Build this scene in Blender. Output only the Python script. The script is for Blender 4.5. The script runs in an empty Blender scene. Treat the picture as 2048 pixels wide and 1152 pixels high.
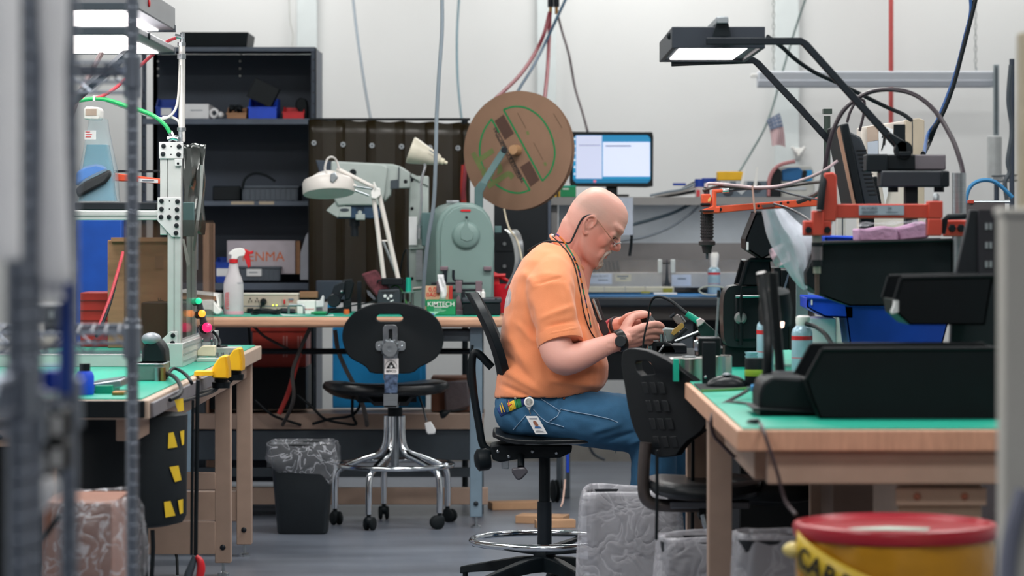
import bpy, bmesh, math, random
import numpy as np
from mathutils import Vector, Matrix, Euler, noise
random.seed(7)
R = math.radians
scene = bpy.context.scene
COL = scene.collection
F, YH, CH = 6000.0, 450.0, 1.22          # focal length (pixels), horizon row, camera height

# ---------------------------------------------------------------- camera, world, lights, exposure
cam_data = bpy.data.cameras.new('camera')
cam = bpy.data.objects.new('camera', cam_data)
COL.objects.link(cam)
cam.location = (0, 0, CH)
cam.rotation_euler = (R(90), 0, 0)
cam_data.sensor_width = 36.0
cam_data.lens = F / 2048 * 36
cam_data.shift_y = (YH - 576) / 2048
cam_data.clip_end = 100
cam_data.dof.use_dof = True
cam_data.dof.focus_distance = 9.75
cam_data.dof.aperture_fstop = 4.2
scene.camera = cam
w = bpy.data.worlds.new('world')
scene.world = w
w.use_nodes = True
w.node_tree.nodes['Background'].inputs[0].default_value = (0.80, 0.86, 0.95, 1)
w.node_tree.nodes['Background'].inputs[1].default_value = 0.16
scene.view_settings.view_transform = 'Standard'
scene.view_settings.look = 'None'
scene.view_settings.gamma = 1
scene.view_settings.use_curve_mapping = False
scene.view_settings.exposure = 0.0

def area(name, loc, sx, sy, power, col=(1, .97, .93), rot=(0, 0, 0)):
    d = bpy.data.lights.new(name, 'AREA')
    d.shape = 'RECTANGLE'; d.size = sx; d.size_y = sy; d.energy = power; d.color = col
    o = bpy.data.objects.new(name, d); COL.objects.link(o)
    o.location = loc; o.rotation_euler = rot
    return o
CEIL = 3.3
for i, (x, y, p) in enumerate([(-1.45, 14.7, 29), (0.62, 14.7, 31), (2.5, 14.7, 21),
                               (-1.9, 10.4, 46), (0.2, 10.6, 66), (2.2, 10.4, 46),
                               (-1.9, 7.4, 42), (0.2, 7.4, 56), (2.2, 7.4, 42),
                               (-1.5, 4.4, 40), (1.5, 4.4, 40), (-.2, 1.2, 50)]):  # last entry is an unseen fill lamp added for the near left sleeve
    area('ceiling_and_fill_light', (x, y, CEIL - .06), 1.2, 0.6, p, (1, .985, .96))

# ---------------------------------------------------------------- helpers
def W(x, y, d):
    return Vector(((x - 1024) * d / F, d, CH + (YH - y) * d / F))
def lin(c):
    c /= 255
    return c / 12.92 if c <= .04045 else ((c + .055) / 1.055) ** 2.4
def rgb(h, k=1.0):
    h = h.lstrip('#')
    return tuple(min(1, lin(int(h[i:i + 2], 16)) * k) for i in (0, 2, 4)) + (1,)

MATS = {}
def mat(name, hexc='#808080', rough=.5, metal=0, var=.08, vs=18, bump=0, bs=None, alpha=1, trans=0, emit=0, k=1.0, coat=0, streak=None, spec=.5, ior=1.45):
    if name in MATS: return MATS[name]
    m = bpy.data.materials.new(name); m.use_nodes = True
    nt = m.node_tree; b = nt.nodes['Principled BSDF']
    c = rgb(hexc, k)
    b.inputs['Roughness'].default_value = rough
    b.inputs['Metallic'].default_value = metal
    b.inputs['Alpha'].default_value = alpha
    b.inputs['Transmission Weight'].default_value = trans
    b.inputs['Coat Weight'].default_value = coat
    b.inputs['Specular IOR Level'].default_value = spec
    b.inputs['IOR'].default_value = ior
    b.inputs['Base Color'].default_value = c
    tc = nt.nodes.new('ShaderNodeTexCoord')
    src = tc.outputs['Object']
    if streak:
        mp = nt.nodes.new('ShaderNodeMapping'); mp.inputs['Scale'].default_value = streak
        nt.links.new(src, mp.inputs[0]); src = mp.outputs[0]
    if var:
        n = nt.nodes.new('ShaderNodeTexNoise'); n.inputs['Scale'].default_value = vs; n.inputs['Detail'].default_value = 4
        nt.links.new(src, n.inputs['Vector'])
        mr = nt.nodes.new('ShaderNodeMapRange')
        mr.inputs['From Min'].default_value = .3; mr.inputs['From Max'].default_value = .7
        mr.inputs['To Min'].default_value = 1 - var; mr.inputs['To Max'].default_value = 1 + var
        nt.links.new(n.outputs['Fac'], mr.inputs['Value'])
        mx = nt.nodes.new('ShaderNodeMix'); mx.data_type = 'RGBA'; mx.blend_type = 'MULTIPLY'
        mx.inputs['Factor'].default_value = 1
        mx.inputs[6].default_value = c
        nt.links.new(mr.outputs[0], mx.inputs[7])
        nt.links.new(mx.outputs[2], b.inputs['Base Color'])
    if bump:
        n2 = nt.nodes.new('ShaderNodeTexNoise'); n2.inputs['Scale'].default_value = bs or vs * 3; n2.inputs['Detail'].default_value = 5
        nt.links.new(src, n2.inputs['Vector'])
        bp = nt.nodes.new('ShaderNodeBump'); bp.inputs['Strength'].default_value = bump; bp.inputs['Distance'].default_value = .01
        nt.links.new(n2.outputs['Fac'], bp.inputs['Height'])
        nt.links.new(bp.outputs[0], b.inputs['Normal'])
    if emit:
        b.inputs['Emission Color'].default_value = c
        b.inputs['Emission Strength'].default_value = emit
    MATS[name] = m
    return m

def catmull(pts, k=6):
    P = [Vector(p) for p in pts]
    if len(P) < 3: return P
    out = []
    for i in range(len(P) - 1):
        p0 = P[i - 1] if i else P[0] * 2 - P[1]
        p1, p2 = P[i], P[i + 1]
        p3 = P[i + 2] if i + 2 < len(P) else P[-1] * 2 - P[-2]
        for j in range(k):
            t = j / k
            out.append(.5 * ((2 * p1) + (p2 - p0) * t + (2 * p0 - 5 * p1 + 4 * p2 - p3) * t * t + (3 * p1 - p0 - 3 * p2 + p3) * t ** 3))
    out.append(P[-1])
    return out

def rootof(o):
    while o.parent: o = o.parent
    return o

class G:
    """collects shapes in world metres, then links them as one mesh object"""
    def __init__(s): s.v = []; s.f = []; s.mi = []; s.cur = 0
    def add(s, vs, fs):
        o = len(s.v)
        s.v += [tuple(v) for v in vs]
        s.f += [tuple(i + o for i in f) for f in fs]
        s.mi += [s.cur] * len(fs)
        return s
    def hexa(s, p):   # 4 bottom/front + 4 top/back in matching order
        return s.add(p, [(3, 2, 1, 0), (4, 5, 6, 7), (0, 1, 5, 4), (1, 2, 6, 5), (2, 3, 7, 6), (3, 0, 4, 7)])
    def box(s, a, b, M=None):
        (x0, y0, z0), (x1, y1, z1) = a, b
        p = [Vector(q) for q in ((x0, y0, z0), (x1, y0, z0), (x1, y1, z0), (x0, y1, z0), (x0, y0, z1), (x1, y0, z1), (x1, y1, z1), (x0, y1, z1))]
        if M: p = [M @ q for q in p]
        return s.hexa(p)
    def pbox(s, x0, y0, x1, y1, d, dep):
        a = W(x0, y1, d); b = W(x1, y0, d)
        return s.box((a.x, d, a.z), (b.x, d + dep, b.z))
    def poly(s, px, d, dep):      # pixel outline at distance d, extruded back by dep metres
        p = [W(x, y, d) for x, y in px]; n = len(p)
        q = [v + Vector((0, dep, 0)) for v in p]
        return s.add(p + q, [tuple(range(n)), tuple(range(2 * n - 1, n - 1, -1))] + [(i, i + n, (i + 1) % n + n, (i + 1) % n) for i in range(n)])
    def prism(s, pts, vec):
        p = [Vector(v) for v in pts]; n = len(p); vec = Vector(vec)
        q = [v + vec for v in p]
        return s.add(p + q, [tuple(range(n)), tuple(range(2 * n - 1, n - 1, -1))] + [(i, i + n, (i + 1) % n + n, (i + 1) % n) for i in range(n)])
    def ring(s, outer, inner, f, vec, n=48):   # plate with a hole; f maps (x,y) to a point, vec its thickness
        cx = sum(p[0] for p in inner) / len(inner); cy = sum(p[1] for p in inner) / len(inner)
        def hit(poly, a):
            dx, dy = math.cos(a), math.sin(a); best = 0
            for i in range(len(poly)):
                x1, y1 = poly[i][0] - cx, poly[i][1] - cy; x2, y2 = poly[(i + 1) % len(poly)][0] - cx, poly[(i + 1) % len(poly)][1] - cy
                ex, ey = x2 - x1, y2 - y1; den = dx * ey - dy * ex
                if abs(den) < 1e-9: continue
                t = (x1 * ey - y1 * ex) / den; u = (x1 * dy - y1 * dx) / den
                if t > 0 and -1e-6 <= u <= 1 + 1e-6: best = max(best, t)
            return (cx + dx * best, cy + dy * best)
        A = [2 * math.pi * i / n for i in range(n)]
        o = [f(*hit(outer, a)) for a in A]; q = [f(*hit(inner, a)) for a in A]
        vec = Vector(vec)
        vs = o + q + [v + vec for v in o] + [v + vec for v in q]
        fs = []
        for i in range(n):
            j = (i + 1) % n
            fs += [(i, j, n + j, n + i), (2 * n + j, 2 * n + i, 3 * n + i, 3 * n + j), (j, i, 2 * n + i, 2 * n + j), (n + i, n + j, 3 * n + j, 3 * n + i)]
        return s.add(vs, fs)
    def loft(s, rings, cap=True, closed=True):
        n = len(rings[0]); vs = [p for r in rings for p in r]; fs = []
        for i in range(len(rings) - 1):
            for j in range(n if closed else n - 1):
                k = (j + 1) % n
                fs.append((i * n + j, i * n + k, (i + 1) * n + k, (i + 1) * n + j))
        if cap:
            fs.append(tuple(range(n - 1, -1, -1))); fs.append(tuple(range((len(rings) - 1) * n, len(rings) * n)))
        return s.add(vs, fs)
    def tube(s, pts, r, n=8, sm=0, cap=True):
        P = [Vector(p) for p in pts]
        rr = r if isinstance(r, (list, tuple)) else [r] * len(P)
        if sm:
            m = len(P); P2 = catmull(P, sm)
            rr = [rr[min(int(i / sm), m - 2)] * (1 - (i / sm - min(int(i / sm), m - 2))) + rr[min(int(i / sm), m - 2) + 1] * (i / sm - min(int(i / sm), m - 2)) for i in range(len(P2))]
            P = P2
        rings = []; up = None
        for i, p in enumerate(P):
            t = (P[min(i + 1, len(P) - 1)] - P[max(i - 1, 0)])
            t = t.normalized() if t.length > 1e-9 else Vector((0, 0, 1))
            if up is None:
                up = t.orthogonal().normalized()
            else:
                up = (up - t * up.dot(t))
                up = up.normalized() if up.length > 1e-6 else t.orthogonal().normalized()
            b = t.cross(up)
            rings.append([p + (up * math.cos(2 * math.pi * k / n) + b * math.sin(2 * math.pi * k / n)) * rr[i] for k in range(n)])
        return s.loft(rings, cap)
    def cyl(s, p, q, r, r2=None, n=20):
        return s.tube([p, q], [r, r if r2 is None else r2], n)
    def lathe(s, prof, c, axis=(0, 0, 1), n=28, sx=1, sy=1, cap=True, M=None):
        c = Vector(c); q = Vector((0, 0, 1)).rotation_difference(Vector(axis)).to_matrix() if M is None else M
        rings = [[c + q @ Vector((r * math.cos(2 * math.pi * k / n) * sx, r * math.sin(2 * math.pi * k / n) * sy, z)) for k in range(n)] for r, z in prof]
        return s.loft(rings, cap)
    def ball(s, c, r, M=None, nu=20, nv=12):
        c = Vector(c); r = Vector((r, r, r)) if not hasattr(r, '__len__') else Vector(r)
        M = M or Matrix.Identity(3)
        rings = []
        for i in range(nv + 1):
            a = -math.pi / 2 + math.pi * (i * .98 + .01 * nv) / nv
            rings.append([c + M @ Vector((r.x * math.cos(a) * math.cos(2 * math.pi * k / nu), r.y * math.cos(a) * math.sin(2 * math.pi * k / nu), r.z * math.sin(a))) for k in range(nu)])
        return s.loft(rings)
    def quad(s, a, b, c, d): return s.add([a, b, c, d], [(0, 1, 2, 3)])
    def sheet(s, grid):
        n = len(grid[0]); vs = [p for r in grid for p in r]
        return s.add(vs, [(i * n + j, i * n + j + 1, (i + 1) * n + j + 1, (i + 1) * n + j) for i in range(len(grid) - 1) for j in range(n - 1)])
    def text(s, string, size, M, depth=.0004, bold=0, align='CENTER', spacing=1):
        cu = bpy.data.curves.new('t', 'FONT'); cu.body = string; cu.size = size; cu.align_x = align; cu.align_y = 'CENTER'
        cu.extrude = depth; cu.offset = bold; cu.resolution_u = 3; cu.space_character = spacing
        o = bpy.data.objects.new('t', cu); COL.objects.link(o)
        dg = bpy.context.evaluated_depsgraph_get(); dg.update()
        me = bpy.data.meshes.new_from_object(o.evaluated_get(dg))
        s.add([M @ v.co for v in me.vertices], [tuple(p.vertices) for p in me.polygons])
        bpy.data.objects.remove(o); bpy.data.curves.remove(cu); bpy.data.meshes.remove(me)
        return s
    def build(s, name, m, parent=None, bev=0, sub=0, ang=40, label=None, seg=2, solid=0, loc=None, kind=None):
        me = bpy.data.meshes.new(name)
        if parent is not None: o0 = rootof(parent).location
        else:
            o0 = Vector(loc) if loc is not None else Vector(((min(v[0] for v in s.v) + max(v[0] for v in s.v)) / 2, (min(v[1] for v in s.v) + max(v[1] for v in s.v)) / 2, min(v[2] for v in s.v)))
        me.from_pydata([(v[0] - o0.x, v[1] - o0.y, v[2] - o0.z) for v in s.v], [], s.f)
        ms = m if isinstance(m, (list, tuple)) else [m]
        for q in ms: me.materials.append(q)
        if len(ms) > 1: me.polygons.foreach_set('material_index', s.mi)
        bm = bmesh.new(); bm.from_mesh(me); bmesh.ops.recalc_face_normals(bm, faces=bm.faces); bm.to_mesh(me); bm.free()
        me.polygons.foreach_set('use_smooth', [True] * len(me.polygons))
        me.set_sharp_from_angle(angle=R(ang))
        o = bpy.data.objects.new(name, me); COL.objects.link(o)
        if parent is not None: o.parent = parent
        else: o.location = o0
        if solid:
            md = o.modifiers.new('solid', 'SOLIDIFY'); md.thickness = solid
        if bev:
            md = o.modifiers.new('bevel', 'BEVEL'); md.width = bev; md.segments = seg; md.limit_method = 'ANGLE'; md.angle_limit = R(35)
        if sub:
            md = o.modifiers.new('sub', 'SUBSURF'); md.levels = sub; md.render_levels = sub
        if label: o['label'] = label
        if kind: o['kind'] = kind
        return o

def tag(o, label, cat, group=None):
    o['label'] = label; o['category'] = cat
    if group: o['group'] = group
    return o
def T(name, label, cat, loc, group=None):
    o = bpy.data.objects.new(name, None); o.empty_display_size = .05; COL.objects.link(o); o.location = loc
    return tag(o, label, cat, group)
def struct(o): o['kind'] = 'structure'; return o
def copy_tree(o, parent=None, loc=None, rot=None, label=None, scale=None):
    c = o.copy(); COL.objects.link(c)
    if parent: c.parent = parent
    if loc is not None: c.location = loc
    if rot is not None: c.rotation_euler = rot
    if scale is not None: c.scale = scale
    if label: c['label'] = label
    for ch in list(o.children): copy_tree(ch, c)
    return c
def cable(name, pts, r, m, label, cat='cable', sm=8, group=None):   # pts = (px, py, distance)
    return tag(G().tube([W(*p) for p in pts], r, 8, sm).build(name, m), label, cat, group)
def TM(p, ux=(1, 0, 0), uy=(0, 0, 1)):      # text frame: origin, reading direction, up direction
    ux = Vector(ux).normalized(); uy = Vector(uy).normalized(); uz = ux.cross(uy)
    M = Matrix((ux, uy, uz)).transposed().to_4x4(); M.translation = Vector(p)
    return M
def RZ(a, c=(0, 0, 0)):
    return Matrix.Translation(Vector(c)) @ Matrix.Rotation(R(a), 4, 'Z') @ Matrix.Translation(-Vector(c))

# ---------------------------------------------------------------- materials
black = mat('black_plastic', '#0a1318', .5, var=.15, spec=.3)
blackrub = mat('black_rubber', '#0a1216', .7, var=.2, bump=.1, spec=.3)
blackgl = mat('black_glossy_plastic', '#0c1317', .34, var=.1, spec=.4)
blackmet = mat('black_painted_metal', '#141b22', .45, var=.1, spec=.35)
vinyl = mat('black_vinyl', '#0e1317', .33, var=.15, bump=.06, bs=220, spec=.45)
slate = mat('slate_painted_steel', '#303a48', .5, var=.12, vs=6)
slate2 = mat('slate_shelf_lip', '#4d5664', .45, var=.15, vs=8)
bluegrey = mat('blue_grey_steel', '#6a7d8b', .45, var=.06)
dkgrey = mat('dark_grey_steel', '#3b444c', .5, var=.08)
chrome = mat('chrome', '#d8dde2', .12, 1, var=.05)
steel = mat('brushed_steel', '#aab0b4', .32, 1, var=.1, streak=(1, 1, 20))
alu = mat('anodised_aluminium', '#c9ccca', .35, .55, var=.05)
beige = mat('beige_painted_steel', '#a88f7f', .5, var=.05)
beige2 = mat('pale_beige_laminate', '#b5a08f', .5, var=.06)
wood = mat('pale_wood_edge', '#bd9277', .45, var=.14, vs=7, streak=(1.2, 14, 14), bump=.03)
wood2 = mat('butcher_block', '#cb9d82', .5, var=.12, vs=9, streak=(10, 10, 1.5))
teal = mat('teal_esd_mat', '#0fa087', .4, var=.05, vs=40, bump=.02)
white = mat('white_plastic', '#e9e8e4', .4, var=.04)
offwhite = mat('off_white_enamel', '#d5d1c6', .35, var=.05)
paper = mat('white_paper', '#e4e4e6', .7, var=.03)
cream = mat('cream_plastic', '#d3cbb3', .45, var=.05)
tan = mat('cardboard', '#a37a5c', .8, var=.1, vs=12, streak=(1, 1, 6))
reelc = mat('reel_cardboard', '#806350', .85, var=.06, vs=8)
red = mat('red_plastic', '#c6222a', .35, var=.08)
redd = mat('red_painted_steel', '#b8352e', .4, var=.08)
orange = mat('orange_painted_metal', '#e0522f', .4, var=.08)
yellow = mat('yellow_plastic', '#e9b420', .4, var=.06)
blue = mat('blue_plastic', '#1547c8', .4, var=.08)
blued = mat('deep_blue_plastic', '#0f3a9a', .4, var=.1)
skyblue = mat('sky_blue_board', '#1787c4', .5, var=.06)
green = mat('green_print', '#128552', .5, var=.06)
greycable = mat('grey_cable', '#78838c', .5, var=.05)
pressgreen = mat('grey_green_enamel', '#748b87', .4, var=.05, vs=5)
navy = mat('navy_paint', '#28415a', .45, var=.08)
teal2 = mat('dark_teal_enamel', '#4c6768', .45, var=.06)
glass = mat('clear_glass', '#e8f0ee', .03, trans=1, var=0, ior=1.45)
def filmmat(name, hexc, lo, hi, sc, rough=.2, wd=.03):      # crumpled film: glossy, raised thin creases, their pale highlights put into the opacity
    m = mat(name, hexc, rough, var=0, spec=.8); nt = m.node_tree; b = nt.nodes['Principled BSDF']; L = nt.links.new
    tc = nt.nodes.new('ShaderNodeTexCoord'); n = nt.nodes.new('ShaderNodeTexNoise')
    n.inputs['Scale'].default_value = sc; n.inputs['Detail'].default_value = 2.5; n.inputs['Distortion'].default_value = .9
    s1 = nt.nodes.new('ShaderNodeMath'); s1.operation = 'SUBTRACT'; s1.inputs[1].default_value = .5
    s2 = nt.nodes.new('ShaderNodeMath'); s2.operation = 'ABSOLUTE'
    r = nt.nodes.new('ShaderNodeMapRange'); r.inputs['From Max'].default_value = wd; r.inputs['To Min'].default_value = 1; r.inputs['To Max'].default_value = 0
    q = nt.nodes.new('ShaderNodeMapRange'); q.inputs['To Min'].default_value = lo; q.inputs['To Max'].default_value = hi
    bp = nt.nodes.new('ShaderNodeBump'); bp.inputs['Strength'].default_value = 1; bp.inputs['Distance'].default_value = .012
    L(tc.outputs['Object'], n.inputs['Vector']); L(n.outputs['Fac'], s1.inputs[0]); L(s1.outputs[0], s2.inputs[0]); L(s2.outputs[0], r.inputs['Value']); L(r.outputs[0], q.inputs['Value'])
    L(q.outputs[0], b.inputs['Alpha']); L(s2.outputs[0], bp.inputs['Height']); L(bp.outputs[0], b.inputs['Normal'])
    return m
film = filmmat('clear_plastic_film', '#c9ccd4', .13, .55, 16, .15)
filmw = filmmat('milky_plastic_film', '#d8d8e0', .44, .60, 13, .25)
ink = mat('black_ink', '#15171a', .6, var=0)
inkred = mat('red_ink', '#c8434a', .6, var=0)
inkgrey = mat('grey_ink', '#6d7783', .6, var=0)
lampglow = mat('lamp_diffuser', '#fff6f4', .5, var=0, emit=6)
label_w = mat('white_label', '#d9dadb', .5, var=.03)
# ================================================================ the room
floor_m = mat('grey_vinyl_floor', '#626873', .36, var=.22, vs=1.6, streak=(1, 3, 1), bump=.05, bs=40, coat=.1)
wall_m = mat('white_wall_paint', '#d8d9d8', .7, var=.02, vs=2)
struct(G().box((-4.6, -2.5, -.1), (4.8, 15.6, 0)).build('floor', floor_m))
struct(G().box((-4.6, 15.5, 0), (4.8, 15.65, CEIL)).build('wall_back', wall_m))
struct(G().box((-4.75, -2.5, 0), (-4.6, 15.6, CEIL)).build('wall_left', wall_m))
struct(G().box((4.8, -2.5, 0), (4.95, 15.6, CEIL)).build('wall_right', wall_m))
struct(G().box((-4.75, -2.5, CEIL), (4.95, 15.65, CEIL + .1)).build('ceiling', wall_m))
trim_m = mat('white_wall_strip', '#d3dada', .5, var=.02)
for i, (x0, x1) in enumerate([(594, 634), (1074, 1112), (1550, 1598)]):
    a = W(x0, 0, 15.47); b = W(x1, 0, 15.47)
    struct(G().box((a.x, 15.46, 0.05), (b.x, 15.5, CEIL)).build('trim_%d' % (i + 1), trim_m, bev=.004))
struct(G().box((-4.6, 15.475, 0), (4.8, 15.5, .10)).build('baseboard_back', mat('grey_baseboard', '#9a968f', .5)))
# red conduit running down the wall, hooks on the wall
tag(G().cyl(W(1782, -250, 15.3), W(1782, 330, 15.3), .012).build('conduit', mat('dull_red_paint', '#b04a48', .5)), 'red pipe dropping down the white wall behind the overhead lamp', 'pipe')
hook_t = T('wall_hook', 'small white double hook stuck on the wall beside the flag', 'hook', W(1597, 312, 15.45))
for sx in (-1, 1):
    G().tube([W(1597 + sx * 2, 318, 15.44), W(1597 + sx * 6, 306, 15.41), W(1597 + sx * 13, 294, 15.40)], [.010, .011, .008], 8, 4).build('prong', white, hook_t)
G().pbox(1588, 296, 1606, 318, 15.45, .01).build('base', white, hook_t, bev=.003)

# ---- benches ------------------------------------------------------------
def bench(name, label, X0, X1, Y0, Y1, Z, th, top_m, mat_rect, leg_m, legs, leg=.055, mat_m=None, rails=(), bevt=.004, group=None):
    t = T(name, label, 'workbench', ((X0 + X1) / 2, (Y0 + Y1) / 2, 0), group)
    G().box((X0, Y0, Z - .004 - th), (X1, Y1, Z - .004)).build('worktop', top_m, t, bev=bevt, seg=4)
    a, b, c, d = mat_rect
    G().box((a, c, Z - .004), (b, d, Z)).build('esd_mat', mat_m or teal, t, bev=.0015)
    for x, y in legs:
        l = G().box((x - leg / 2, y - leg / 2, .045), (x + leg / 2, y + leg / 2, Z - .004 - th)).build('leg', leg_m, t, bev=.003)
        G().cyl((x, y, .012), (x, y, .05), .006, n=10).lathe([(.02, 0), (.02, .008), (.008, .014)], (x, y, 0), n=14).build('levelling_foot', steel, l)
        G().ball((x, y - leg / 2 - .002, .10), (.010, .006, .010), nu=10, nv=6).build('bolt', blackmet, l)
    for a, b in rails:
        G().box(a, b).build('rail', leg_m, t, bev=.003)
    return t

# left bench: its long edge runs away from the camera
LB_Z = .773
lb = bench('workbench', 'long workbench with teal mat carrying the aluminium machine frame', -1.70, -.935, 7.72, 11.2, LB_Z, .05, beige2,
           (-1.69, -.955, 7.74, 11.17), beige, [(-.985, 11.05), (-1.005, 10.45), (-1.64, 11.05), (-1.64, 10.45), (-1.64, 7.95)],
           rails=[((-1.03, 7.8, LB_Z - .115), (-.975, 11.1, LB_Z - .056)), ((-1.66, 10.42, .075), (-1.03, 10.48, .19)), ((-1.66, 11.03, .13), (-1.0, 11.08, .24)),
                  ((-1.66, 10.42, .30), (-1.03, 10.46, .36))])
G().box((-.9349, 7.75, LB_Z - .05), (-.925, 9.8, LB_Z - .012)).build('edge_strip', mat('grey_edge_strip', '#6c6a6f', .5), lb, bev=.002)
G().box((-1.69, 7.705, LB_Z - .048), (-.945, 7.7195, LB_Z - .005)).build('end_strip', black, lb, bev=.002)
dr = G().box((-1.66, 7.80, LB_Z - .13), (-1.24, 8.3, LB_Z - .085)).build('drawer', beige, lb, bev=.002)
G().ball((-1.33, 7.797, LB_Z - .105), (.006, .004, .006), nu=10, nv=6).build('lock', blackmet, dr)

# back bench: faces the camera
BB_Z = .856
bb = bench('workbench', 'workbench with rounded wooden front edge under the soldering gear', -1.40, -.035, 12.0, 12.78, BB_Z, .042, wood,
           (-1.38, -.05, 12.02, 12.70), bluegrey, [(-.145, 12.09)], leg=.05, bevt=.014)
for x in (-1.32, ):
    G().box((x - .03, 12.05, .0), (x + .03, 12.11, BB_Z - .05)).build('leg', bluegrey, bb, bev=.003)
for x in (-1.32, -.145):
    G().box((x - .025, 12.66, 0), (x + .025, 12.71, BB_Z - .05)).build('leg', dkgrey, bb, bev=.003)
G().box((-1.36, 12.56, .235), (-.12, 12.60, .362)).build('panel', dkgrey, bb, bev=.003)
G().box((-1.36, 12.54, .366), (-.12, 12.60, .43)).build('shelf', beige, bb, bev=.003)
G().box((-1.36, 12.55, .05), (-.10, 12.6, .12)).build('rail', beige, bb, bev=.003)
G().box((-1.36, 12.61, .16), (-.12, 12.64, .20)).build('rail', dkgrey, bb, bev=.003)
G().box((-.40, 12.08, BB_Z - .105), (-.12, 12.3, BB_Z - .06)).build('drawer', dkgrey, bb, bev=.003)
G().tube([(-1.3, 12.35, .70), (-.16, 12.35, .70)], .012, 8).build('rail', blackmet, bb)

# right bench: butcher block end towards the camera
RB_Z = .80
rb = bench('workbench', 'workbench with thick laminated wood top and teal mat where the man works', .465, 1.30, 6.2, 10.2, RB_Z, .044, wood2,
           (.478, 1.28, 6.215, 10.19), beige, [(.51, 8.28), (.51, 7.38), (1.24, 8.28), (1.24, 10.1), (.62, 9.42)], leg=.058,
           rails=[((.52, 6.45, RB_Z - .128), (.55, 9.7, RB_Z - .054)), ((.53, 6.225, RB_Z - .118), (1.28, 6.26, RB_Z - .049))])
pl = G().box((.806, 6.275, RB_Z - .29), (.983, 6.7, RB_Z - .055)).build('pedestal', beige2, rb, bev=.004)
G().box((.800, 6.255, RB_Z - .165), (.99, 6.272, RB_Z - .128)).build('bracket', beige, pl, bev=.002)
for x in (.845, .944): G().ball((x, 6.255, RB_Z - .146), (.008, .005, .008), nu=12, nv=6).build('screw', mat('copper_screw', '#a86a56', .4, .6), pl)
G().box((.785, 7.9, .0), (.825, 7.94, RB_Z - .05)).build('leg', beige, rb, bev=.003)
G().box((.812, 7.6, 0), (1.02, 8.2, RB_Z - .06)).build('cabinet', mat('brown_cabinet', '#6f5b50', .5), rb, bev=.004)
# ================================================================ the back of the room
def onplane(x, y, P0, n):
    o = Vector((0, 0, CH)); d = W(x, y, 1.0) - o
    return o + d * ((Vector(P0) - o).dot(Vector(n)) / d.dot(Vector(n)))
def one(g, name, m, label, cat, group=None, **k): return tag(g.build(name, m, **k), label, cat, group)

# ---- steel shelving ---------------------------------------------------------
SD = 13.6
sh = T('shelving_unit', 'tall dark steel shelving unit against the white wall', 'shelving', (W(458, 0, SD).x, SD + .2, 0))
xl, xr = W(283, 0, SD).x, W(632, 0, SD).x
for x in (xl, xr - .022):
    for y in (SD, SD + .43):
        p = G().box((x, y, 0), (x + .022, y + .004, W(0, 95, SD).z)).box((x if x < -1 else x + .018, y, 0), (x + .004 if x < -1 else x + .022, y + .03, W(0, 95, SD).z)).build('post', slate, sh)
        if y == SD:
            g = G()
            for k in range(38):
                z = .12 + k * .05
                g.cyl((x + .011, y - .0006, z), (x + .011, y + .001, z), .0042, n=8)
            o = g.build('post_holes', ink, p); o['kind'] = 'stuff'
G().box((xl, SD + .43, .02), (xr, SD + .435, W(0, 98, SD).z)).build('back_panel', slate, sh)
G().box((xr - .003, SD + .02, .02), (xr, SD + .43, W(0, 98, SD).z)).build('side_panel', slate2, sh)
SHZ = []
for y0, y1 in ((94, 103), (237, 249), (402, 412), (566, 580), (735, 750), (900, 915)):
    z1, z0 = W(0, y0, SD).z, W(0, y1, SD).z; SHZ.append(z1)
    s_ = G().box((xl + .004, SD - .004, z0), (xr - .004, SD, z1)).build('shelf', slate2, sh, bev=.002)
    G().box((xl + .005, SD, z1 - .008), (xr - .005, SD + .43, z1 - .001)).build('shelf_deck', slate, s_)
for k in range(4):    # white discs painted as light through holes in the back panel
    for xx in (316, 480):
        c = W(xx, 108 + k * 14.5, SD + .425); G().cyl(c, c + Vector((0, .004, 0)), .005, n=10).build('hole', white, sh)
for x0, x1 in ((462, 508), (518, 548)):
    G().pbox(x0, 403, x1, 409, SD - .0055, .001).build('shelf_label', mat('faded_label', '#a89a86', .7), sh)

def openbin(name, m, label, x0, y0, x1, y1, d, dep=.16, group=None, front=.55, lab=None, cat='bin'):
    """small stacking bin seen from the front: sides, back, base, low front"""
    a, b = W(x0, y1, d), W(x1, y0, d); t_ = .004; h = b.z - a.z
    t = T(name, label, cat, ((a.x + b.x) / 2, d + dep / 2, a.z), group)
    ix = (b.x - a.x) * .05
    G().box((a.x + ix, d + .01, a.z), (b.x - ix, d + dep, a.z + t_)).box((a.x, d + dep - t_, a.z), (b.x, d + dep, b.z)).build('back', m, t)
    for s in (0, 1):
        X = a.x if s == 0 else b.x - t_
        G().prism([(X, d, a.z), (X, d + dep, a.z), (X, d + dep, b.z), (X, d + dep * .35, b.z), (X, d, a.z + h * front)], (t_, 0, 0)).build('side', m, t)
    f = G().box((a.x, d - t_, a.z), (b.x, d, a.z + h * front)).build('front', m, t, bev=.0015)
    G().box((a.x - .003, d - t_ - .003, a.z + h * front - .004), (b.x + .003, d, a.z + h * front + .002)).build('lip', m, f)
    if lab: G().pbox(lab[0], lab[1], lab[2], lab[3], d - t_ - .001, .001).build('label_card', label_w, f)
    return t
def carton(name, m, label, x0, y0, x1, y1, d, dep, cat='box', group=None, bev=.002, rot=0):
    a, b = W(x0, y1, d), W(x1, y0, d)
    t = T(name, label, cat, ((a.x + b.x) / 2, d + dep / 2, a.z), group)
    bd = G().box((a.x, d, a.z), (b.x, d + dep, b.z)).build('body', m, t, bev=bev)
    return t, bd
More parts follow.
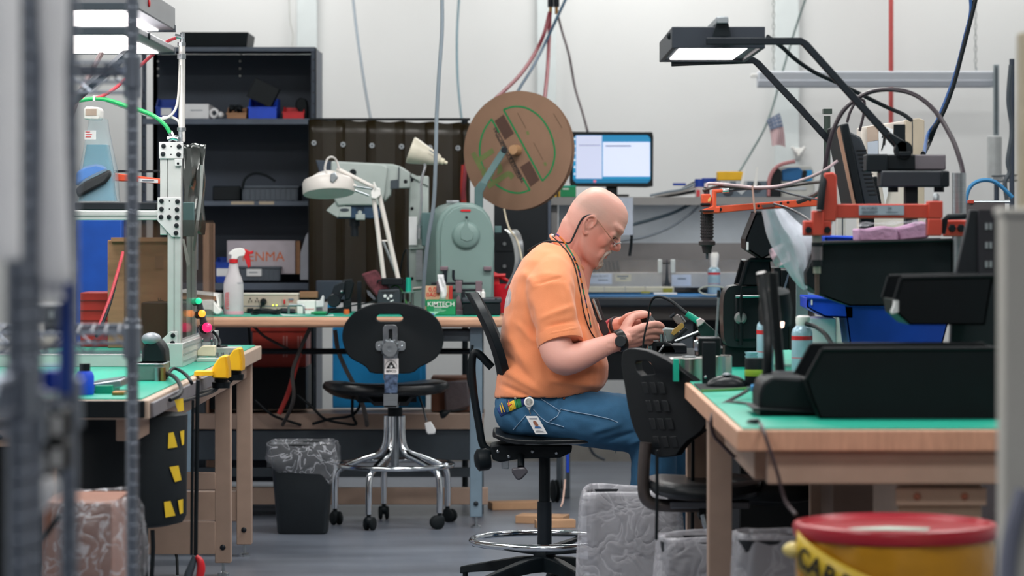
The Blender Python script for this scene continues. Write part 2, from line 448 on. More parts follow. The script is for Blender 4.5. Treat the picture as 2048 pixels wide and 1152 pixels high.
one(G().hexa([*[Vector((W(x, 93, SD + .05).x, y, W(0, 93, SD).z + .001)) for x, y in ((366, SD + .05), (493, SD + .05), (493, SD + .38), (366, SD + .38))],
              *[Vector((W(x, 60, SD + .05).x, y, W(0, 63, SD).z)) for x, y in ((362, SD + .04), (497, SD + .04), (497, SD + .4), (362, SD + .4))]]), 'tray', black,
    'long black plastic tray on top of the steel shelving', 'tray', bev=.003)
openbin('parts_bin', blued, 'blue parts bin half hidden at the far end of the upper shelf', 312, 196, 354, 237, SD + .06, lab=(322, 216, 343, 231))
t, b = carton('carton', paper, 'plain white carton on the upper shelf', 368, 208, 417, 237, SD + .04, .2)
G().pbox(381, 220, 405, 221.5, SD + .0392, .001).build('print', inkgrey, b)
rt = T('tape_roll', 'small white roll beside the white carton on the shelf', 'roll', W(428, 237, SD + .1))
G().ring([(1, 0), (.7, .7), (0, 1), (-.7, .7), (-1, 0), (-.7, -.7), (0, -1), (.7, -.7)], [(.5, 0), (.35, .35), (0, .5), (-.35, .35), (-.5, 0), (-.35, -.35), (0, -.5), (.35, -.35)],
         lambda x, y: W(428 + x * 10, 226 + y * 11, SD + .08), (0, .03, 0), 28).build('roll', paper, rt)
one(G().ball(W(441, 230, SD + .06), (.016, .03, .016), nu=10, nv=8), 'crumpled_wipe', paper, 'small crumpled white wipe on the upper shelf', 'wipe', solid=0)
openbin('parts_bin', tan, 'tan cardboard parts bin full of black pieces', 454, 214, 492, 237, SD + .02, front=.45)
fill = T('black_fittings', 'heap of small black fittings in the tan bin', 'fittings', W(473, 225, SD + .08)); fill['kind'] = 'stuff'
g = G()
for k in range(26):
    g.ball(W(460 + random.random() * 26, 212 + random.random() * 10, SD + .05 + random.random() * .08), .008, nu=7, nv=5)
g.build('pieces', black, fill)['kind'] = 'stuff'
openbin('parts_bin', blue, 'bright blue parts bin with a black tray tipped into it', 497, 196, 553, 238, SD + .02, dep=.22, front=.55)
M = Matrix.Translation(W(527, 185, SD + .12)) @ Matrix.Rotation(R(27), 4, 'Y')
tr = T('plastic_tray', 'black tray standing tilted inside the blue bin', 'tray', W(527, 215, SD + .12))
G().box((-.06, -.03, -.05), (.062, -.024, .045), M).build('panel', black, tr, bev=.002)
for a, b in (((-.06, -.024, -.05), (-.054, .03, .045)), ((.056, -.024, -.05), (.062, .03, .045)), ((-.06, -.024, -.05), (.062, .03, -.044)), ((-.06, -.024, .039), (.062, .03, .045))):
    G().box(a, b, M).build('wall', black, tr)
openbin('parts_bin', red, 'red parts bin next to the blue one', 566, 213, 608, 239, SD + .02, front=.55)
one(G().poly([(590, 213), (592, 201), (600, 195), (612, 198), (615, 212), (615, 238), (609, 238)], SD + .05, .08), 'lump_of_foam', blackrub, 'black foam lump behind the red bin', 'foam', bev=.006)
# second shelf: grey crate with a cable looped over it
cr = T('ribbed_crate', 'dark grey ribbed crate with a cable looped over it', 'crate', W(540, 402, SD + .03))
a, b = W(484, 402, SD + .03), W(596, 371, SD + .03)
cg = mat('crate_grey', '#4c545e', .5)
G().box((a.x, SD + .03, a.z), (b.x, SD + .3, b.z)).build('body', cg, cr, bev=.004)
G().box((a.x - .006, SD + .022, b.z - .012), (b.x + .006, SD + .306, b.z)).build('rim', cg, cr, bev=.003)
for k in range(11):
    x = a.x + .012 + k * (b.x - a.x - .024) / 10; G().box((x - .002, SD + .024, a.z), (x + .002, SD + .03, b.z - .012)).build('rib', cg, cr)
cable('cable', [(484, 378, SD + .01), (490, 358, SD + .01), (508, 347, SD + .02), (530, 350, SD + .02), (550, 362, SD + .01)], .006, black, 'black cable looped over the ribbed crate')
one(G().pbox(425, 372, 482, 402, SD + .1, .2), 'storage_case', black, 'flat black case beside the ribbed crate', 'case', bev=.006)
# third shelf: carton, bins
t, b = carton('carton', mat('lilac_white_board', '#b9b0b8', .6), 'white carton with orange lettering on the lower shelf', 454, 481, 590, 548, SD + .1, .2)
G().text('TENMA', .062, TM(W(524, 514, SD + .099)), bold=0).build('lettering', mat('orange_print', '#cf6a3d', .6), b)
G().pbox(590, 482, 600, 548, SD + .12, .1).build('flap', tan, b)
one(G().poly([(600, 560), (601, 505), (612, 470), (619, 462), (619, 560)], SD + .02, .1), 'plastic_sheet', mat('grey_sheet', '#a5a8b2', .5), 'pale plastic sheet at the end of the lower shelf', 'sheet', bev=.003)
openbin('parts_bin', blued, 'blue labelled bin behind the spray bottle', 432, 515, 462, 566, SD + .02, front=.8, lab=(433, 537, 457, 552))
t = T('ribbed_crate', 'grey ribbed crate with a white label below the orange lettering', 'crate', W(520, 562, SD + .02))
a, b = W(478, 562, SD + .02), W(560, 533, SD + .02)
G().box((a.x, SD + .02, a.z), (b.x, SD + .09, b.z)).build('body', cg, t, bev=.004)
G().box((a.x - .005, SD + .014, b.z - .01), (b.x + .005, SD + .095, b.z)).build('rim', cg, t, bev=.003)
for k in range(9):
    x = a.x + .01 + k * (b.x - a.x - .02) / 8; G().box((x - .002, SD + .015, a.z), (x + .002, SD + .02, b.z - .01)).build('rib', cg, t)
q = G().pbox(493, 538, 523, 552, SD + .012, .002).build('label_card', label_w, t); G().pbox(498, 544, 515, 546, SD + .0112, .001).build('print', inkgrey, q)
G().box((-1.36, 12.61, .395), (-.12, 13.24, .408)).build('lower_shelf', beige, bb)
# big dark boxes under the bench
for nm, x0, y0, x1, y1, d, dep, m_, lb_ in [('storage_tote', 505, 655, 612, 735, 12.9, .3, mat('dull_red_tote', '#9e3428', .45), 'red tote on the floor shelf under the back bench'),
                                      ('foam_board', 665, 655, 852, 816, 13.18, .03, skyblue, 'sky blue board leaning behind the swivel chair'),
                                      ('case_or_dark_box', 420, 735, 612, 819, 12.85, .35, black, 'black equipment case under the back bench'),
                                      ('cardboard_box', 862, 755, 945, 823, 13.0, .25, mat('brown_card_dark', '#6f4a3a', .8), 'brown cardboard box under the right end of the back bench')]:
    t, b = carton(nm, m_, lb_, x0, y0, x1, y1, d, dep, 'box', bev=.004)
    if nm == 'storage_tote':
        G().pbox(x0 - 3, y0, x1 + 3, y0 + 8, d - .006, .01).build('rim', m_, t, bev=.002)
        for xx in (566, 572, 595, 601): G().pbox(xx, 672, xx + 3, 714, d - .001, .002).build('mark', mat('faded_pink', '#b87a72', .6), b)
    if nm == 'foam_board': G().pbox(840, 655, 843, 815, d - .002, .002).build('edge', mat('bright_blue_line', '#2f9bdd', .5), b)
one(G().poly([(888, 764), (936, 760), (940, 812), (905, 824), (890, 824)], 12.97, .02), 'plastic_bag', mat('dull_grey_bag', '#6a6266', .35, bump=.5, bs=30), 'grey plastic bag lying against the brown box', 'bag', bev=.008)
for nm, pts, r, m_, lb_ in [('cable', [(497, 652, 12.3), (500, 690, 12.3), (503, 735, 12.3)], .006, black, 'black cable hanging below the power strip'),
                        ('cable', [(505, 650, 12.4), (528, 672, 12.4), (560, 690, 12.4), (580, 700, 12.4)], .006, mat('brown_grey_cable', '#4a4644', .5), 'brown-grey cable sagging below the bench top'),
                        ('cable', [(620, 655, 12.25), (600, 700, 12.25), (585, 745, 12.25), (588, 790, 12.25), (580, 820, 12.3), (565, 850, 12.4)], .008, mat('brown_grey_cable', '#4a4644', .5), 'grey cable falling past the chair to the lower shelf'),
                        ('hose', [(604, 690, 12.35), (590, 740, 12.35), (575, 790, 12.4), (558, 828, 12.4)], .010, redd, 'red hose leaning under the back bench'),
                        ('cable', [(670, 660, 12.35), (676, 700, 12.35), (690, 735, 12.35), (703, 760, 12.35), (722, 800, 12.35), (732, 835, 12.4), (734, 850, 12.5)], .009, mat('taupe_cable', '#6a6460', .5), 'taupe cable running down behind the chair seat'),
                        ('cable', [(510, 800, 12.45), (545, 830, 12.45), (580, 843, 12.5), (602, 850, 12.52)], .006, black, 'black cable draped over the beige shelf, left'),
                        ('cable', [(595, 790, 12.45), (625, 815, 12.45), (650, 838, 12.45), (690, 847, 12.5), (712, 848, 12.5), (705, 830, 12.45), (705, 790, 12.4)], .006, black, 'black cable looping along the beige shelf'),
                        ('cable', [(625, 848, 12.48), (660, 838, 12.46), (700, 832, 12.45), (718, 815, 12.45), (722, 790, 12.4)], .006, black, 'black cable curling up behind the chair'),
                        ('cable', [(945, 690, 11.98), (936, 750, 11.98), (948, 800, 11.98), (961, 850, 11.98), (964, 905, 12.0)], .006, black, 'black cable hanging beside the blue-grey bench leg')]:
    cable(nm, pts, r, m_, lb_)
pl_ = T('power_plug', 'round black power plug hanging under the bench', 'plug', W(890, 828, 12.4))
G().lathe([(.002, -.012), (.016, -.012), (.018, 0), (.012, .014), (.005, .03), (.004, .04)], W(886, 828, 12.4), (1, .2, .4), 18).build('body', black, pl_)
G().tube([W(894, 824, 12.4), W(906, 822, 12.42), W(935, 818, 12.45)], .003, 8, 4).build('cord', black, pl_)

# ---- amber strip curtain ------------------------------------------------------
CD = 13.3
cu = T('strip_curtain', 'dark amber plastic strip curtain hanging behind the microscope', 'curtain', (W(778, 0, CD).x, CD, W(0, 600, CD).z))
amber = mat('amber_film', '#241b08', .3, alpha=.84, var=.3, vs=3, spec=.4)
edges = [(618, 690), (672, 752), (732, 810), (790, 868), (850, 925), (905, 940)]
for i, (x0, x1) in enumerate(edges):
    rows = []
    for r in range(15):
        y = 240 + (i * 1.4) + r * 26.0
        rows.append([W(x0 + (x1 - x0) * c / 8, y - (1.5 * math.sin(c) if r == 0 else 0), CD + .006 * (i % 2) + .0022 * math.sin(c * .9 + i + r * .12)) for c in range(9)])
    s_ = G().sheet(rows).build('strip', amber, cu, solid=.002)
for x, y in ((628, 286), (686, 289), (744, 291), (803, 293), (860, 295), (916, 296)):
    c = W(x, y, CD - .008); o = G().lathe([(.0005, .004), (.011, .004), (.012, 0), (.012, -.002), (.0005, -.002)], c, (0, -1, 0), 18).build('washer', steel, cu)
    G().lathe([(.0005, .007), (.004, .007), (.005, .004), (.0005, .004)], c, (0, -1, 0), 10).build('screw', dkgrey, o)
G().pbox(618, 236, 940, 241, CD + .015, .02).build('hanging_rail', black, cu)
for x in (622, 930): G().cyl(W(x, 240, CD + .03), (W(x, 0, CD).x, CD + .03, 0), .014, n=12).build('post', black, cu)
dk = mat('near_black_cabinet', '#121a20', .55, var=.1)
t, b = carton('tool_cabinet', dk, 'black equipment cabinet behind the reel', 988, 398, 1102, 640, 13.35, .3, 'cabinet', bev=.004)
G().pbox(1096, 402, 1102, 620, 13.34, .01).build('edge_trim', slate2, b)
for y0, y1 in ((470, 505), (505, 560)):
    dd = G().pbox(990, y0 + 2, 1060, y1 - 2, 13.345, .01).build('drawer', dk, t, bev=.002)
    G().lathe([(.0005, .01), (.008, .01), (.008, 0), (.0005, 0)], W(1009, (y0 + y1) / 2, 13.34), (0, -1, 0), 14).build('lock', steel, dd)

# ---- reel on its arm ----------------------------------------------------------
RC = W(1035, 301, 12.55); RN = Vector((-.43, -.90, .04)).normalized()
rl_ = T('cable_reel', 'large cardboard terminal reel with green printed half-circles', 'reel', RC - Vector((0, 0, .25)))
RR = .250
q = Vector((0, 0, 1)).rotation_difference(RN).to_matrix()
def disc(z0, z1, r=RR): return G().lathe([(.0005, z0), (r - .002, z0), (r, z0 + .001), (r, z1 - .001), (r - .002, z1), (.0005, z1)], RC, RN, 72)
fl = disc(-.003, .003).build('flange', reelc, rl_)
disc(-.030, -.025).build('flange', reelc, rl_)
disc(-.025, -.003, .11).build('hub', tan, rl_)
disc(-.0245, -.0035, .235).build('wound_strip', mat('brass_strip', '#8a6a50', .5, .3), rl_)
def rp(x, y, off=.0035): return onplane(x, y, RC + RN * off, RN)
def rflat(g, pts, off=.0036): return g.add([rp(x, y, off) for x, y in pts], [tuple(range(len(pts)))])
def rline(g, pts, wd, off=.0038, closed=False):
    P = [Vector(p) for p in pts]; L = []; Rr = []
    for i, p in enumerate(P):
        a = P[i - 1] if (i or closed) else p; b = P[(i + 1) % len(P)] if (i < len(P) - 1 or closed) else p
        t = (b - a).normalized(); nrm = Vector((-t.y, t.x)) * wd / 2; L.append(p + nrm); Rr.append(p - nrm)
    n = len(P); vs = [rp(v.x, v.y, off) for v in L + Rr]
    return g.add(vs, [(i, (i + 1) % n, n + (i + 1) % n, n + i) for i in range(n if closed else n - 1)])
gp = mat('reel_green_print', '#12743f', .7, var=.05); gp2 = mat('reel_olive_print', '#5f6a3c', .7, var=.08)
arc1 = [tuple(v) for v in catmull([Vector((x, y, 0)) for x, y in ((1007, 219), (1030, 213), (1055, 217), (1080, 234), (1098, 260), (1108, 290), (1109, 315), (1101, 342), (1085, 362))], 5)]
g = G(); rline(g, [(x, y) for x, y, z in arc1], 3.6); rline(g, [(1007, 219), (1046, 290), (1085, 362)], 3.6); g.build('printed_half_circle', gp, fl)
arc2 = [tuple(v) for v in catmull([Vector((x, y, 0)) for x, y in ((983, 238), (968, 261), (960, 289), (961, 318), (972, 346), (992, 369), (1015, 382), (1038, 386), (1060, 380))], 5)]
g = G(); rline(g, [(x, y) for x, y, z in arc2], 3.6); rline(g, [(983, 238), (998, 265)], 3.6); rline(g, [(1045, 355), (1060, 380)], 3.6); g.build('printed_half_circle', gp, fl)
wnd = mat('reel_window_dark', '#4a332a', .8)
for pts in ([(989, 242), (1007, 229), (1028, 267), (1010, 280)], [(1040, 334), (1059, 322), (1079, 360), (1061, 374)]):
    rflat(G(), pts).build('window', wnd, fl)
u3 = (rp(990, 262) - rp(1010, 300)).normalized(); up3 = (rp(960, 320) - rp(990, 302)); up3 = (up3 - u3 * up3.dot(u3)).normalized()
def rtext(s, size, x, y, m, bold, sp=1):
    M = TM(rp(x, y, .0036), u3, up3)
    return G().text(s, size, M, .0003, bold, 'CENTER', sp).build('lettering', m, fl)
rtext('JST', .128, 981, 331, gp2, .005, 1.05)
rtext('TERMINALS & CONNECTORS', .0205, 1018, 309.5, ink, .0005)
g = G(); rline(g, [(991, 269), (997, 265.5), (1043.5, 352), (1037, 357), ], 1.2, closed=True); g.build('lettering_frame', ink, fl)
g = G()
for a, b in (((1035, 226), (1052, 257)), ((1067, 285), (1086, 320)), ((1107, 227), (1124, 256))): rline(g, [a, b], 1.3)
g.build('fine_print', mat('brown_print', '#5c4a36', .7), fl)
for c in ((1055, 266), (1090, 328)):
    rflat(G(), [(c[0] - 3, c[1] - 3), (c[0] + 2, c[1] - 4), (c[0] + 4, c[1] + 3), (c[0] - 1, c[1] + 4)]).build('small_mark', gp2, fl)
G().lathe([(.0005, 0), (.022, 0), (.024, .012), (.020, .045), (.0005, .045)], RC, RN, 24).build('spindle_cap', mat('tan_plastic', '#a9825f', .5), rl_)
arm = T('reel_arm', 'grey-green steel arm holding the big cardboard reel', 'arm', W(958, 420, 12.4))
e0, e1 = RC + RN * .06 + Vector((-.03, 0, -.002)), W(963, 372, 12.38)
for a, b in ((e0, e1),):
    d_ = (b - a).normalized(); sd = Vector((d_.z, 0, -d_.x)) * .017
    G().prism([a - sd - d_ * .012, a + sd - d_ * .012, b + sd, b - sd], (0, .012, 0)).build('bar', teal2, arm, bev=.003)
G().poly([(949, 376), (960, 362), (975, 368), (966, 385), (966, 418), (949, 418)], 12.38, .014).build('upright', teal2, arm, bev=.003)
G().lathe([(.0005, .012), (.011, .012), (.013, .006), (.013, -.004), (.0005, -.004)], e0, (0, -1, 0), 18).build('bolt', blackmet, arm)

# ---- monitor ------------------------------------------------------------------
t = T('monitor', 'black flat monitor with a lit blue desktop on the far shelf', 'monitor', W(1222, 392, 14.0))
def scr(name, hexc, e): return mat(name, hexc, .4, var=0, emit=e)
MDp = 14.0
G().ring([(1140, 263), (1307, 264), (1306, 375), (1139, 373)], [(1147, 270), (1301, 270), (1301, 366), (1146, 366)], lambda x, y: W(x, y, MDp), (0, .03, 0), 64).build('bezel', blackgl, t, bev=.003)
sc_ = G().pbox(1146, 269, 1302, 367, MDp + .006, .02).build('screen', scr('screen_blue', '#1587b6', .55), t)
G().pbox(1152, 271, 1204, 357, MDp + .005, .001).build('window', scr('screen_pale', '#c3c9e2', .62), sc_)
G().pbox(1206, 284, 1300, 353, MDp + .005, .001).build('window', scr('screen_pale2', '#ccd4ee', .68), sc_)
G().pbox(1206, 271, 1300, 283, MDp + .005, .001).build('title_bar', scr('screen_title', '#1f7fae', .55), sc_)
G().pbox(1147, 358, 1301, 366, MDp + .005, .001).build('task_bar', scr('screen_bar', '#14739f', .5), sc_)
g = G(); g.pbox(1211, 291, 1262, 293, MDp + .0045, .001); g.pbox(1158, 290, 1200, 291, MDp + .0045, .001); g.build('text_line', inkgrey, sc_)
for k in range(6): G().pbox(1148, 276 + k * 14, 1150.5, 280 + k * 14, MDp + .0045, .001).build('icon', scr('screen_icon', '#e6f2fa', .6), sc_)
G().pbox(1187, 360, 1192, 365, MDp + .0045, .001).build('icon', scr('screen_red', '#c96a80', .6), sc_)
G().pbox(1212, 374, 1235, 392, MDp + .02, .03).build('neck', black, t, bev=.003)
G().pbox(1190, 389, 1258, 393, MDp - .02, .14).build('foot', black, t, bev=.003)
cable('cable', [(1175, 262, 14.1), (1165, 225, 14.2), (1150, 175, 14.4), (1138, 110, 14.5), (1122, 55, 14.6), (1113, 15, 14.6), (1106, -40, 14.6)], .006, mat('dark_brown_cable', '#3b2f33', .5), 'dark brown cable dropping to the monitor')
hx = T('air_hose', 'red air hoses with brass fittings hanging from the ceiling above the reel', 'hose', W(1100, 30, 14.2))
rh = mat('brick_red_hose', '#8e3540', .5)
G().tube([W(*p) for p in [(1099, 25, 14.2), (1088, 68, 14.1), (1068, 110, 14.0), (1040, 150, 13.6), (1005, 185, 13.2), (985, 205, 13.05), (950, 260, 13.05), (932, 330, 13.0), (926, 400, 13.0)]], .009, 10, 6).build('hose', rh, hx)
G().tube([W(*p) for p in [(1100, 25, 14.2), (1098, 80, 14.1), (1095, 140, 13.9), (1089, 200, 13.4), (1082, 260, 13.2)]], .009, 10, 6).build('hose', rh, hx)
for x in (1101, 1113):
    G().cyl(W(x, -10, 14.2), W(x, 14, 14.2), .014, n=14).build('coupling', blackmet, hx); G().cyl(W(x, 14, 14.2), W(x, 28, 14.2), .008, n=12).build('fitting', mat('brass', '#a37b4a', .35, .8), hx)
cable('hose', [(1136, -12, 14.2), (1112, 40, 14.1), (1086, 95, 14.0), (1065, 135, 13.8), (1036, 182, 13.5), (1010, 230, 13.2)], .007, mat('slate_blue_hose', '#3c5b73', .5), 'slate blue hose running down behind the reel', 'hose')
cable('cable', [(884, -20, 11.9), (884, 60, 11.9), (878, 150, 11.9), (873, 240, 11.9), (871, 330, 11.9), (867, 410, 11.92), (856, 480, 11.95), (848, 560, 12.0), (846, 632, 12.06)], .0078, greycable, 'thick grey cable dropping to the back bench')
cable('cable', [(704, -20, 15.0), (713, 60, 14.8), (726, 150, 14.2), (736, 210, 13.8), (743, 246, 13.4)], .007, greycable, 'thinner grey cable hanging on the white wall')
cable('cable', [(919, -20, 15.2), (914, 70, 15.1), (915, 150, 14.8), (920, 210, 14.2), (925, 250, 13.6)], .006, mat('teal_grey_cable', '#54707a', .5), 'teal-grey cable hanging left of the reel')
cable('wire', [(578, -10, 15.4), (580, 40, 15.4), (586, 70, 15.4), (584, 93, 15.4)], .003, mat('pale_wire', '#b9bbb6', .6), 'thin pale wire hanging above the shelving', 'wire')
cable('hose', [(928, 330, 13.1), (926, 380, 13.1), (930, 450, 13.1), (932, 560, 13.1)], .012, redd, 'straight red hose seen between curtain and press', 'hose')
# ================================================================ things on and at the back bench
BZ = BB_Z
# ---- grey-green press -----------------------------------------------------------
pr_ = T('arbor_press', 'grey-green arched enamel machine standing on the back bench', 'machine', W(925, 625, 12.35))
arch = [(873, 626), (872, 470), (875, 446), (884, 425), (900, 411), (921, 405), (946, 406), (966, 415), (980, 433), (987, 456), (989, 480), (989, 626)]
p = [W(x, y, 12.3) for x, y in catmull([Vector((a, b, 0)) for a, b in arch], 1) and arch]
G().prism(p, (-.055, .26, 0)).build('housing', pressgreen, pr_, bev=.012, seg=3)
inner = [(880 + (x - 872) * .93, y + 6) for x, y in arch[1:-1]]
G().poly([(882, 620)] + inner + [(983, 620)], 12.288, .014).build('front_cover', pressgreen, pr_, bev=.006, seg=3)
G().lathe([(.0005, .012), (.045, .012), (.056, .004), (.058, -.004), (.0005, -.004)], W(932, 471, 12.286), (0, -1, 0), 36).build('dial_boss', pressgreen, pr_)
G().poly([(933, 436), (938, 455), (948, 468), (945, 480), (934, 484), (921, 478), (920, 462), (928, 450)], 12.272, .01).build('pointer', pressgreen, pr_, bev=.003)
G().ball(W(933, 435, 12.275), (.006, .006, .006), nu=12, nv=8).build('pivot', blackmet, pr_)
G().poly([(920, 421), (924, 419), (941, 419), (941, 423), (924, 423)], 12.284, .003).build('arrow', red, pr_)
G().pbox(893, 401, 918, 407, 12.35, .05).build('top_bracket', steel, pr_, bev=.002)
G().pbox(989, 452, 1003, 466, 12.33, .05).build('side_lug', teal2, pr_, bev=.003)
G().pbox(843, 425, 875, 492, 12.45, .1).build('side_box', teal2, pr_, bev=.004)
for y in (567, 580): G().cyl(W(862, y, 12.22), W(965, y, 12.22), .0055, n=10).build('guide_rod', blackmet, pr_)
for x in (879, 917, 957): G().pbox(x - 6, 562, x + 7, 586, 12.20, .03).build('rod_block', mat('mauve_steel', '#7c6a72', .4, .4), pr_, bev=.002)
for x in (888, 975): G().pbox(x - 8, 533, x + 8, 541, 12.27, .03).build('hinge', mat('mauve_steel'), pr_, bev=.002)
G().tube([W(907, 540, 12.24), W(907, 556, 12.24), W(912, 561, 12.24), W(926, 562, 12.24)], .006, 8, 3).build('crank', blackmet, pr_)
G().cyl(W(890, 540, 12.26), W(890, 566, 12.26), .009, n=12).build('plunger', blackmet, pr_)
# curved steel strip guide behind the man
cs = T('strip_chute', 'curved bright metal strip chute beside the green machine', 'chute', W(1030, 600, 12.5))
pts = [(1008, 458), (1018, 468), (1025, 485), (1029, 505), (1030, 525), (1026, 545), (1018, 562), (1010, 578)]
g = G(); g.sheet([[W(x, y, 12.35), W(x + 26 - i * .6, y + 1, 12.42)] for i, (x, y) in enumerate([tuple(v)[:2] for v in catmull([Vector((a, b, 0)) for a, b in pts], 4)])])
g.build('strip', mat('bright_strip', '#c4c6c6', .25, .9), cs, solid=.002)
G().pbox(1003, 575, 1030, 620, 12.45, .05).build('stand', blackmet, cs, bev=.003)
cable('rope', [(1008, 418, 12.5), (1013, 440, 12.48), (1020, 460, 12.3), (1033, 478, 12.3), (1040, 500, 12.3), (1045, 525, 12.3)], .004, mat('cream_cord', '#c9bfa8', .8), 'cream cord hanging below the reel', 'cord')

# ---- video inspection head on a white column --------------------------------------
ms = T('inspection_microscope', 'pale grey boom microscope head on a white column', 'microscope', W(838, 625, 12.6))
lg = mat('pale_grey_enamel', '#a8b1ae', .4, var=.04)
D_ = 12.55
G().poly([(662, 322), (764, 327), (776, 334), (770, 390), (762, 411), (690, 411), (676, 413), (668, 400), (672, 350), (661, 345)], D_, .16).build('head', lg, ms, bev=.008, seg=3)
G().poly([(631, 320), (661, 322), (668, 345), (640, 350)], D_ + .01, .13).build('eyepiece_hood', slate, ms, bev=.004)
G().poly([(652, 421), (676, 398), (690, 411), (676, 436)], D_ + .01, .14).build('skirt', lg, ms, bev=.003)
G().poly([(764, 327), (786, 328), (802, 333), (820, 345), (821, 376), (783, 377), (781, 390), (768, 404)], D_ + .02, .12).build('arm', lg, ms, bev=.006, seg=3)
G().poly([(781, 377), (798, 377), (798, 361), (799, 334), (797, 334), (796, 359), (781, 361)], D_ + .012, .01).build('seam', dkgrey, ms)
G().lathe([(.0005, .012), (.012, .012), (.014, .006), (.014, -.002), (.0005, -.002)], W(706, 345, D_), (0, -1, 0), 20).build('knob', black, ms)
lw = G().pbox(673, 411, 760, 437, D_ + .015, .12).build('control_box', navy, ms, bev=.004)
G().pbox(678, 413, 702, 434, D_ + .008, .008).build('button_plate', lg, lw, bev=.002)
G().lathe([(.0005, .002), (.02, .002), (.02, 0), (.0005, 0)], W(689, 420, D_ + .008), (0, -1, 0), 24, sy=.35).build('slot', dkgrey, lw)
G().pbox(711, 428, 730, 440, D_ + .004, .014).build('button', lg, lw, bev=.003)
G().lathe([(.0005, .004), (.009, .004), (.009, 0), (.0005, 0)], W(720, 425, D_ + .01), (0, -1, 0), 20).build('button', lg, lw)
for k in range(3): G().pbox(712, 414 + k * 3, 729, 415 + k * 3, D_ + .013, .003).build('vent', black, lw)
G().cyl(W(709, 437, D_ + .06), W(709, 473, D_ + .06), .016, n=24).cyl(W(709, 437, D_ + .06), W(709, 452, D_ + .06), .022, n=24).build('lens', blackmet, ms)
G().pbox(818, 352, 857, 622, D_ + .08, .09).build('column', lg, ms, bev=.006, seg=3)
G().poly([(820, 352), (824, 347), (850, 360), (857, 367), (857, 372)], D_ + .07, .1).build('column_cap', lg, ms)
for y in (360, 417, 492, 557): G().lathe([(.0005, .004), (.006, .004), (.007, 0), (.0005, 0)], W(824, y, D_ + .078), (0, -1, 0), 14).build('bolt', black, ms)
G().tube([W(810, 364, D_ + .03), W(818, 355, D_ + .03), W(822, 351, D_ + .03)], .005, 8).ball(W(811, 363, D_ + .02), .008, nu=10, nv=8).build('lever', black, ms)
G().pbox(818, 433, 834, 490, D_ + .05, .002).build('paper_slip', paper, ms)
G().pbox(832, 500, 845, 560, D_ + .065, .01).build('scale', steel, ms)
G().pbox(818, 489, 848, 498, D_ + .06, .02).build('collar', lg, ms, bev=.002)
# ---- white magnifier lamp -----------------------------------------------------------
ml = T('magnifier_lamp', 'white round magnifier lamp on a folding arm', 'lamp', W(785, 560, 12.35))
wl = mat('white_lamp_enamel', '#d9d3cd', .35, var=.03)
ax = Vector((-.06, .20, .97)).normalized()
mh = G().lathe([(.104, -.028), (.107, -.022), (.107, .018), (.100, .030), (.070, .042), (.045, .058), (.020, .066), (.0005, .067)], W(657, 374, 12.3), ax, 48, cap=True).build('lamp_head', wl, ml)
G().lathe([(.098, -.026), (.075, -.020), (.0005, -.020)], W(657, 374, 12.3), ax, 40).build('diffuser', mat('tan_diffuser', '#b99d7d', .4), mh)
G().lathe([(.0005, -.0225), (.055, -.0225), (.055, -.021), (.0005, -.021)], W(657, 374, 12.3), ax, 36).build('magnifying_lens', mat('greenish_lens', '#9aa58f', .08, trans=.3), mh)
for a, b, r in (((674, 337), (752, 377), .0085), ((678, 355), (712, 372), .0055), ((705, 372), (748, 378), .005), ((710, 381), (738, 391), .005)):
    G().cyl(W(*a, 12.28), W(*b, 12.28), r, n=10).build('upper_arm', wl if r > .0052 else steel, ml)
for a, b, r in (((747, 392), (768, 558), .0095), ((757, 384), (797, 560), .0100), ((766, 482), (796, 556), .006), ((764, 482), (777, 482), .004)):
    G().cyl(W(*a, 12.30), W(*b, 12.30), r, n=10).build('lower_arm', wl if r != .006 else steel, ml)
G().poly([(742, 384), (749, 374), (760, 376), (762, 390), (752, 398), (742, 396)], 12.27, .03).build('elbow_joint', white, ml, bev=.003)
G().cyl(W(747, 364, 12.26), W(752, 376, 12.26), .004, n=8).build('wing_nut', white, ml)
G().tube([W(665, 358, 12.24), W(652, 343, 12.24), (W(650, 334, 12.24)), W(655, 318, 12.24), W(664, 314, 12.24), W(672, 320, 12.26), W(678, 336, 12.27)], .0045, 8, 5).build('power_cord', mat('pale_cord', '#d0ccc8', .5), ml)
G().poly([(661, 348), (670, 344), (676, 355), (666, 366), (660, 362)], 12.19, .03).build('head_clamp', steel, ml, bev=.003)
G().pbox(763, 556, 806, 570, 12.28, .06).build('base_clamp', black, ml, bev=.003)
# ---- cream cone lamp -------------------------------------------------------------------
cl = T('cone_lamp', 'cream cone-shaped lamp on a chrome gooseneck', 'lamp', W(842, 480, 12.4))
a, b = W(824, 301, 12.38), W(880, 321, 12.38); d_ = (b - a).normalized()
L_ = (b - a).length
G().lathe([(.054, -.008), (.056, -.004), (.056, 0), (.051, .02), (.022, L_ * .96), (.018, L_), (.0005, L_)], a, d_, 36).build('shade', mat('cream_enamel', '#cbc5b4', .35), cl)
G().lathe([(.0005, 0), (.013, 0), (.013, .016), (.007, .020), (.006, .032), (.0005, .032)], b, d_, 16).build('switch_cap', cream, cl)
for k in range(3): G().cyl(W(858 + k * 3, 300 + k * 2, 12.335), W(866 + k * 3, 304 + k * 2, 12.335), .0016, n=6).build('vent_slot', inkgrey, cl)
G().tube([W(*q) for q in [(850, 324, 12.37), (850, 335, 12.37), (845, 352, 12.37), (842, 372, 12.37), (843, 395, 12.37), (841, 430, 12.37), (839, 468, 12.38)]], .0062, 12, 6).build('gooseneck', chrome, cl)
G().cyl(W(839, 450, 12.38), W(838, 478, 12.38), .010, n=14).build('stem_base', steel, cl)

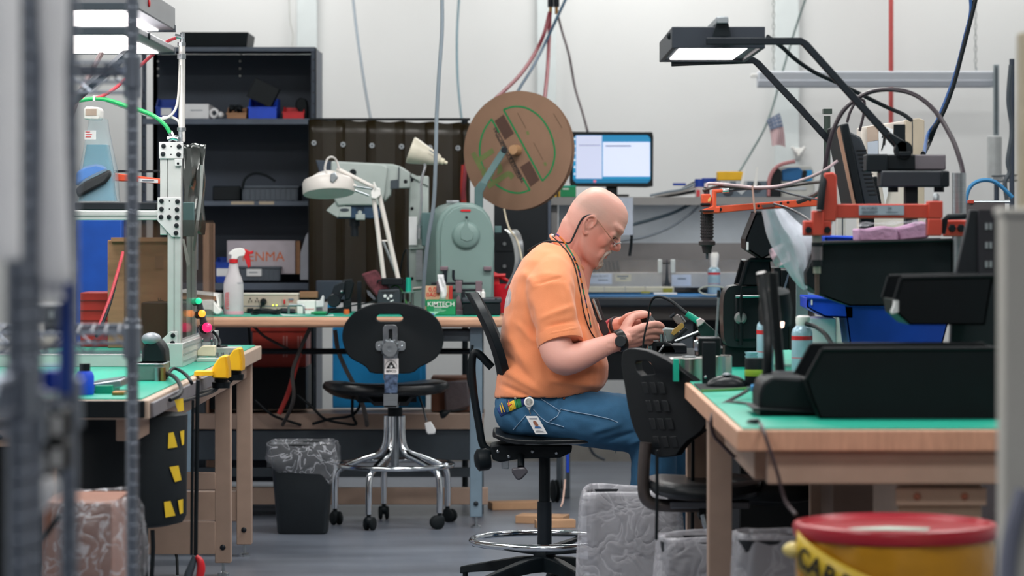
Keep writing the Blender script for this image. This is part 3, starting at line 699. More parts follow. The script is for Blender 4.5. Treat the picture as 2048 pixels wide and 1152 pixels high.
# ---- spray bottle ------------------------------------------------------------------------
sb = T('spray_bottle', 'translucent spray bottle with red trigger and pink liquid', 'bottle', W(467, 629, 12.2))
s12 = 12.2 / F
bc = W(467, 629, 12.2); bc.z = BZ
prof = [(19.5, 0), (20, 2), (20, 58), (19.5, 62), (17, 72), (12, 84), (9.2, 98), (8.2, 106), (8, 112)]
frost = mat('frosted_plastic', '#d9d3d6', .45, var=.05, trans=.25, alpha=.96)
G().lathe([(.0005, 0)] + [(r * s12, h * s12) for r, h in prof] + [(.0005, 112 * s12)], bc, (0, 0, 1), 36, sy=.8).build('bottle', frost, sb)
G().lathe([(.0005, .001), (20.3 * s12, .001), (20.4 * s12, 7 * s12), (.0005, 7 * s12)], bc, (0, 0, 1), 36, sy=.8).build('liquid', mat('pink_liquid', '#d9a3b0', .2, var=0), sb)
G().lathe([(.0005, 103 * s12), (8.8 * s12, 103 * s12), (8.8 * s12, 111 * s12), (.0005, 111 * s12)], bc, (0, 0, 1), 28).build('collar', red, sb)
hd = G().poly([(461, 518), (463, 511), (456, 508), (461, 502), (470, 497), (480, 496), (488, 498), (491, 504), (488, 512), (478, 513), (474, 519)], 12.185, .03).build('spray_head', white, sb, bev=.003)
G().poly([(479, 497), (490, 498), (499, 503), (506, 501), (505, 508), (497, 509), (500, 518), (501, 533), (496, 536), (490, 520), (487, 511), (480, 504)], 12.188, .022).build('trigger', red, sb, bev=.002)
fx = 12.2 - 20.5 * s12 * .8
lbp = G().ring([(450.5, 585), (463.5, 585), (463.5, 618), (450.5, 618)], [(452, 586.5), (462, 586.5), (462, 616.5), (452, 616.5)], lambda x, y: W(x, y, fx + .003 + .0000 * x), (0, .001, 0), 40).build('printed_label', inkred, sb)
g = G()
for k, (x0, x1) in enumerate([(453, 461), (453, 458), (454, 461), (453, 460), (453, 461), (453, 459), (453, 461), (454, 457)]): g.pbox(x0, 588.5 + k * 3.4, x1, 590 + k * 3.4, fx + .003, .001)
g.build('printed_line', inkred, sb)
g = G(); g.text('ALCOHOL', .011, TM(W(474, 567, fx + .006), (1, 0, .1), (-.1, 0, 1)), .0002); g.build('handwriting', inkgrey, sb)

# ---- power strip ---------------------------------------------------------------------------
ps = T('power_strip', 'beige wall-mount power strip with sockets, switch and two lit dots', 'power strip', (W(540, 628, 12.45).x, 12.45, BZ))
a, b = W(484, 628, 12.42), W(596, 587, 12.42)
puty = mat('beige_strip_plastic', '#b3a596', .45, var=.03)
G().box((a.x, 12.42, BZ + .001), (b.x, 12.50, b.z)).build('housing', puty, ps, bev=.004)
G().box((a.x, 12.417, b.z - .006), (b.x + .002, 12.5, b.z + .001)).build('top_edge', mat('pale_strip_plastic', '#d7cfc3', .4), ps, bev=.002)
G().box((a.x, 12.4185, W(0, 613, 12.42).z), (b.x, 12.42, W(0, 611.6, 12.42).z)).build('groove', inkgrey, ps)
for cx_, cy_ in [(500.5, 601), (514, 601), (513, 622), (540, 622), (554, 622)]:
    for dx in (-2.6, 2.6): G().pbox(cx_ + dx - .6, cy_ - .5, cx_ + dx + .6, cy_ + 3.5, 12.4165, .004).build('slot', ink, ps)
    G().pbox(cx_ - 1.1, cy_ - 5, cx_ + 1.1, cy_ - 2.6, 12.4165, .004).build('slot', ink, ps)
G().pbox(565, 596, 572.5, 611, 12.415, .004).build('switch_frame', puty, ps); G().pbox(567, 599, 570.5, 608, 12.411, .006).build('switch', red, ps, bev=.001)
G().pbox(577, 597, 587, 600, 12.4165, .003).build('print', inkgrey, ps); G().text('APC', .0105, TM(W(582, 603.5, 12.4185)), .0002).build('print', inkred, ps)
for x in (546, 553): G().ball(W(x, 610.5, 12.417), .0028, nu=10, nv=6).build('indicator', mat('lit_yellow_green', '#d8ee4a', .4, var=0, emit=2.5), ps)
for cx_, cy_, s_ in [(527, 603, 1), (500, 621, .8)]:
    pg = T('power_plug', 'round black plug in the upper row of the beige power strip' if s_ == 1 else 'square black plug in the lower row of the power strip', 'plug', W(cx_, cy_ + 6, 12.4))
    if s_ == 1:
        G().lathe([(.0005, .03), (.008, .028), (.013, .012), (.014, 0), (.0005, 0)], W(cx_, cy_, 12.416), (0, -1, -.3), 18).build('body', black, pg)
        G().tube([W(cx_ - 2, cy_ + 3, 12.392), W(cx_ - 5, cy_ + 10, 12.39), W(cx_ - 5, cy_ + 22, 12.39), W(cx_ + 6, 627, 12.38)], .004, 8, 4).build('cord', black, pg)
    else:
        G().pbox(cx_ - 6.5, cy_ - 4.5, cx_ + 6.5, cy_ + 5.5, 12.385, .03).build('body', black, pg, bev=.003)
        G().tube([W(cx_, cy_ + 4, 12.39), W(cx_ + 2, 627.5, 12.36)], .003, 8).build('cord', black, pg)
coil = T('cable_coil', 'black cable coil lying in front of the power strip', 'cable', (W(540, 632, 12.2).x, 12.2, BZ))
g = G()
for k in range(3): g.tube([Vector((W(532 + 28 * math.cos(q_) + k * 2, 0, 12.2).x, 12.18 + .055 * math.sin(q_), BZ + .005 + k * .007 + .003 * math.sin(3 * q_ + k))) for q_ in [2 * math.pi * i / 26 for i in range(27)]], .0035, 8)
g.build('loops', black, coil)
one(G().poly([(561, 628), (572, 629), (640, 633), (666, 629), (674, 638.5), (640, 640), (575, 638.5)], 12.04, .002), 'paper_sheet', paper, 'curled white paper sheet at the front of the back bench', 'paper')
bx = T('metal_bracket', 'bent steel rod bracket in front of the power strip', 'bracket', (W(593, 629, 12.25).x, 12.25, BZ))
G().tube([W(577, 628, 12.25), W(577, 613, 12.25), W(579, 610, 12.25), W(604, 610, 12.25), W(608, 613, 12.25), W(608, 628, 12.25)], .005, 10).build('rod', steel, bx)
one(G().cyl(W(562, 622, 12.3), W(590, 624, 12.3), .013, n=18), 'dark_tube', blackmet, 'dark metal tube lying behind the rod bracket', 'tube')
t, b = carton('carton', white, 'small white carton with red lettering behind the bracket', 594, 601, 630, 628, 12.32, .08)
g = G(); g.text('ceramic', .014, TM(W(618, 618, 12.319)), .0002); g.build('lettering', inkred, b)
one(G().poly([(596, 602), (640, 601), (645, 590), (648, 594), (648, 614), (600, 616)], 12.5, .03), 'paper_wipes', paper, 'loose white wipes beside the tool stand', 'wipes', bev=.003)
one(G().pbox(599, 583, 635, 596, 12.66, .05), 'foam_block', tan, 'small tan block at the back of the bench', 'block', bev=.003)
one(G().pbox(632, 561, 700, 600, 12.72, .06), 'instrument_case', slate, 'slate instrument case at the back of the bench', 'case', bev=.004)
# crimping tools on a stand
tl = T('crimping_tool', 'black crimping tool standing on the back bench', 'tool', (W(680, 628, 12.4).x, 12.4, BZ))
G().poly([(662, 590), (668, 572), (678, 566), (690, 562), (688, 588), (676, 606), (664, 604)], 12.38, .05).build('jaw', blackmet, tl, bev=.004)
G().poly([(684, 560), (703, 558), (708, 568), (700, 598), (690, 601), (688, 580)], 12.40, .05).build('jaw', black, tl, bev=.004)
G().lathe([(.0005, .01), (.024, .01), (.028, 0), (.028, -.03), (.0005, -.03)], W(668, 601, 12.37), (0, -1, 0), 22).build('ratchet_wheel', blackmet, tl)
G().pbox(686, 600, 702, 630, 12.40, .04).build('handle', black, tl, bev=.004)
G().pbox(655, 616, 690, 630, 12.40, .06).build('base', black, tl, bev=.003)
G().ball(W(683, 583, 12.37), .007, nu=10, nv=8).build('pivot', steel, tl)
one(G().lathe([(.0005, 0), (.012, 0), (.013, .006), (.011, .02), (.0005, .02)], (W(693, 630, 12.25).x, 12.25, BZ), n=16), 'orange_stopper', mat('orange_plastic', '#d2622a', .4), 'small orange cap on the green mat', 'cap')
one(G().pbox(655, 608, 672, 624, 12.46, .03), 'blue_block', skyblue, 'small blue block under the crimping tool', 'block', bev=.003)
ug = T('marker_pen', 'green marker lying on the green mat', 'pen', (W(640, 632, 12.1).x, 12.1, BZ))
G().cyl((W(628, 0, 12.1).x, 12.1, BZ + .009), (W(652, 0, 12.1).x, 12.1, BZ + .009), .008, n=12).build('barrel', green, ug)
G().cyl((W(622, 0, 12.1).x, 12.1, BZ + .009), (W(628, 0, 12.1).x, 12.1, BZ + .009), .006, .004, n=12).build('cap', green, ug)
# soldering station
st = T('soldering_station', 'black soldering station with a small display', 'soldering station', (W(778, 625, 12.3).x, 12.3, BZ))
G().poly([(754, 630), (754, 592), (757, 580), (798, 578), (801, 590), (801, 630)], 12.22, .14).build('housing', mat('charcoal_case', '#2a3138', .45), st, bev=.004)
G().pbox(763, 584, 790, 586, 12.219, .002).build('slot', ink, st)
for dx, dy, r in ((770, 592, .0068), (782, 592, .0068), (776, 597, .005)): G().lathe([(.0005, .001), (r, .001), (r, 0), (.0005, 0)], W(dx, dy, 12.22), (0, -1, 0), 16).build('display_icon', label_w, st)
G().poly([(780, 602), (787, 599), (788, 601), (781, 604)], 12.218, .002).build('sticker', label_w, st)
G().pbox(714, 563, 722, 632, 12.5, .05).build('side_rail', blackmet, st, bev=.002)
G().pbox(765, 560, 812, 600, 12.55, .05).build('back_plate', blackmet, st, bev=.002)
pm = T('fabric_pouch', 'maroon printed pouch lying on the soldering station', 'pouch', W(750, 595, 12.35))
G().poly([(722, 549), (728, 546), (752, 539), (766, 556), (782, 579), (780, 590), (764, 604), (752, 592), (738, 575)], 12.30, .03).build('body', mat('maroon_fabric', '#5c2c34', .8, var=.35, vs=50), pm, bev=.008)
G().poly([(733, 580), (740, 583), (752, 598), (748, 600), (736, 590)], 12.31, .004).build('foil_edge', chrome, pm)
G().tube([W(754, 566, 12.29), (W(758, 560, 12.29)), W(766, 564, 12.29), W(780, 576, 12.29), W(786, 582, 12.29)], .003, 8, 4).build('cord', black, pm)
si = T('soldering_iron', 'teal-handled soldering iron in its spring holder', 'soldering iron', (W(817, 627, 12.3).x, 12.3, BZ))
G().cyl(W(817, 555, 12.28), W(817, 584, 12.28), .0105, .012, n=16).build('handle', teal, si)
G().tube([W(817, 556, 12.28), W(816, 530, 12.28), W(815, 505, 12.29), W(812, 500, 12.3), W(806, 512, 12.32), W(800, 545, 12.35), W(797, 562, 12.38)], .0035, 8, 5).build('cord', black, si)
G().lathe([(.0005, 0), (.028, 0), (.03, .004), (.0005, .006)], W(817, 586, 12.28), n=24).build('holder_collar', mat('glass_collar', '#7f9a94', .2), si)
for dx in (-8, 8): G().cyl(W(817 + dx, 586, 12.28), (W(817 + dx, 0, 12.28).x, 12.28, BZ), .005, n=10).build('holder_post', steel, si)
G().lathe([(.0005, 0), (.012, 0), (.012, .05), (.0005, .05)], (W(817, 0, 12.28).x, 12.28, BZ), n=14).build('spring', steel, si)
G().cyl(W(826, 578, 12.36), W(845, 576, 12.36), .008, n=12).build('fitting', mat('dull_steel', '#8b8783', .4, .6), si)
for pts, c_, l in [([(780, 576, 12.32), (790, 571, 12.32), (800, 576, 12.32), (808, 590, 12.3), (814, 612, 12.25)], mat('wire_green', '#3c7d3a', .5), 'green wire looping over the soldering station'),
                   ([(640, 638, 12.1), (665, 622, 12.18), (700, 612, 12.18), (735, 606, 12.18), (756, 600, 12.18)], black, 'black cord running from the bench edge to the soldering station')]:
    cable('wire', pts, .0028, c_, l, 'wire')
# tissue box and kraft box
kx = T('tissue_box', 'green wiper dispenser box with a white wiper sticking out', 'box', (W(882, 632, 12.1).x, 12.1, BZ))
a, b = W(853, 636, 12.08), W(911, 600, 12.08)
kb = G().box((a.x, 12.08, BZ + .001), (b.x, 12.2, b.z)).build('carton', green, kx, bev=.002)
G().text('KIMTECH', .026, TM(W(882, 608.5, 12.0785)), .0003, .0002).build('lettering', white, kb)
G().pbox(868, 613.2, 896, 614.6, 12.0785, .001).build('print', white, kb)
g = G(); g.pbox(868, 617.5, 883, 618.4, 12.0785, .001); g.pbox(868, 620, 892, 620.9, 12.0785, .001); g.pbox(868, 622.5, 889, 623.4, 12.0785, .001); g.pbox(868, 604, 879, 605, 12.0785, .001); g.build('print', mat('pale_green_print', '#9fd3b8', .6), kb)
G().poly([(855, 623), (880, 623), (862, 634), (855, 635)], 12.0785, .001).build('panel', mat('pale_green_print'), kb); G().pbox(859, 627, 868, 629, 12.0775, .001).build('print', mat('print_blue', '#3563b5', .6), kb)
G().sheet([[W(878 + 3 * math.sin(r * .8) + c * 4.2, 600 - r * 8.5, 12.13 + .008 * math.cos(c * 2 + r)) for c in range(4)] for r in range(7)]).build('wiper', paper, kx, solid=.001)
kr = T('kraft_box', 'kraft gift box with red patterned print behind the green dispenser', 'box', (W(875, 630, 12.25).x, 12.25, BZ))
a, b = W(845, 630, 12.21), W(898, 572, 12.21); kr_m = mat('kraft_print_card', '#c19a7b', .75)
kbd = G().box((a.x, 12.21, BZ + .001), (b.x, 12.27, b.z)).build('carton', kr_m, kr, bev=.002)
G().box((b.x, 12.205, BZ + .001), (b.x + .014, 12.275, b.z)).build('red_side', redd, kr, bev=.002)
G().text('0,00', .026, TM(W(868, 579.5, 12.209)), .0003, .0002).build('lettering', red, kbd)
G().text('Y 0A0Y Y0', .024, TM(W(869, 590, 12.209)), .0003, .0002).build('lettering', red, kbd)
G().poly([(848, 604), (851, 596), (854, 604), (853, 612), (849, 612)], 12.209, .001).build('tree_print', green, kbd)
ck = T('tape_dispenser', 'mauve steel fixture beside the green dispenser', 'fixture', (W(918, 630, 12.2).x, 12.2, BZ))
G().pbox(911, 620, 930, 632, 12.17, .06).build('base', mat('mauve_steel'), ck, bev=.002)
G().poly([(911, 600), (917, 590), (923, 604), (926, 620), (912, 620)], 12.19, .03).build('bracket', mat('mauve_steel'), ck, bev=.002)
G().pbox(922, 583, 931, 610, 12.21, .02).build('clamp', blackmet, ck, bev=.002)
# black supply, red cup of tools
pb = T('power_supply', 'black power supply box at the right end of the back bench', 'power supply', (W(965, 634, 12.1).x, 12.15, BZ))
a, b = W(926, 634, 12.08), W(1001, 596, 12.08)
G().box((a.x, 12.08, BZ + .001), (b.x, 12.24, b.z - .02)).build('housing', black, pb, bev=.004)
G().box((a.x - .004, 12.075, b.z - .02), (b.x + .004, 12.245, b.z)).build('lid', mat('charcoal_case'), pb, bev=.005)
for x in (963, 992): G().lathe([(.0005, .001), (.004, .001), (.004, 0), (.0005, 0)], W(x, 598, 12.075), (0, -1, 0), 10).build('screw', ink, pb)
lc = T('glue_bottle', 'small white squeeze bottle with label on the black supply', 'bottle', W(963, 596, 12.15))
G().lathe([(.0005, 0), (.009, 0), (.0095, .002), (.0095, .022), (.004, .027), (.004, .036), (.0005, .036)], W(966, 596, 12.14), n=16).build('bottle', white, lc)
G().pbox(953, 583, 961, 596, 12.16, .02).build('label_block', label_w, lc)
cup = T('tool_cup', 'red plastic cup holding red-handled tools', 'cup', (W(995, 632, 12.4).x, 12.4, BZ))
G().lathe([(.05, 0), (.052, .003), (.062, .12), (.060, .12), (.049, .004), (.0005, .004)], (W(1002, 0, 12.42).x, 12.42, BZ), n=28).build('cup', mat('red_translucent', '#c8202e', .2, alpha=.85, var=.05), cup)
pl2 = T('pliers', 'red-handled pliers standing in the red cup', 'pliers', W(988, 600, 12.42))
G().cyl(W(971, 552, 12.38), W(1011, 551, 12.38), .0085, n=12).build('handle', red, pl2)
G().cyl(W(984, 545, 12.4), W(1016, 562, 12.42), .0075, n=12).build('handle', red, pl2)
G().poly([(983, 556), (998, 556), (1000, 580), (994, 600), (985, 600)], 12.39, .02).build('blade', red, pl2, bev=.003)
t, b = carton('carton', paper, 'small white carton beside the tool cup', 1004, 572, 1020, 596, 12.5, .05)
# cardboard tray and scoop at the left end
sc2 = T('card_sorter', 'white-edged cardboard tray leaning on the left end of the back bench', 'tray', W(410, 625, 12.15))
G().poly([(362, 580), (437, 589), (436, 593), (362, 585)], 12.1, .18).build('top_edge', white, sc2)
G().poly([(362, 585), (436, 593), (433, 601), (405, 600), (362, 598)], 12.11, .16).build('board', tan, sc2)
G().poly([(432, 593), (437, 592), (439, 612), (436, 617)], 12.1, .16).build('flap', white, sc2)
so = T('scoop', 'white paper scoop on the left end of the back bench', 'scoop', W(420, 628, 12.08))
G().poly([(398, 601), (423, 600), (442, 621), (440, 628), (432, 629), (422, 620), (398, 619)], 12.05, .08).build('scoop', white, so, bev=.003)
G().pbox(400, 619, 424, 634, 12.08, .06).build('block', teal2, so, bev=.002)
one(G().pbox(406, 446, 418, 1030, 12.85, .25), 'cardboard_sheet', mat('pale_card', '#b58f78', .8), 'tall cardboard sheet standing behind the machine frame', 'cardboard', bev=.002)

# ================================================================ chairs
def wheel(g, c, r, wd, ax):
    ax = Vector(ax).normalized()
    for s in (-1, 1):
        p = Vector(c) + ax * s * wd * .3
        g.lathe([(.0005, -wd * .2), (r * .8, -wd * .2), (r, -wd * .08), (r, wd * .08), (r * .8, wd * .2), (.0005, wd * .2)], p, ax, 20)
def caster(parent, x, y, ang, r=.024):
    ax = Vector((math.cos(ang), math.sin(ang), 0))
    cs_ = G().cyl((x, y, r * 1.6), (x, y, r * 2.6), .009, n=12).ball((x, y, r * 1.45), (r * .75, r * .75, r * .7), nu=14, nv=8).build('caster', black, parent)
    c = Vector((x, y, r)) + Vector((-ax.y, ax.x, 0)) * r * .4
    for s in (-1, 1):
        g = G(); g.lathe([(.0005, -.008), (r * .8, -.008), (r, -.004), (r, .004), (r * .8, .008), (.0005, .008)], c + ax * s * .013, ax, 20); g.build('wheel', blackrub, cs_)
BC = W(790, 0, 12.2); BC.z = 0
bc_ = T('swivel_chair', 'black swivel chair with oval back, chrome support bar and footring', 'chair', BC)
Zr = W(0, 929, 12.2).z; rr_ = 115 * 12.2 / F
for k in range(5):
    a = R(175 + 72 * k); u = Vector((math.cos(a), math.sin(a), 0))
    P = [BC + u * .033 + Vector((0, 0, W(0, 832, 12.2).z)), BC + u * .036 + Vector((0, 0, W(0, 880, 12.2).z)), BC + u * .06 + Vector((0, 0, W(0, 905, 12.2).z)), BC + u * .13 + Vector((0, 0, Zr + .022)),
         BC + u * (rr_ - .035) + Vector((0, 0, Zr - .006)), BC + u * (rr_ + .003) + Vector((0, 0, Zr - .03)), BC + u * (rr_ + .012) + Vector((0, 0, Zr - .09)), BC + u * (rr_ + .012) + Vector((0, 0, .065))]
    l = G().tube(P, .0135, 14, 5).build('leg', chrome, bc_)
    caster(l, BC.x + u.x * (rr_ + .012), BC.y + u.y * (rr_ + .012), a + .6 + k, .027)
G().tube([BC + Vector((rr_ * math.cos(q_), rr_ * math.sin(q_), Zr)) for q_ in [2 * math.pi * i / 64 for i in range(65)]], .0105, 12).build('footring', chrome, bc_)
G().cyl(BC + Vector((0, 0, Zr - .02)), BC + Vector((0, 0, W(0, 800, 12.2).z)), .016, n=20).build('column', steel, bc_)
G().cyl(BC + Vector((0, 0, W(0, 832, 12.2).z)), BC + Vector((0, 0, W(0, 815, 12.2).z)), .03, n=20).build('collar', black, bc_)
Zs = W(0, 775, 12.2).z
def pad(c, rx, ry, h, rotd, dip=.012, m=vinyl, parent=None, name='seat', curl=0):
    rings = []; n = 40
    for z, k in [(-h, .80), (-h * .85, .93), (-h * .4, 1.0), (0, 1.0), (h * .35, .97), (h * .55, .88), (h * .6, .72), (h * .45, .45), (h * .35, .2), (h * .3, .02)]:
        ring = []
        for i in range(n):
            a = 2 * math.pi * i / n; e = .62
            x = math.copysign(abs(math.cos(a)) ** e, math.cos(a)) * rx * k; y = math.copysign(abs(math.sin(a)) ** e, math.sin(a)) * ry * k
            zz = z - curl * (max(0, y / ry) ** 3) * .05 + .012 * (x / rx) ** 2
            ring.append(Matrix.Translation(Vector(c)) @ Matrix.Rotation(R(rotd), 4, 'Z') @ Vector((x, y, zz)))
        rings.append(ring)
    return G().loft(rings).build(name, m, parent)
sc_c = BC + Vector((-.04, .05, Zs))
pad(sc_c, .25, .21, .032, 14, parent=bc_, curl=1)
G().box((-.12, -.10, -.058), (.12, .12, -.030), Matrix.Translation(sc_c) @ Matrix.Rotation(R(6), 4, 'Z')).build('seat_plate', black, bc_, bev=.004)
G().poly([(715, 789), (735, 790), (748, 803), (812, 803), (822, 790), (837, 789), (836, 793), (826, 796), (815, 812), (748, 812), (735, 798), (715, 793)], 12.1, .14).build('tilt_bracket', blackmet, bc_, bev=.002)
outl = [(683, 676), (686, 655), (694, 640), (707, 626), (726, 615), (750, 607), (778, 604.5), (806, 606), (832, 612), (855, 622), (872, 636), (882, 652), (887, 672), (886, 690), (880, 706), (868, 720), (852, 729), (838, 735), (830, 743), (818, 747), (745, 747), (736, 738), (722, 728), (702, 718), (690, 702)]
outl = [tuple(v)[:2] for v in catmull([Vector((x, y, 0)) for x, y in outl + outl[:1]], 3)][:-1]
slot = [(753, 633), (758, 628.5), (800, 628.5), (806, 634), (805, 640), (799, 643), (759, 643), (753, 639)]
BD = 11.86
G().ring(outl, slot, lambda x, y: W(x, y, BD) + Vector((0, .0004 * abs(x - 785) * abs(x - 785) * .006, 0)), (0, .030, 0), 72).build('backrest', mat('black_shell', '#0a1115', .45, var=.08, spec=.3), bc_, bev=.005, seg=3, ang=50)
jb = G().ring([(766, 655), (770, 649.5), (791, 649.5), (795, 655), (796, 790), (767, 790)], [(777, 660), (779, 658), (783, 658), (785, 660), (785, 682), (777, 682)], lambda x, y: W(x, y, BD - .012), (0, .006, 0), 40).build('back_support', mat('worn_chrome', '#b4b8bb', .22, 1, var=.2, vs=30), bc_, bev=.001)
G().poly([(767, 788), (796, 788), (795, 812), (790, 815), (770, 815), (767, 811)], BD - .012, .006).box((W(768, 0, BD).x, BD - .012, W(0, 814, BD).z), (W(795, 0, BD).x, BD + .25, W(0, 811, BD).z)).build('support_foot', steel, jb)
G().pbox(769, 749, 795, 786, BD - .0128, .001).build('painted_reflection', mat('blue_reflection', '#6b7c99', .15, .6, var=.6, vs=60), jb)  # blue reflection on the bar, painted as a patch
st_ = G().pbox(769, 717, 797, 748, BD - .0132, .001).build('esd_sticker', mat('sticker_grey', '#d6d2d2', .5), jb)
def sp(x, y): return W(x, y, BD - .0137)
G().add([sp(782, 722), sp(792, 737), sp(772, 737)], [(0, 1, 2)]).build('triangle', ink, st_)
G().add([sp(782 + 3.4 * math.cos(t * .524), 733 + 3.4 * math.sin(t * .524)) + Vector((0, -.0004, 0)) for t in range(12)], [tuple(range(12))]).build('emblem', label_w, st_)
G().tube([sp(778, 737) + Vector((0, -.0006, 0)), sp(781, 731) + Vector((0, -.0006, 0)), sp(786, 730) + Vector((0, -.0006, 0))], .0012, 6, 3).build('emblem', ink, st_)
G().tube([sp(782 + 12 * math.cos(R(a)), 734 - 13 * math.sin(R(a))) for a in range(-15, 196, 15)], .0009, 6).build('arc', ink, st_)
G().text('BEVCO', .0125, TM(W(782.5, 742.5, BD - .0137)), .0002, .0004).build('lettering', ink, st_)
kp = G().ring([(751, 686), (755, 682), (807, 682), (811, 686), (811, 698), (807, 702), (755, 702), (751, 698)], [(779, 690), (783, 690), (783, 694), (779, 694)], lambda x, y: W(x, y, BD - .004), (0, .004, 0), 40).build('mount_plate', steel, bc_, bev=.001)
for x in (758, 804): G().ball(W(x, 692, BD - .005), (.004, .002, .004), nu=10, nv=6).build('screw', chrome, kp)
kn_ = G().lathe([(.0005, .018), (.010, .018), (.010, .028), (.030, .028), (.0335, .022), (.0335, .004), (.030, 0), (.0005, 0)], W(780, 697, BD - .012), (0, -1, 0), 40).build('knob', steel, jb)
for k in range(12):
    a = 2 * math.pi * k / 12; G().ball(W(780, 697, BD - .026) + Vector((.0335 * math.cos(a), 0, .0335 * math.sin(a))), (.005, .010, .005), nu=8, nv=6).build('grip_rib', steel, kn_)
lv = G().tube([W(838, 792, 12.2), W(846, 815, 12.15), W(853, 842, 12.1)], .004, 8).build('lever', steel, bc_)
G().poly([(849, 846), (862, 843), (872, 860), (870, 868), (856, 869), (852, 864)], 12.09, .012).build('paddle', label_w, lv, bev=.004)
# ---- the man's stool --------------------------------------------------------------------
SC = W(1089, 0, 9.8); SC.z = 0
ds = T('drafting_stool', 'black drafting stool with chrome footring under the seated man', 'chair', SC)
zz = lambda y: W(0, y, 9.8).z
rings = []; n = 40      # saddle seat with a waterfall front edge towards the right
prof = [(-104, 860, .10), (-100, 856, .15), (-80, 861, .18), (-40, 864, .195), (10, 864, .20), (60, 862, .20), (95, 862, .19), (118, 868, .17), (132, 880, .15), (141, 892, .11), (142, 899, .06)]
for dx, y, hw in prof:
    th = 22 if -90 < dx < 100 else (16 if dx > 0 else 14)
    if dx >= 132: th = 10
    rings.append([W(1089 + dx, y + th / 2, 9.8) + Vector((0, hw * math.copysign(abs(math.cos(q_)) ** .55, math.cos(q_)), th / 2 * 9.8 / F * math.copysign(abs(math.sin(q_)) ** .8, math.sin(q_)))) for q_ in [2 * math.pi * i / n for i in range(n)]])
G().loft(rings).build('seat', vinyl, ds, sub=1)
G().poly([(980, 892), (1000, 888), (1145, 890), (1143, 905), (1120, 916), (1040, 918), (1000, 925), (985, 920)], 9.72, .16).build('tilt_mechanism', black, ds, bev=.006)
for x, y in ((996, 903), (1018, 913), (1065, 903), (1113, 906)): G().ball(W(x, y, 9.717), (.006, .003, .006), nu=10, nv=6).build('screw', steel, ds)
G().lathe([(.0005, -.02), (.030, -.02), (.036, -.01), (.036, .02), (.02, .03), (.0005, .03)], W(968, 919, 9.75), (-1, -.15, -.1), 24).build('tension_knob', black, ds)
G().pbox(1003, 910, 1018, 938, 9.74, .05).build('bracket', steel, ds, bev=.003)
lv = G().tube([W(1042, 912, 9.70), W(1042, 935, 9.67)], .012, 10).build('lever', black, ds)
G().poly([(1023, 936), (1050, 934), (1057, 944), (1042, 960), (1034, 961), (1024, 946)], 9.66, .02).build('paddle', mat('smoky_paddle', '#4b4a50', .2), lv, bev=.006)
G().cyl(SC + Vector((0, 0, zz(1003))), SC + Vector((0, 0, zz(905))), .0185, n=24).build('gas_lift', black, ds)
G().cyl(SC + Vector((0, 0, zz(1090))), SC + Vector((0, 0, zz(1003))), .0235, n=24).build('lift_sleeve', blackmet, ds)
G().lathe([(.0005, zz(1115)), (.035, zz(1115)), (.038, zz(1105)), (.03, zz(1093)), (.0005, zz(1093))], SC, n=28).build('hub', black, ds)
Zr = zz(1081); rr_ = 145 * 9.8 / F
fr_ = G().tube([SC + Vector((rr_ * math.cos(q_), rr_ * math.sin(q_), Zr)) for q_ in [2 * math.pi * i / 64 for i in range(65)]], .0115, 12).build('footring', chrome, ds)
for k in range(3):
    a = R(60 + 120 * k); u = Vector((math.cos(a), math.sin(a), 0)); v = Vector((-u.y, u.x, 0)) * .016
    p0, p1 = SC + u * .02 + Vector((0, 0, Zr - .035)), SC + u * rr_ + Vector((0, 0, Zr - .008))
    G().hexa([p0 - v - Vector((0, 0, .012)), p0 + v - Vector((0, 0, .012)), p1 + v * .7 - Vector((0, 0, .010)), p1 - v * .7 - Vector((0, 0, .010)), p0 - v + Vector((0, 0, .012)), p0 + v + Vector((0, 0, .012)), p1 + v * .7, p1 - v * .7]).build('ring_spoke', black, fr_, bev=.003)
for k in range(5):
    a = R(-132 + 72 * k); u = Vector((math.cos(a), math.sin(a), 0)); v = Vector((-u.y, u.x, 0))
    rg = []
    for t_, z, h, w_ in [(0, .115, .026, .026), (.09, .112, .022, .024), (.18, .100, .017, .02), (.26, .088, .013, .017), (.30, .080, .012, .014)]:
        c = SC + u * t_ + Vector((0, 0, z)); rg.append([c + v * w_ - Vector((0, 0, h)), c + v * w_ * .8 + Vector((0, 0, h)), c - v * w_ * .8 + Vector((0, 0, h)), c - v * w_ - Vector((0, 0, h))])
    l = G().loft(rg).build('base_leg', black, ds, bev=.004)
    caster(l, SC.x + u.x * .285, SC.y + u.y * .285, a + 1 + k, .029)
# its backrest, seen edge-on behind the man
rows_f, n2 = [], 17
def back_pt(y, t_, off):
    s_ = (y - 585) / 180
    x = 929 + 66 * (1 - (1 - min(1, s_)) ** 1.6)
    return W(x + off, y, 9.8) + Vector((0, t_ * .19 * math.sqrt(max(.05, 1 - abs(2 * s_ - 1) ** 2.6)), 0)) + Vector((-.02 * (1 - t_ * t_) + .02, 0, 0))
rg = []
for i in range(19):
    y = 585 + 180 * i / 18
    rg.append([back_pt(y, t_, 0) for t_ in [-1 + 2 * j / 10 for j in range(11)]] + [back_pt(y, t_, 15) for t_ in [1 - 2 * j / 10 for j in range(11)]])
G().loft(rg).build('backrest', black, ds, bev=.004)
G().tube([W(*q_) for q_ in [(984, 735, 9.8), (952, 705, 9.8), (944, 730, 9.8), (948, 790, 9.8), (958, 850, 9.8), (966, 890, 9.8), (985, 905, 9.8)]], .013, 10, 6).build('back_support', black, ds)
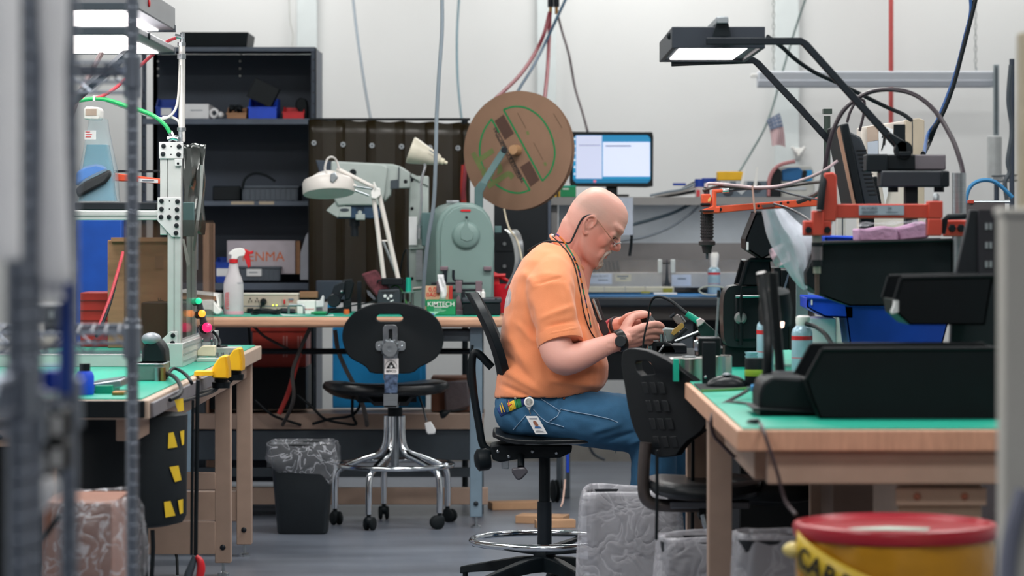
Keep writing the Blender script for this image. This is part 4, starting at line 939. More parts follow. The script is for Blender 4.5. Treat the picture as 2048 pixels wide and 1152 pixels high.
# ---- black waste bin with clear liner -------------------------------------------------------
wb = T('waste_bin', 'black plastic waste bin with a clear liner beside the swivel chair', 'waste bin', (W(607, 0, 11.9).x, 11.9, 0))
def rrect(cx, cy, hx, hy, r, z, n=32, f=None):
    out = []
    for i in range(n):
        a = 2 * math.pi * i / n; c, s_ = math.cos(a), math.sin(a)
        x = hx * math.copysign(abs(c) ** .35, c); y = hy * math.copysign(abs(s_) ** .35, s_)
        out.append(Vector((cx + x, cy + y, z)))
    return out
cx_, cy_ = W(606, 0, 11.9).x, 11.9
s119 = 11.9 / F
lv_ = [(0, 47), (.006, 50), (.20, 58), (.355, 64)]
rg = [rrect(cx_, cy_, h * s119, h * s119 * .75, 0, z) for z, h in lv_] + [rrect(cx_, cy_, (h - 2) * s119, (h - 2) * s119 * .75, 0, z) for z, h in lv_[:0:-1]]
G().loft(rg).build('bin', mat('bin_black', '#131a1f', .5, var=.1), wb)
rg = []
for i, (z, k) in enumerate([(.242, 1.10), (.27, 1.17), (.30, 1.2), (.335, 1.16), (.362, 1.1), (.366, 1.04), (.36, .98), (.30, .92)]):
    ring = rrect(cx_, cy_, 62 * s119 * k, 62 * s119 * .75 * k, 0, z, 56)
    for j, p in enumerate(ring):
        w_ = .012 * noise.noise(Vector((p.x * 22, p.y * 22, z * 18 + i)))
        drop = (.05 * noise.noise(Vector((j * .22, 3.3, 1))) + .035 * (p.x - cx_) / (62 * s119)) * (1 if i == 0 else .5 if i == 1 else 0)
        ring[j] = p + Vector((w_, w_, -drop + .4 * w_))
    rg.append(ring)
G().loft(rg, cap=False).build('liner', film, wb, ang=180)
G().tube([p + Vector((0, 0, .003)) for p in rrect(cx_, cy_, 65.5 * s119, 65.5 * s119 * .75, 0, .352, 40)] + [rrect(cx_, cy_, 65.5 * s119, 65.5 * s119 * .75, 0, .355, 40)[0]], .005, 6).build('rim', mat('bin_black'), wb)
# ================================================================ the far workstation on the right
FD = 13.8
fb = T('workstation', 'grey far workstation with overhead shelf, lit panel and blue mat', 'workstation', (W(1360, 0, FD).x, FD + .3, 0))
grey1 = mat('warm_grey_laminate', '#8d8b89', .5, var=.04); grey2 = mat('pale_grey_panel', '#aeb4b8', .45, var=.03); grey3 = mat('mid_grey_ledge', '#75716f', .5, var=.04); charc = mat('charcoal_edge', '#1d252c', .5)
G().pbox(1102, 394, 1628, 401, FD - .25, .55).pbox(1102, 398, 1628, 410, FD - .252, .02).build('overhead_shelf', grey1, fb)
G().pbox(1102, 410, 1116, 600, FD - .2, .45).build('end_panel', grey1, fb, bev=.003)
G().pbox(1117, 410, 1622, 490, FD + .28, .02).build('back_panel', grey2, fb)
G().pbox(1117, 486, 1622, 525, FD + .26, .02).build('lower_panel', grey3, fb)
G().pbox(1117, 525, 1622, 585, FD + .27, .02).build('lower_panel', grey1, fb)
zb = W(0, 589, 13.5).z
G().box((W(1117, 0, FD).x, 13.25, zb - .05), (W(1628, 0, FD).x, 14.08, zb - .006)).build('worktop', charc, fb, bev=.010, seg=3)
G().box((W(1117, 0, FD).x, 13.27, zb - .006), (W(1625, 0, FD).x, 14.05, zb)).build('blue_mat', mat('blue_esd_mat', '#1d6fa8', .4), fb)
G().pbox(1120, 606, 1625, 640, 13.34, .03).build('apron', mat('dark_warm_grey', '#56524f', .5), fb, bev=.002)
G().pbox(1124, 640, 1620, 760, 13.75, .02).build('modesty_panel', mat('black_panel', '#141c22', .6), fb)
for x in (1126, 1370, 1612): G().box((W(x, 0, 13.5).x - .03, 13.4, 0), (W(x, 0, 13.5).x + .03, 13.46, zb - .05)).build('leg', mat('pale_post', '#a29c94', .5) if x > 1500 else dkgrey, fb, bev=.003)
G().pbox(1230, 395, 1266, 470, FD - .26, .008).build('hanging_paper', mat('bluish_paper', '#b7bfcc', .7), fb)
G().pbox(1180, 403, 1600, 407, FD - .1, .06).build('under_shelf_light', mat('strip_light', '#f4f6f8', .4, var=0, emit=3), fb)
area('under_shelf_lamp', (W(1390, 0, FD).x, FD - .07, W(0, 409, FD).z), .95, .06, 2.6, (.95, .97, 1))
# parts bins with clear fronts
for i, (x0, x1) in enumerate([(1163, 1324), (1342, 1492), (1510, 1600)]):
    t = T('document_bin', ['clear-fronted grey bin behind the man\'s chin holding dark cards', 'clear-fronted grey bin behind the hanging screwdriver', 'clear-fronted grey bin half hidden by the black case'][i], 'bin', W((x0 + x1) / 2, 577, FD), 'clear-fronted bins on the far workstation')
    G().pbox(x0, 545, x1, 575, FD - .10, .012).build('label_rail', mat('pale_rail', '#a4a29e', .45), t, bev=.002)
    for x in (x0, x1 - 8): G().pbox(x, 519, x + 8, 548, FD - .10, .03).build('end_post', mat('white_post', '#c6cac5', .45), t, bev=.002)
    G().pbox(x0 + 8, 519, x1 - 8, 547, FD - .09, .003).build('clear_front', mat('clear_front', '#8f8a87', .15, alpha=.35, var=.3, vs=8, bump=.3), t)
    G().pbox(x0, 519, x1, 575, FD + .16, .01).build('back', mat('bin_inside', '#5f5c5a', .6), t)
    G().pbox(x0, 566, x1, 575, FD - .09, .25).build('base', mat('bin_inside'), t)
    if i == 0:
        for k in range(9):
            G().poly([(1172 + k * 8, 548), (1168 + k * 8, 522), (1171 + k * 8, 521), (1178 + k * 8, 548)], FD + .02 + .008 * (k % 3), .06).build('card', mat('dark_green_card', '#14282b', .5), t)
        G().pbox(1173, 547, 1224, 568, FD - .1015, .001).build('label_card', mat('bluish_paper'), t); G().pbox(1231, 549, 1262, 563, FD - .1015, .001).build('label_card', mat('cream_card', '#bcb8a4', .6), t)
        g = G(); g.text('ASHCROFT', .0165, TM(W(1199, 553, FD - .1025)), .0002); g.pbox(1196, 559, 1216, 561, FD - .1025, .0005); g.build('lettering', inkgrey, t)
        g = G(); g.pbox(1234, 551, 1257, 554, FD - .1025, .0005); g.pbox(1240, 556, 1252, 558, FD - .1025, .0005); g.build('lettering', inkgrey, t)
    if i == 1:
        G().pbox(1343, 549, 1382, 572, FD - .1015, .001).build('label_card', mat('bluish_paper'), t); G().pbox(1355, 556, 1372, 559, FD - .1025, .0005).build('lettering', inkgrey, t)
G().poly([(1328, 577), (1331, 556), (1333, 519), (1335, 519), (1337, 556), (1341, 577)], FD - .12, .01).build('divider', charc, fb)
tm_ = T('parts_tray', 'long cream parts tray on the blue mat of the far workstation', 'tray', W(1265, 584, 13.5))
G().pbox(1168, 574, 1348, 585, 13.5, .1).build('tray', mat('cream_tray', '#b9b5a3', .5), tm_, bev=.003)
for x in (1208, 1250, 1290): G().pbox(x, 573, x + 1.5, 584, 13.495, .1).build('divider', mat('pale_rail'), tm_)
G().pbox(1326, 577, 1345, 585, 13.49, .02).build('yellow_label', mat('olive_label', '#8d8a2c', .5), tm_); G().pbox(1282, 583, 1300, 587, 13.45, .02).build('yellow_label', mat('olive_label'), tm_)
one(G().pbox(1308, 586, 1354, 589, 13.3, .06), 'paper_strip', paper, 'white strip at the front edge of the blue mat', 'paper')
def can(name, label, x, ybase, ytop_body, ytop, d, rpx, z=None, label_m=None, nozzle=True, cap_m=None):
    t = T(name, label, 'spray can', (W(x, 0, d).x, d, z if z is not None else W(0, ybase, d).z)); c = Vector(t.location); s = d / F
    h = W(0, ytop_body, d).z - c.z; r = rpx * s; H2 = W(0, ytop, d).z - c.z
    G().lathe([(.0005, 0), (r * .96, 0), (r, .003), (r, h * .86), (r * .93, h * .93), (r * .62, h), (r * .5, h + .002), (.0005, h + .002)], c, n=32).build('can', label_m or mat('can_pale_blue', '#9dbccb', .3, .2), t)
    G().lathe([(r * 1.003, h * .74), (r * 1.006, h * .75), (r * 1.006, h * .81), (r * 1.003, h * .82)], c, n=32, cap=False).build('red_band', red, t)
    G().lathe([(r * 1.003, h * .40), (r * 1.005, h * .405), (r * 1.005, h * .415), (r * 1.003, h * .42)], c, n=32, cap=False).build('print_line', mat('print_rose', '#c2707a', .5), t)
    G().lathe([(r * 1.003, .001), (r * 1.006, .002), (r * 1.006, h * .05), (r * 1.003, h * .06)], c, n=32, cap=False).build('base_band', mat('can_blue', '#2a5fa8', .35), t)
    if nozzle:
        rings = []
        for t_, k in [(0, .55), (.3, .6), (.6, .62), (.85, .58), (1, .35)]:
            rings.append([c + Vector((r * k * math.cos(2 * math.pi * i / 20) * (1.0) + (.25 * r * t_ if math.cos(2 * math.pi * i / 20) > 0 else 0), r * k * math.sin(2 * math.pi * i / 20), h + (H2 - h) * t_)) for i in range(20)])
        G().loft(rings).build('nozzle_cap', cap_m or white, t)
    return t
can('duster_can', 'far blue and white duster can on the blue mat under the screwdriver', 1428, 586, 535, 505, 13.4, 12.5, zb)
rg_ = [zb + .004]
lp = T('wire_loop', 'clear tubing loop around the base of the far duster can', 'tubing', W(1420, 588, 13.3))
G().tube([W(1425 + 27 * math.cos(a), 581 + 9 * math.sin(a), 13.25 + .0 * a) for a in [2 * math.pi * i / 32 for i in range(33)]], .0035, 8).build('tube', mat('clear_tubing', '#b8beb4', .2, alpha=.8), lp)
one(G().ball(W(1406, 580, 13.3), (.02, .02, .014), nu=14, nv=8), 'black_ball', black, 'small black knob inside the tubing loop', 'knob')
# cables against the lit panel
cable('cable', [(1250, 453, FD + .1), (1300, 440, FD + .1), (1350, 424, FD + .1), (1392, 402, FD)], .0075, mat('dark_teal_cable', '#16272e', .5), 'dark teal cable crossing the lit grey panel')
cable('cable', [(1240, 482, FD + .1), (1290, 474, FD + .1), (1340, 455, FD + .1), (1380, 428, FD + .1), (1404, 405, FD)], .0055, mat('mid_grey_cable', '#4a5055', .5), 'thin grey cable sagging across the lit panel')
cable('cable', [(1263, 440, FD - .2), (1263, 480, FD - .2), (1259, 512, FD - .2)], .007, black, 'short black cable hanging beside the man\'s face')
# things on the overhead shelf
zo = W(0, 394, FD - .25).z
def onshelf(px_): return (W(px_, 0, FD - .1).x, FD - .1, zo)
t, b = carton('tissue_box', green, 'small green box behind the reel on the overhead shelf', 1121, 371, 1152, 394, FD - .15, .1)
G().pbox(1121, 371, 1152, 374, FD - .1505, .001).build('top_print', teal, b); G().pbox(1125, 377, 1138, 379, FD - .1515, .001).build('print', white, b)
t, b = carton('parts_rack', yellow, 'small orange-yellow rack behind the reel on the overhead shelf', 1108, 377, 1120, 394, FD - .12, .06)
G().pbox(1113, 386, 1117, 394, FD - .121, .002).build('slot', ink, b)
org = T('desk_organizer', 'grey desk organizer with white pockets on the overhead shelf', 'organizer', onshelf(1485))
G().pbox(1432, 362, 1534, 397, FD - .12, .2).build('body', mat('slate_blue_organizer', '#5d6975', .5), org, bev=.004)
for x0, x1 in ((1441, 1460), (1472, 1494)): G().poly([(x0, 362), (x1, 362), (x1, 378), ((x0 + x1) / 2, 390), (x0, 380)], FD - .124, .003).build('pocket', mat('pale_pocket', '#b6bcc1', .5), org)
for x in (1456, 1513): G().lathe([(.0005, .002), (.024, .002), (.026, 0), (.0005, 0)], W(x, 381 if x < 1500 else 374, FD - .124), (0, -1, 0), 22).build('round_window', mat('dark_window', '#3a4048', .3), org)
one(G().pbox(1435, 343, 1486, 361, FD - .08, .09), 'yellow_case', yellow, 'yellow case lying on the grey desk organizer', 'case', bev=.004)
one(G().pbox(1405, 356, 1436, 366, FD - .02, .08), 'blue_case', blued, 'deep blue case left of the yellow case', 'case', bev=.003)
for x0, x1, y0 in ((1485, 1491, 337), (1512, 1516, 334)):
    one(G().poly([(x0 - 5, 372), (x0 + 2, 372), (x1, y0), (x1 - 3, y0)], FD - .14, .006), 'white_stick', white, 'white plastic stick standing in the organizer, %s' % ('leaning' if x0 < 1500 else 'upright'), 'stick')
rb_ = T('tape_roll', 'blue capped roll standing at the left of the organizer', 'roll', onshelf(1399))
G().cyl(W(1399, 396, FD - .15), W(1399, 374, FD - .15), .02, n=20).build('body', mat('pale_red_print', '#cfc0bd', .5), rb_); G().lathe([(.0005, 0), (.022, 0), (.022, .036), (.0005, .036)], W(1399, 374, FD - .15), n=20).build('cap', blued, rb_); G().pbox(1393, 380, 1400, 393, FD - .172, .002).build('print', inkred, rb_)
pk = T('heat_gun', 'pink and black rounded device on the overhead shelf', 'device', onshelf(1550))
G().poly([(1535, 397), (1536, 365), (1543, 345), (1556, 335), (1563, 342), (1562, 397)], FD - .1, .1).build('body', black, pk, bev=.006)
G().tube([W(1537, 392, FD - .11), W(1538, 362, FD - .11), W(1546, 342, FD - .11), W(1560, 330, FD - .11), W(1582, 324, FD - .11), W(1590, 323, FD - .11)], .009, 10, 5).build('pink_strap', mat('dusty_pink', '#b57b7d', .5), pk)
ma = T('label_machine', 'pale grey machine with a blue hood on the overhead shelf', 'machine', onshelf(1592))
G().poly([(1558, 397), (1556, 336), (1564, 332), (1622, 332), (1628, 345), (1630, 397)], FD - .05, .2).build('body', mat('pale_machine', '#b9bab5', .45), ma, bev=.005)
G().poly([(1564, 362), (1564, 340), (1575, 336), (1598, 335), (1606, 341), (1602, 362)], FD - .06, .05).build('hood', mat('cobalt_hood', '#1d6197', .35), ma, bev=.004)
G().poly([(1603, 364), (1607, 340), (1614, 342), (1612, 362)], FD - .062, .05).build('gap', black, ma); G().pbox(1611, 340, 1624, 362, FD - .058, .04).build('blue_side', skyblue, ma)
G().pbox(1570, 374, 1612, 380, FD - .056, .02).build('slot', mat('pale_pocket'), ma)
g = T('cable_heap', 'tangle of grey cables lying on the overhead shelf', 'cables', onshelf(1350)); 
for k, (y0, y1, c_) in enumerate([(391, 366, greycable), (393, 372, mat('pale_cord')), (394, 380, black), (392, 384, mat('pale_cord')), (393, 362, black)]):
    G().tube([W(1300 + 8 * k, y0, FD - .2 + .03 * k), W(1335 + 5 * k, (y0 * 2 + y1) / 3 + 1, FD - .2 + .03 * k), W(1365, (y0 + y1) / 2, FD - .18 + .03 * k), W(1395, y1, FD - .15 + .02 * k)], .006, 8, 5).build('cable', c_, g)
one(G().pbox(1346, 366, 1372, 371, FD - .1, .02), 'pen_case', blued, 'thin dark blue case on the cable tangle', 'case', bev=.002)
# flag on a hanging line
fl_ = T('small_flag', 'small American flag pinned to a hanging line', 'flag', W(1545, 290, 15.0))
P = [(1532, 234), (1556, 224)]
def fpt(u, v): return W(1533 + 26 * u + 13 * v + 2 * math.sin(v * 4), 240 - 14 * u * (1 - v) + 52 * v + 8 * u * v * .3 - 3 * math.sin(u * 3.1) * v, 15.0 + .012 * math.sin(u * 5 + v * 3))
fs_red = mat('flag_red', '#b0636d', .8); fs_w = mat('flag_white', '#ddd6d6', .8); fs_b = mat('flag_blue', '#74829b', .8)
g = G()
N = 13
for i in range(N):
    g.cur = 0 if i % 2 == 0 else 1
    for j in range(8):
        u0, u1 = i / N, (i + 1) / N; v0, v1 = j / 8, (j + 1) / 8
        g.add([fpt(u0, v0), fpt(u1, v0), fpt(u1, v1), fpt(u0, v1)], [(0, 1, 2, 3)])
g.build('cloth', [fs_red, fs_w], fl_)
g = G()
for i in range(4):
    for j in range(4):
        a0, a1, b0, b1 = .0 + i * .25, (i + 1) * .25, j * .10, (j + 1) * .10
        g.add([fpt(a, b) + Vector((0, -.004, 0)) for a, b in ((a0, b0), (a1, b0), (a1, b1), (a0, b1))], [(0, 1, 2, 3)])
g.build('canton', fs_b, fl_)
sg = G()
for i in range(4):
    for j in range(3):
        p = fpt(.14 + i * .24, .07 + j * .12) + Vector((0, -.006, 0)); sg.ball(p, (.0035, .001, .0035), nu=6, nv=4)
so_ = sg.build('stars', fs_w, fl_); so_['kind'] = 'stuff'
cable('line', [(1615, -15, 15.2), (1590, 60, 15.2), (1566, 140, 15.15), (1548, 205, 15.1), (1530, 255, 15.0), (1508, 295, 14.9), (1482, 338, 14.5), (1470, 352, 14.2)], .0055, mat('grey_line', '#5f6e6d', .6), 'thin grey line slanting down to the overhead shelf, flag pinned on it', 'line')
# suspended white rail, chains, pole with cylinder
rw = T('light_fixture', 'white horizontal fixture hanging on chains before the wall', 'light fixture', W(1755, 173, 14.8))
G().pbox(1516, 142, 1990, 174, 14.8, .10).build('housing', mat('fixture_white', '#bfc4cb', .45, var=.02), rw, bev=.008)
G().pbox(1516, 160, 1990, 174, 14.795, .02).build('lower_lip', mat('fixture_grey', '#a7acb5', .45, var=.02), rw, bev=.004)
G().pbox(1502, 147, 1518, 155, 14.83, .03).build('end_lug', white, rw, bev=.003)
for x in (1547, 1951):
    ch = G()
    for k in range(26):
        z0 = W(0, 132, 14.85).z + k * .028
        if z0 > CEIL: break
        cc = Vector((W(x, 0, 14.85).x, 14.85, z0))
        ch.tube([cc + (Vector((.006 * math.cos(a), 0, .016 * math.sin(a))) if k % 2 else Vector((0, .006 * math.cos(a), .016 * math.sin(a)))) for a in [2 * math.pi * i / 10 for i in range(11)]], .002, 6)
    o = ch.build('chain', mat('chain_grey', '#9aa09e', .4, .5), rw); o['kind'] = 'stuff'
    G().tube([W(x, 134, 14.85), W(x + 3, 138, 14.85), W(x, 142, 14.85)], .003, 6).build('hook', steel, rw)
po = T('pole_with_tube', 'grey slotted pole ending in a wide white tube at the right', 'pole', W(1990, 360, 14.77))
G().pbox(1988, 129, 1998, 272, 14.765, .03).build('pole', mat('pole_grey', '#8d989c', .4, .4), po, bev=.002)
G().pbox(1991.5, 135, 1994, 268, 14.762, .004).build('slot', dkgrey, po)
G().lathe([(.0005, 0), (.036, 0), (.036, .205), (.03, .21), (.0005, .21)], W(1989, 357, 14.77), n=28).build('tube', mat('tube_white', '#b9bcbc', .35, .2), po)
# wire shelf at the right edge behind
wr_ = T('wire_rack', 'black wire rack at the far right edge behind the cabinet', 'rack', W(2005, 420, 13.0))
for x, d in ((1993, 12.9), (2024, 12.7)): G().cyl((W(x, 0, d).x, d, 0), W(x, 360 if x < 2000 else 118, d), .011, n=12).build('post', slate, wr_)
g = G()
for k in range(14): g.cyl(W(1988 + k * 3.4, 352, 12.9), W(1988 + k * 3.4, 364, 12.9), .002, n=6)
g.tube([W(1984, 352, 12.9), W(2036, 350, 12.7)], .004, 8); g.tube([W(1984, 364, 12.9), W(2036, 361, 12.7)], .004, 8); o = g.build('shelf_truss', dkgrey, wr_); o['kind'] = 'stuff'
cable('cable', [(2022, 130, 12.6), (2017, 200, 12.6), (2024, 260, 12.6), (2016, 320, 12.6), (2019, 345, 12.6), (2010, 365, 12.6), (2014, 400, 12.6)], .010, dkgrey, 'dark cable bundle tied to the far wire rack')
cable('cable', [(1935, 420, 11.0), (1933, 395, 11.0), (1942, 372, 11.0), (1962, 361, 11.0), (1985, 362, 11.0), (2005, 375, 11.0), (2025, 395, 11.0)], .0075, mat('blue_cable', '#2c6f9c', .45), 'blue cable arching at the right behind the steel post')
# ================================================================ left bench
LZ = LB_Z
# ---- aluminium machine frame -----------------------------------------------------
mf = T('machine_frame', 'aluminium extrusion machine frame with gusset plates and amber panels', 'machine', (-1.33, 10.0, LZ))
FX = -1.085
def ext(name, a, b, m=alu, grooves='z'):
    o = G().box(a, b).build(name, m, mf, bev=.002)
    return o
zt = lambda y, d: W(0, y, d).z
d0, d1 = 9.45, 10.55
xf = lambda x, d: W(x, 0, d).x
# front right post, rear right post, base rail running back
fp = ext('post', (xf(335, d0), d0, LZ), (xf(362, d0), d0 + .045, zt(284, d0)))
G().box((xf(347, d0), d0 - .001, zt(690, d0)), (xf(350, d0), d0 + .002, zt(474, d0))).build('groove', mat('groove_shadow', '#8b918f', .5), fp)
ext('post', (xf(320, d0), d0, zt(470, d0)), (xf(334, d0), d0 + .045, zt(284, d0)))
rp_ = ext('post', (xf(373, d1), d1, LZ), (xf(391, d1), d1 + .04, zt(300, d1)))
G().box((xf(381, d1), d1 - .001, zt(680, d1)), (xf(384, d1), d1 + .002, zt(300, d1))).build('groove', mat('groove_shadow'), rp_)
br = ext('base_rail', (xf(335, d0), d0 - .02, LZ), (xf(367, d0), d1 + .04, LZ + .075))
for k in range(3): G().box((xf(367, d0) - .001, d0 - .01, LZ + .014 + k * .022), (xf(367, d0) + .001, d1 + .03, LZ + .020 + k * .022)).build('groove', mat('groove_shadow'), br)
cb_ = ext('cross_beam', (-1.66, d0 + .005, zt(440, d0)), (xf(322, d0), d0 + .045, zt(421, d0)))
G().box((-1.66, d0 + .002, zt(432, d0)), (xf(322, d0), d0 + .006, zt(429, d0))).build('groove', mat('groove_shadow'), cb_)
ext('post', (-1.68, d0, LZ), (-1.64, d0 + .045, zt(300, d0))); ext('cross_beam', (-1.66, d1, zt(440, d1)), (xf(391, d1), d1 + .04, zt(421, d1)))
ext('base_rail', (-1.66, d0 - .005, LZ), (xf(335, d0), d0 + .04, LZ + .04))
def plate(pts, bolts, dots=()):
    p = G().poly(pts, d0 - .008, .008).build('gusset_plate', mat('plate_white', '#c2c4c4', .35, .2), mf, bev=.001)
    for x, y in bolts: G().lathe([(.0005, .008), (.006, .007), (.0075, .002), (.0075, 0), (.0005, 0)], W(x, y, d0 - .008), (0, -1, 0), 14).build('bolt', black, p)
    for x, y in dots: G().ball(W(x, y, d0 - .008), (.0025, .001, .0025), nu=8, nv=5).build('hole', ink, p)
plate([(318, 284), (366, 284), (366, 317), (318, 317)], [(327, 292), (358, 293), (326, 308), (357, 309)], [(342.5, 293), (342, 309)])
plate([(315, 395), (362, 395), (361, 474), (344, 474), (315, 442)], [(323, 402), (355, 403), (323, 418), (354, 419), (322, 434), (338, 434), (354, 435), (353, 451), (352, 466)], [(339, 402), (339, 418)])
plate([(341, 663), (355, 663), (355, 708), (331, 708), (331, 694), (320, 682)], [(346, 671), (345, 686), (345, 702)])
G().pbox(349, 318, 364, 332, d0 - .012, .012).build('bracket', mat('plate_white'), mf, bev=.001); G().ball(W(356, 327, d0 - .013), (.004, .002, .004), nu=10, nv=6).build('bolt', black, mf)
G().cyl(W(364, 283, d0 + .02), W(364, 88, d0 + .02), .0105, n=18).build('pneumatic_cylinder', mat('cylinder_white', '#d5d2cf', .3, .3), mf)
for y0, y1, r in ((85, 92, .013), (108, 118, .014), (255, 262, .014), (262, 285, .011)): G().cyl(W(363, y1, d0 + .02), W(363, y0, d0 + .02), r, n=16).build('cylinder_fitting', steel, mf)
G().cyl(W(350, 72, d0 + .02), W(368, 76, d0 + .02), .008, n=12).build('elbow_fitting', steel, mf); G().cyl(W(365, 66, d0 + .02), W(365, 86, d0 + .02), .008, n=12).build('elbow_fitting', steel, mf)
G().tube([W(336, 279, d0 + .0), W(345, 275, d0), W(356, 278, d0)], .009, 10).build('valve', chrome, mf); G().cyl(W(340, 263, d0), W(346, 276, d0), .008, n=10).build('valve', chrome, mf)
amp = mat('amber_acrylic', '#4a3628', .12, alpha=.36, var=.15, vs=4, spec=.6)
G().box((xf(246, d0), d0 + .02, LZ + .05), (xf(338, d0), d0 + .026, zt(440, d0))).build('amber_panel', amp, mf)
G().box((xf(362, d0) - .012, d0 + .05, LZ + .08), (xf(362, d0) - .007, d1, zt(440, d0))).build('side_panel', amp, mf)
# foil bag and green plate on the rear post
fg = T('foil_bag', 'silver foil bag hanging on the rear post of the aluminium frame', 'bag', W(388, 445, 10.45))
g = G(); g.sheet([[W(366 + c * 5.5 + 1.5 * math.sin(r * .7 + c), 288 + r * 9 + 2 * math.sin(c * 1.1), 10.40 + .007 * math.sin(c * 1.3 + r * .15) + .003 * math.sin(r * .7)) for c in range(9)] for r in range(21)])
g.build('foil', mat('silver_foil', '#7d807e', .25, 1, var=.15, vs=5, bump=.15, bs=10), fg, solid=.002)
G().pbox(366, 405, 388, 473, 10.3, .02).build('green_plate', teal2, mf, bev=.002); G().pbox(384, 418, 396, 540, 10.62, .004).build('paper_strip', mat('bluish_paper'), mf)
cable('tube', [(404, 330, 10.35), (402, 380, 10.35), (398, 420, 10.35), (392, 465, 10.35), (388, 500, 10.4)], .005, mat('clear_hose', '#a6aaa8', .25), 'pale tube curving down beside the foil bag', 'tube')
one(G().poly([(364, 478), (368, 478), (380, 528), (374, 534)], 10.2, .01), 'white_strap', white, 'white strap slanting behind the front post', 'strap')
# hoses to the machine
cable('hose', [(352, 76, d0 + .0), (335, 83, d0), (310, 105, d0), (282, 130, d0), (255, 155, d0), (225, 180, d0), (195, 195, d0), (150, 201, d0), (90, 210, d0)], .0055, mat('red_hose', '#c4434e', .4), 'thin red air hose arcing from the cylinder top', 'hose')
cable('hose', [(340, 266, d0 - .01), (330, 250, d0 - .01), (308, 232, d0 - .01), (280, 220, d0), (250, 211, d0), (220, 201, d0), (190, 197, d0), (150, 203, d0), (90, 215, d0)], .0065, mat('green_hose', '#1f9d58', .4), 'thin green air hose arcing to the frame', 'hose')
cable('tube', [(360, 130, d0 + .01), (357, 190, d0 + .01), (350, 220, d0 + .01), (335, 235, d0 + .01), (315, 236, d0 + .01), (280, 226, d0 + .01), (240, 212, d0 + .02), (192, 193, d0 + .02)], .004, mat('pale_cord'), 'thin white tube looping beside the cylinder', 'tube')
cable('tube', [(325, 235, d0 + .02), (345, 235, d0 + .02), (357, 243, d0 + .02), (360, 255, d0 + .02)], .004, mat('pale_cord'), 'short white tube near the cylinder clamp', 'tube')
G().pbox(186, 191, 190, 201, d0 - .01, .02).build('cable_tie', white, mf)
# overhead task lamps over the left bench
for i, (zy, d, lb_) in enumerate([(58, 8.9, 'upper of the two white overhead lamps over the left bench'), (103, 9.0, 'lower of the two white overhead lamps over the left bench')]):
    t = T('task_lamp', lb_, 'lamp', W(250, zy, d), 'overhead lamps over the left bench')
    z = W(0, zy, d).z; x0, x1 = -1.62, -1.055; th = .075 if i == 0 else .024; z = 1.826 if i == 0 else 1.756
    yn, yf = 8.45, 9.4
    zz_ = z + .004
    G().box((x0, yn, z + .004), (x1, yf, z + th)).build('housing', mat('lamp_grey_body', '#77797d', .4, var=.03), t, bev=.004)
    G().box((x0 - .002, yn - .003, z + .0), (x1 + .002, yn + .02, z + .02)).build('front_rim', dkgrey, t, bev=.002)
    G().box((x0, yf - .02, z - .002), (x1 + .002, yf + .003, z + .02)).build('rear_rim', dkgrey, t, bev=.002)
    G().box((x0 + .02, yn + .03, z - .001), (x1 - .05, yf - .03, z + .006)).build('diffuser', lampglow, t)
    G().ball((x1 + .003, yn + .25, z + th * .5), (.004, .012, .012), nu=12, nv=8).build('knob', red if i == 0 else black, t)
    G().box((x0 + .05, yn - .01, z + th * .9), (x0 + .36, yf - .2, z + th + (.05 if i == 0 else .01))).build('ballast', charc, t, bev=.004)
    a = area('lamp_light', (W(230, 0, 8.9).x, 8.9, z - .012), .3, .7, 5.0, (1, .96, .95)); a.parent = None
    if i: G().tube([W(258, 102, 9.2), W(205, 150, 9.2), W(130, 215, 9.2), W(60, 300, 9.2)], .015, 6).build('arm', blackmet, t); G().tube([W(204, 104, 9.3), W(160, 185, 9.3), W(140, 240, 9.3), W(110, 330, 9.3)], .009, 6).build('arm', mat('warm_grey_arm', '#5c4f50', .5), t)
# things behind/inside the machine
ds_ = T('soap_dispenser', 'clear dispenser bottle with blue liquid and white top beside the wall', 'dispenser', W(199, 404, 9.65))
G().loft([rrect(W(197, 0, 9.65).x, 9.65, hw * 9.65 / F, .05, 0, W(0, y, 9.65).z, 28) for y, hw in ((404, 42), (382, 40), (340, 37), (290, 26), (255, 19), (238, 17))]).build('bottle', mat('clear_blue_bottle', '#b8ccd2', .1, alpha=.3, var=.1), ds_)
G().loft([rrect(W(196, 0, 9.65).x, 9.65, hw * 9.65 / F, .045, 0, W(0, y, 9.65).z, 28) for y, hw in ((402, 37), (380, 33), (340, 30), (308, 24), (290, 21))]).build('liquid', mat('blue_liquid', '#3f87a2', .2), ds_)
G().poly([(167, 238), (167, 218), (172, 213), (196, 214), (201, 220), (200, 236), (196, 240)], 9.6, .08).build('cap', white, ds_, bev=.004); G().pbox(171, 218, 193, 231, 9.597, .004).build('cap_window', mat('tan_window', '#b5a193', .4), ds_)
lb_ = G().pbox(169, 261, 192, 279, 9.60, .002).build('label_card', label_w, ds_); g = G()
for k, x1 in enumerate((180, 184, 182)): g.pbox(171, 263 + k * 5, x1, 264.6 + k * 5, 9.598, .001)
g.build('print', inkred, lb_)
cpb = T('work_hat', 'blue and black cap lying on the machine frame', 'cap', W(190, 400, d0 + .2))
G().poly([(150, 372), (152, 345), (170, 332), (192, 327), (210, 332), (216, 340), (190, 352), (165, 365)], d0 + .15, .14).build('crown', mat('soft_blue', '#4f7fc4', .6), cpb, bev=.01)
G().poly([(150, 378), (170, 362), (200, 348), (219, 338), (221, 352), (210, 366), (180, 382), (155, 395)], d0 + .13, .16).build('brim', mat('grey_black_cloth', '#25292c', .6), cpb, bev=.008)
ra = T('label_bar', 'orange-red bar with a white label behind the frame post', 'arm', W(275, 370, d0 + .3))
G().poly([(228, 346), (262, 350), (320, 357), (320, 368), (262, 363), (228, 362)], d0 + .25, .03).build('bar', orange, ra, bev=.003)
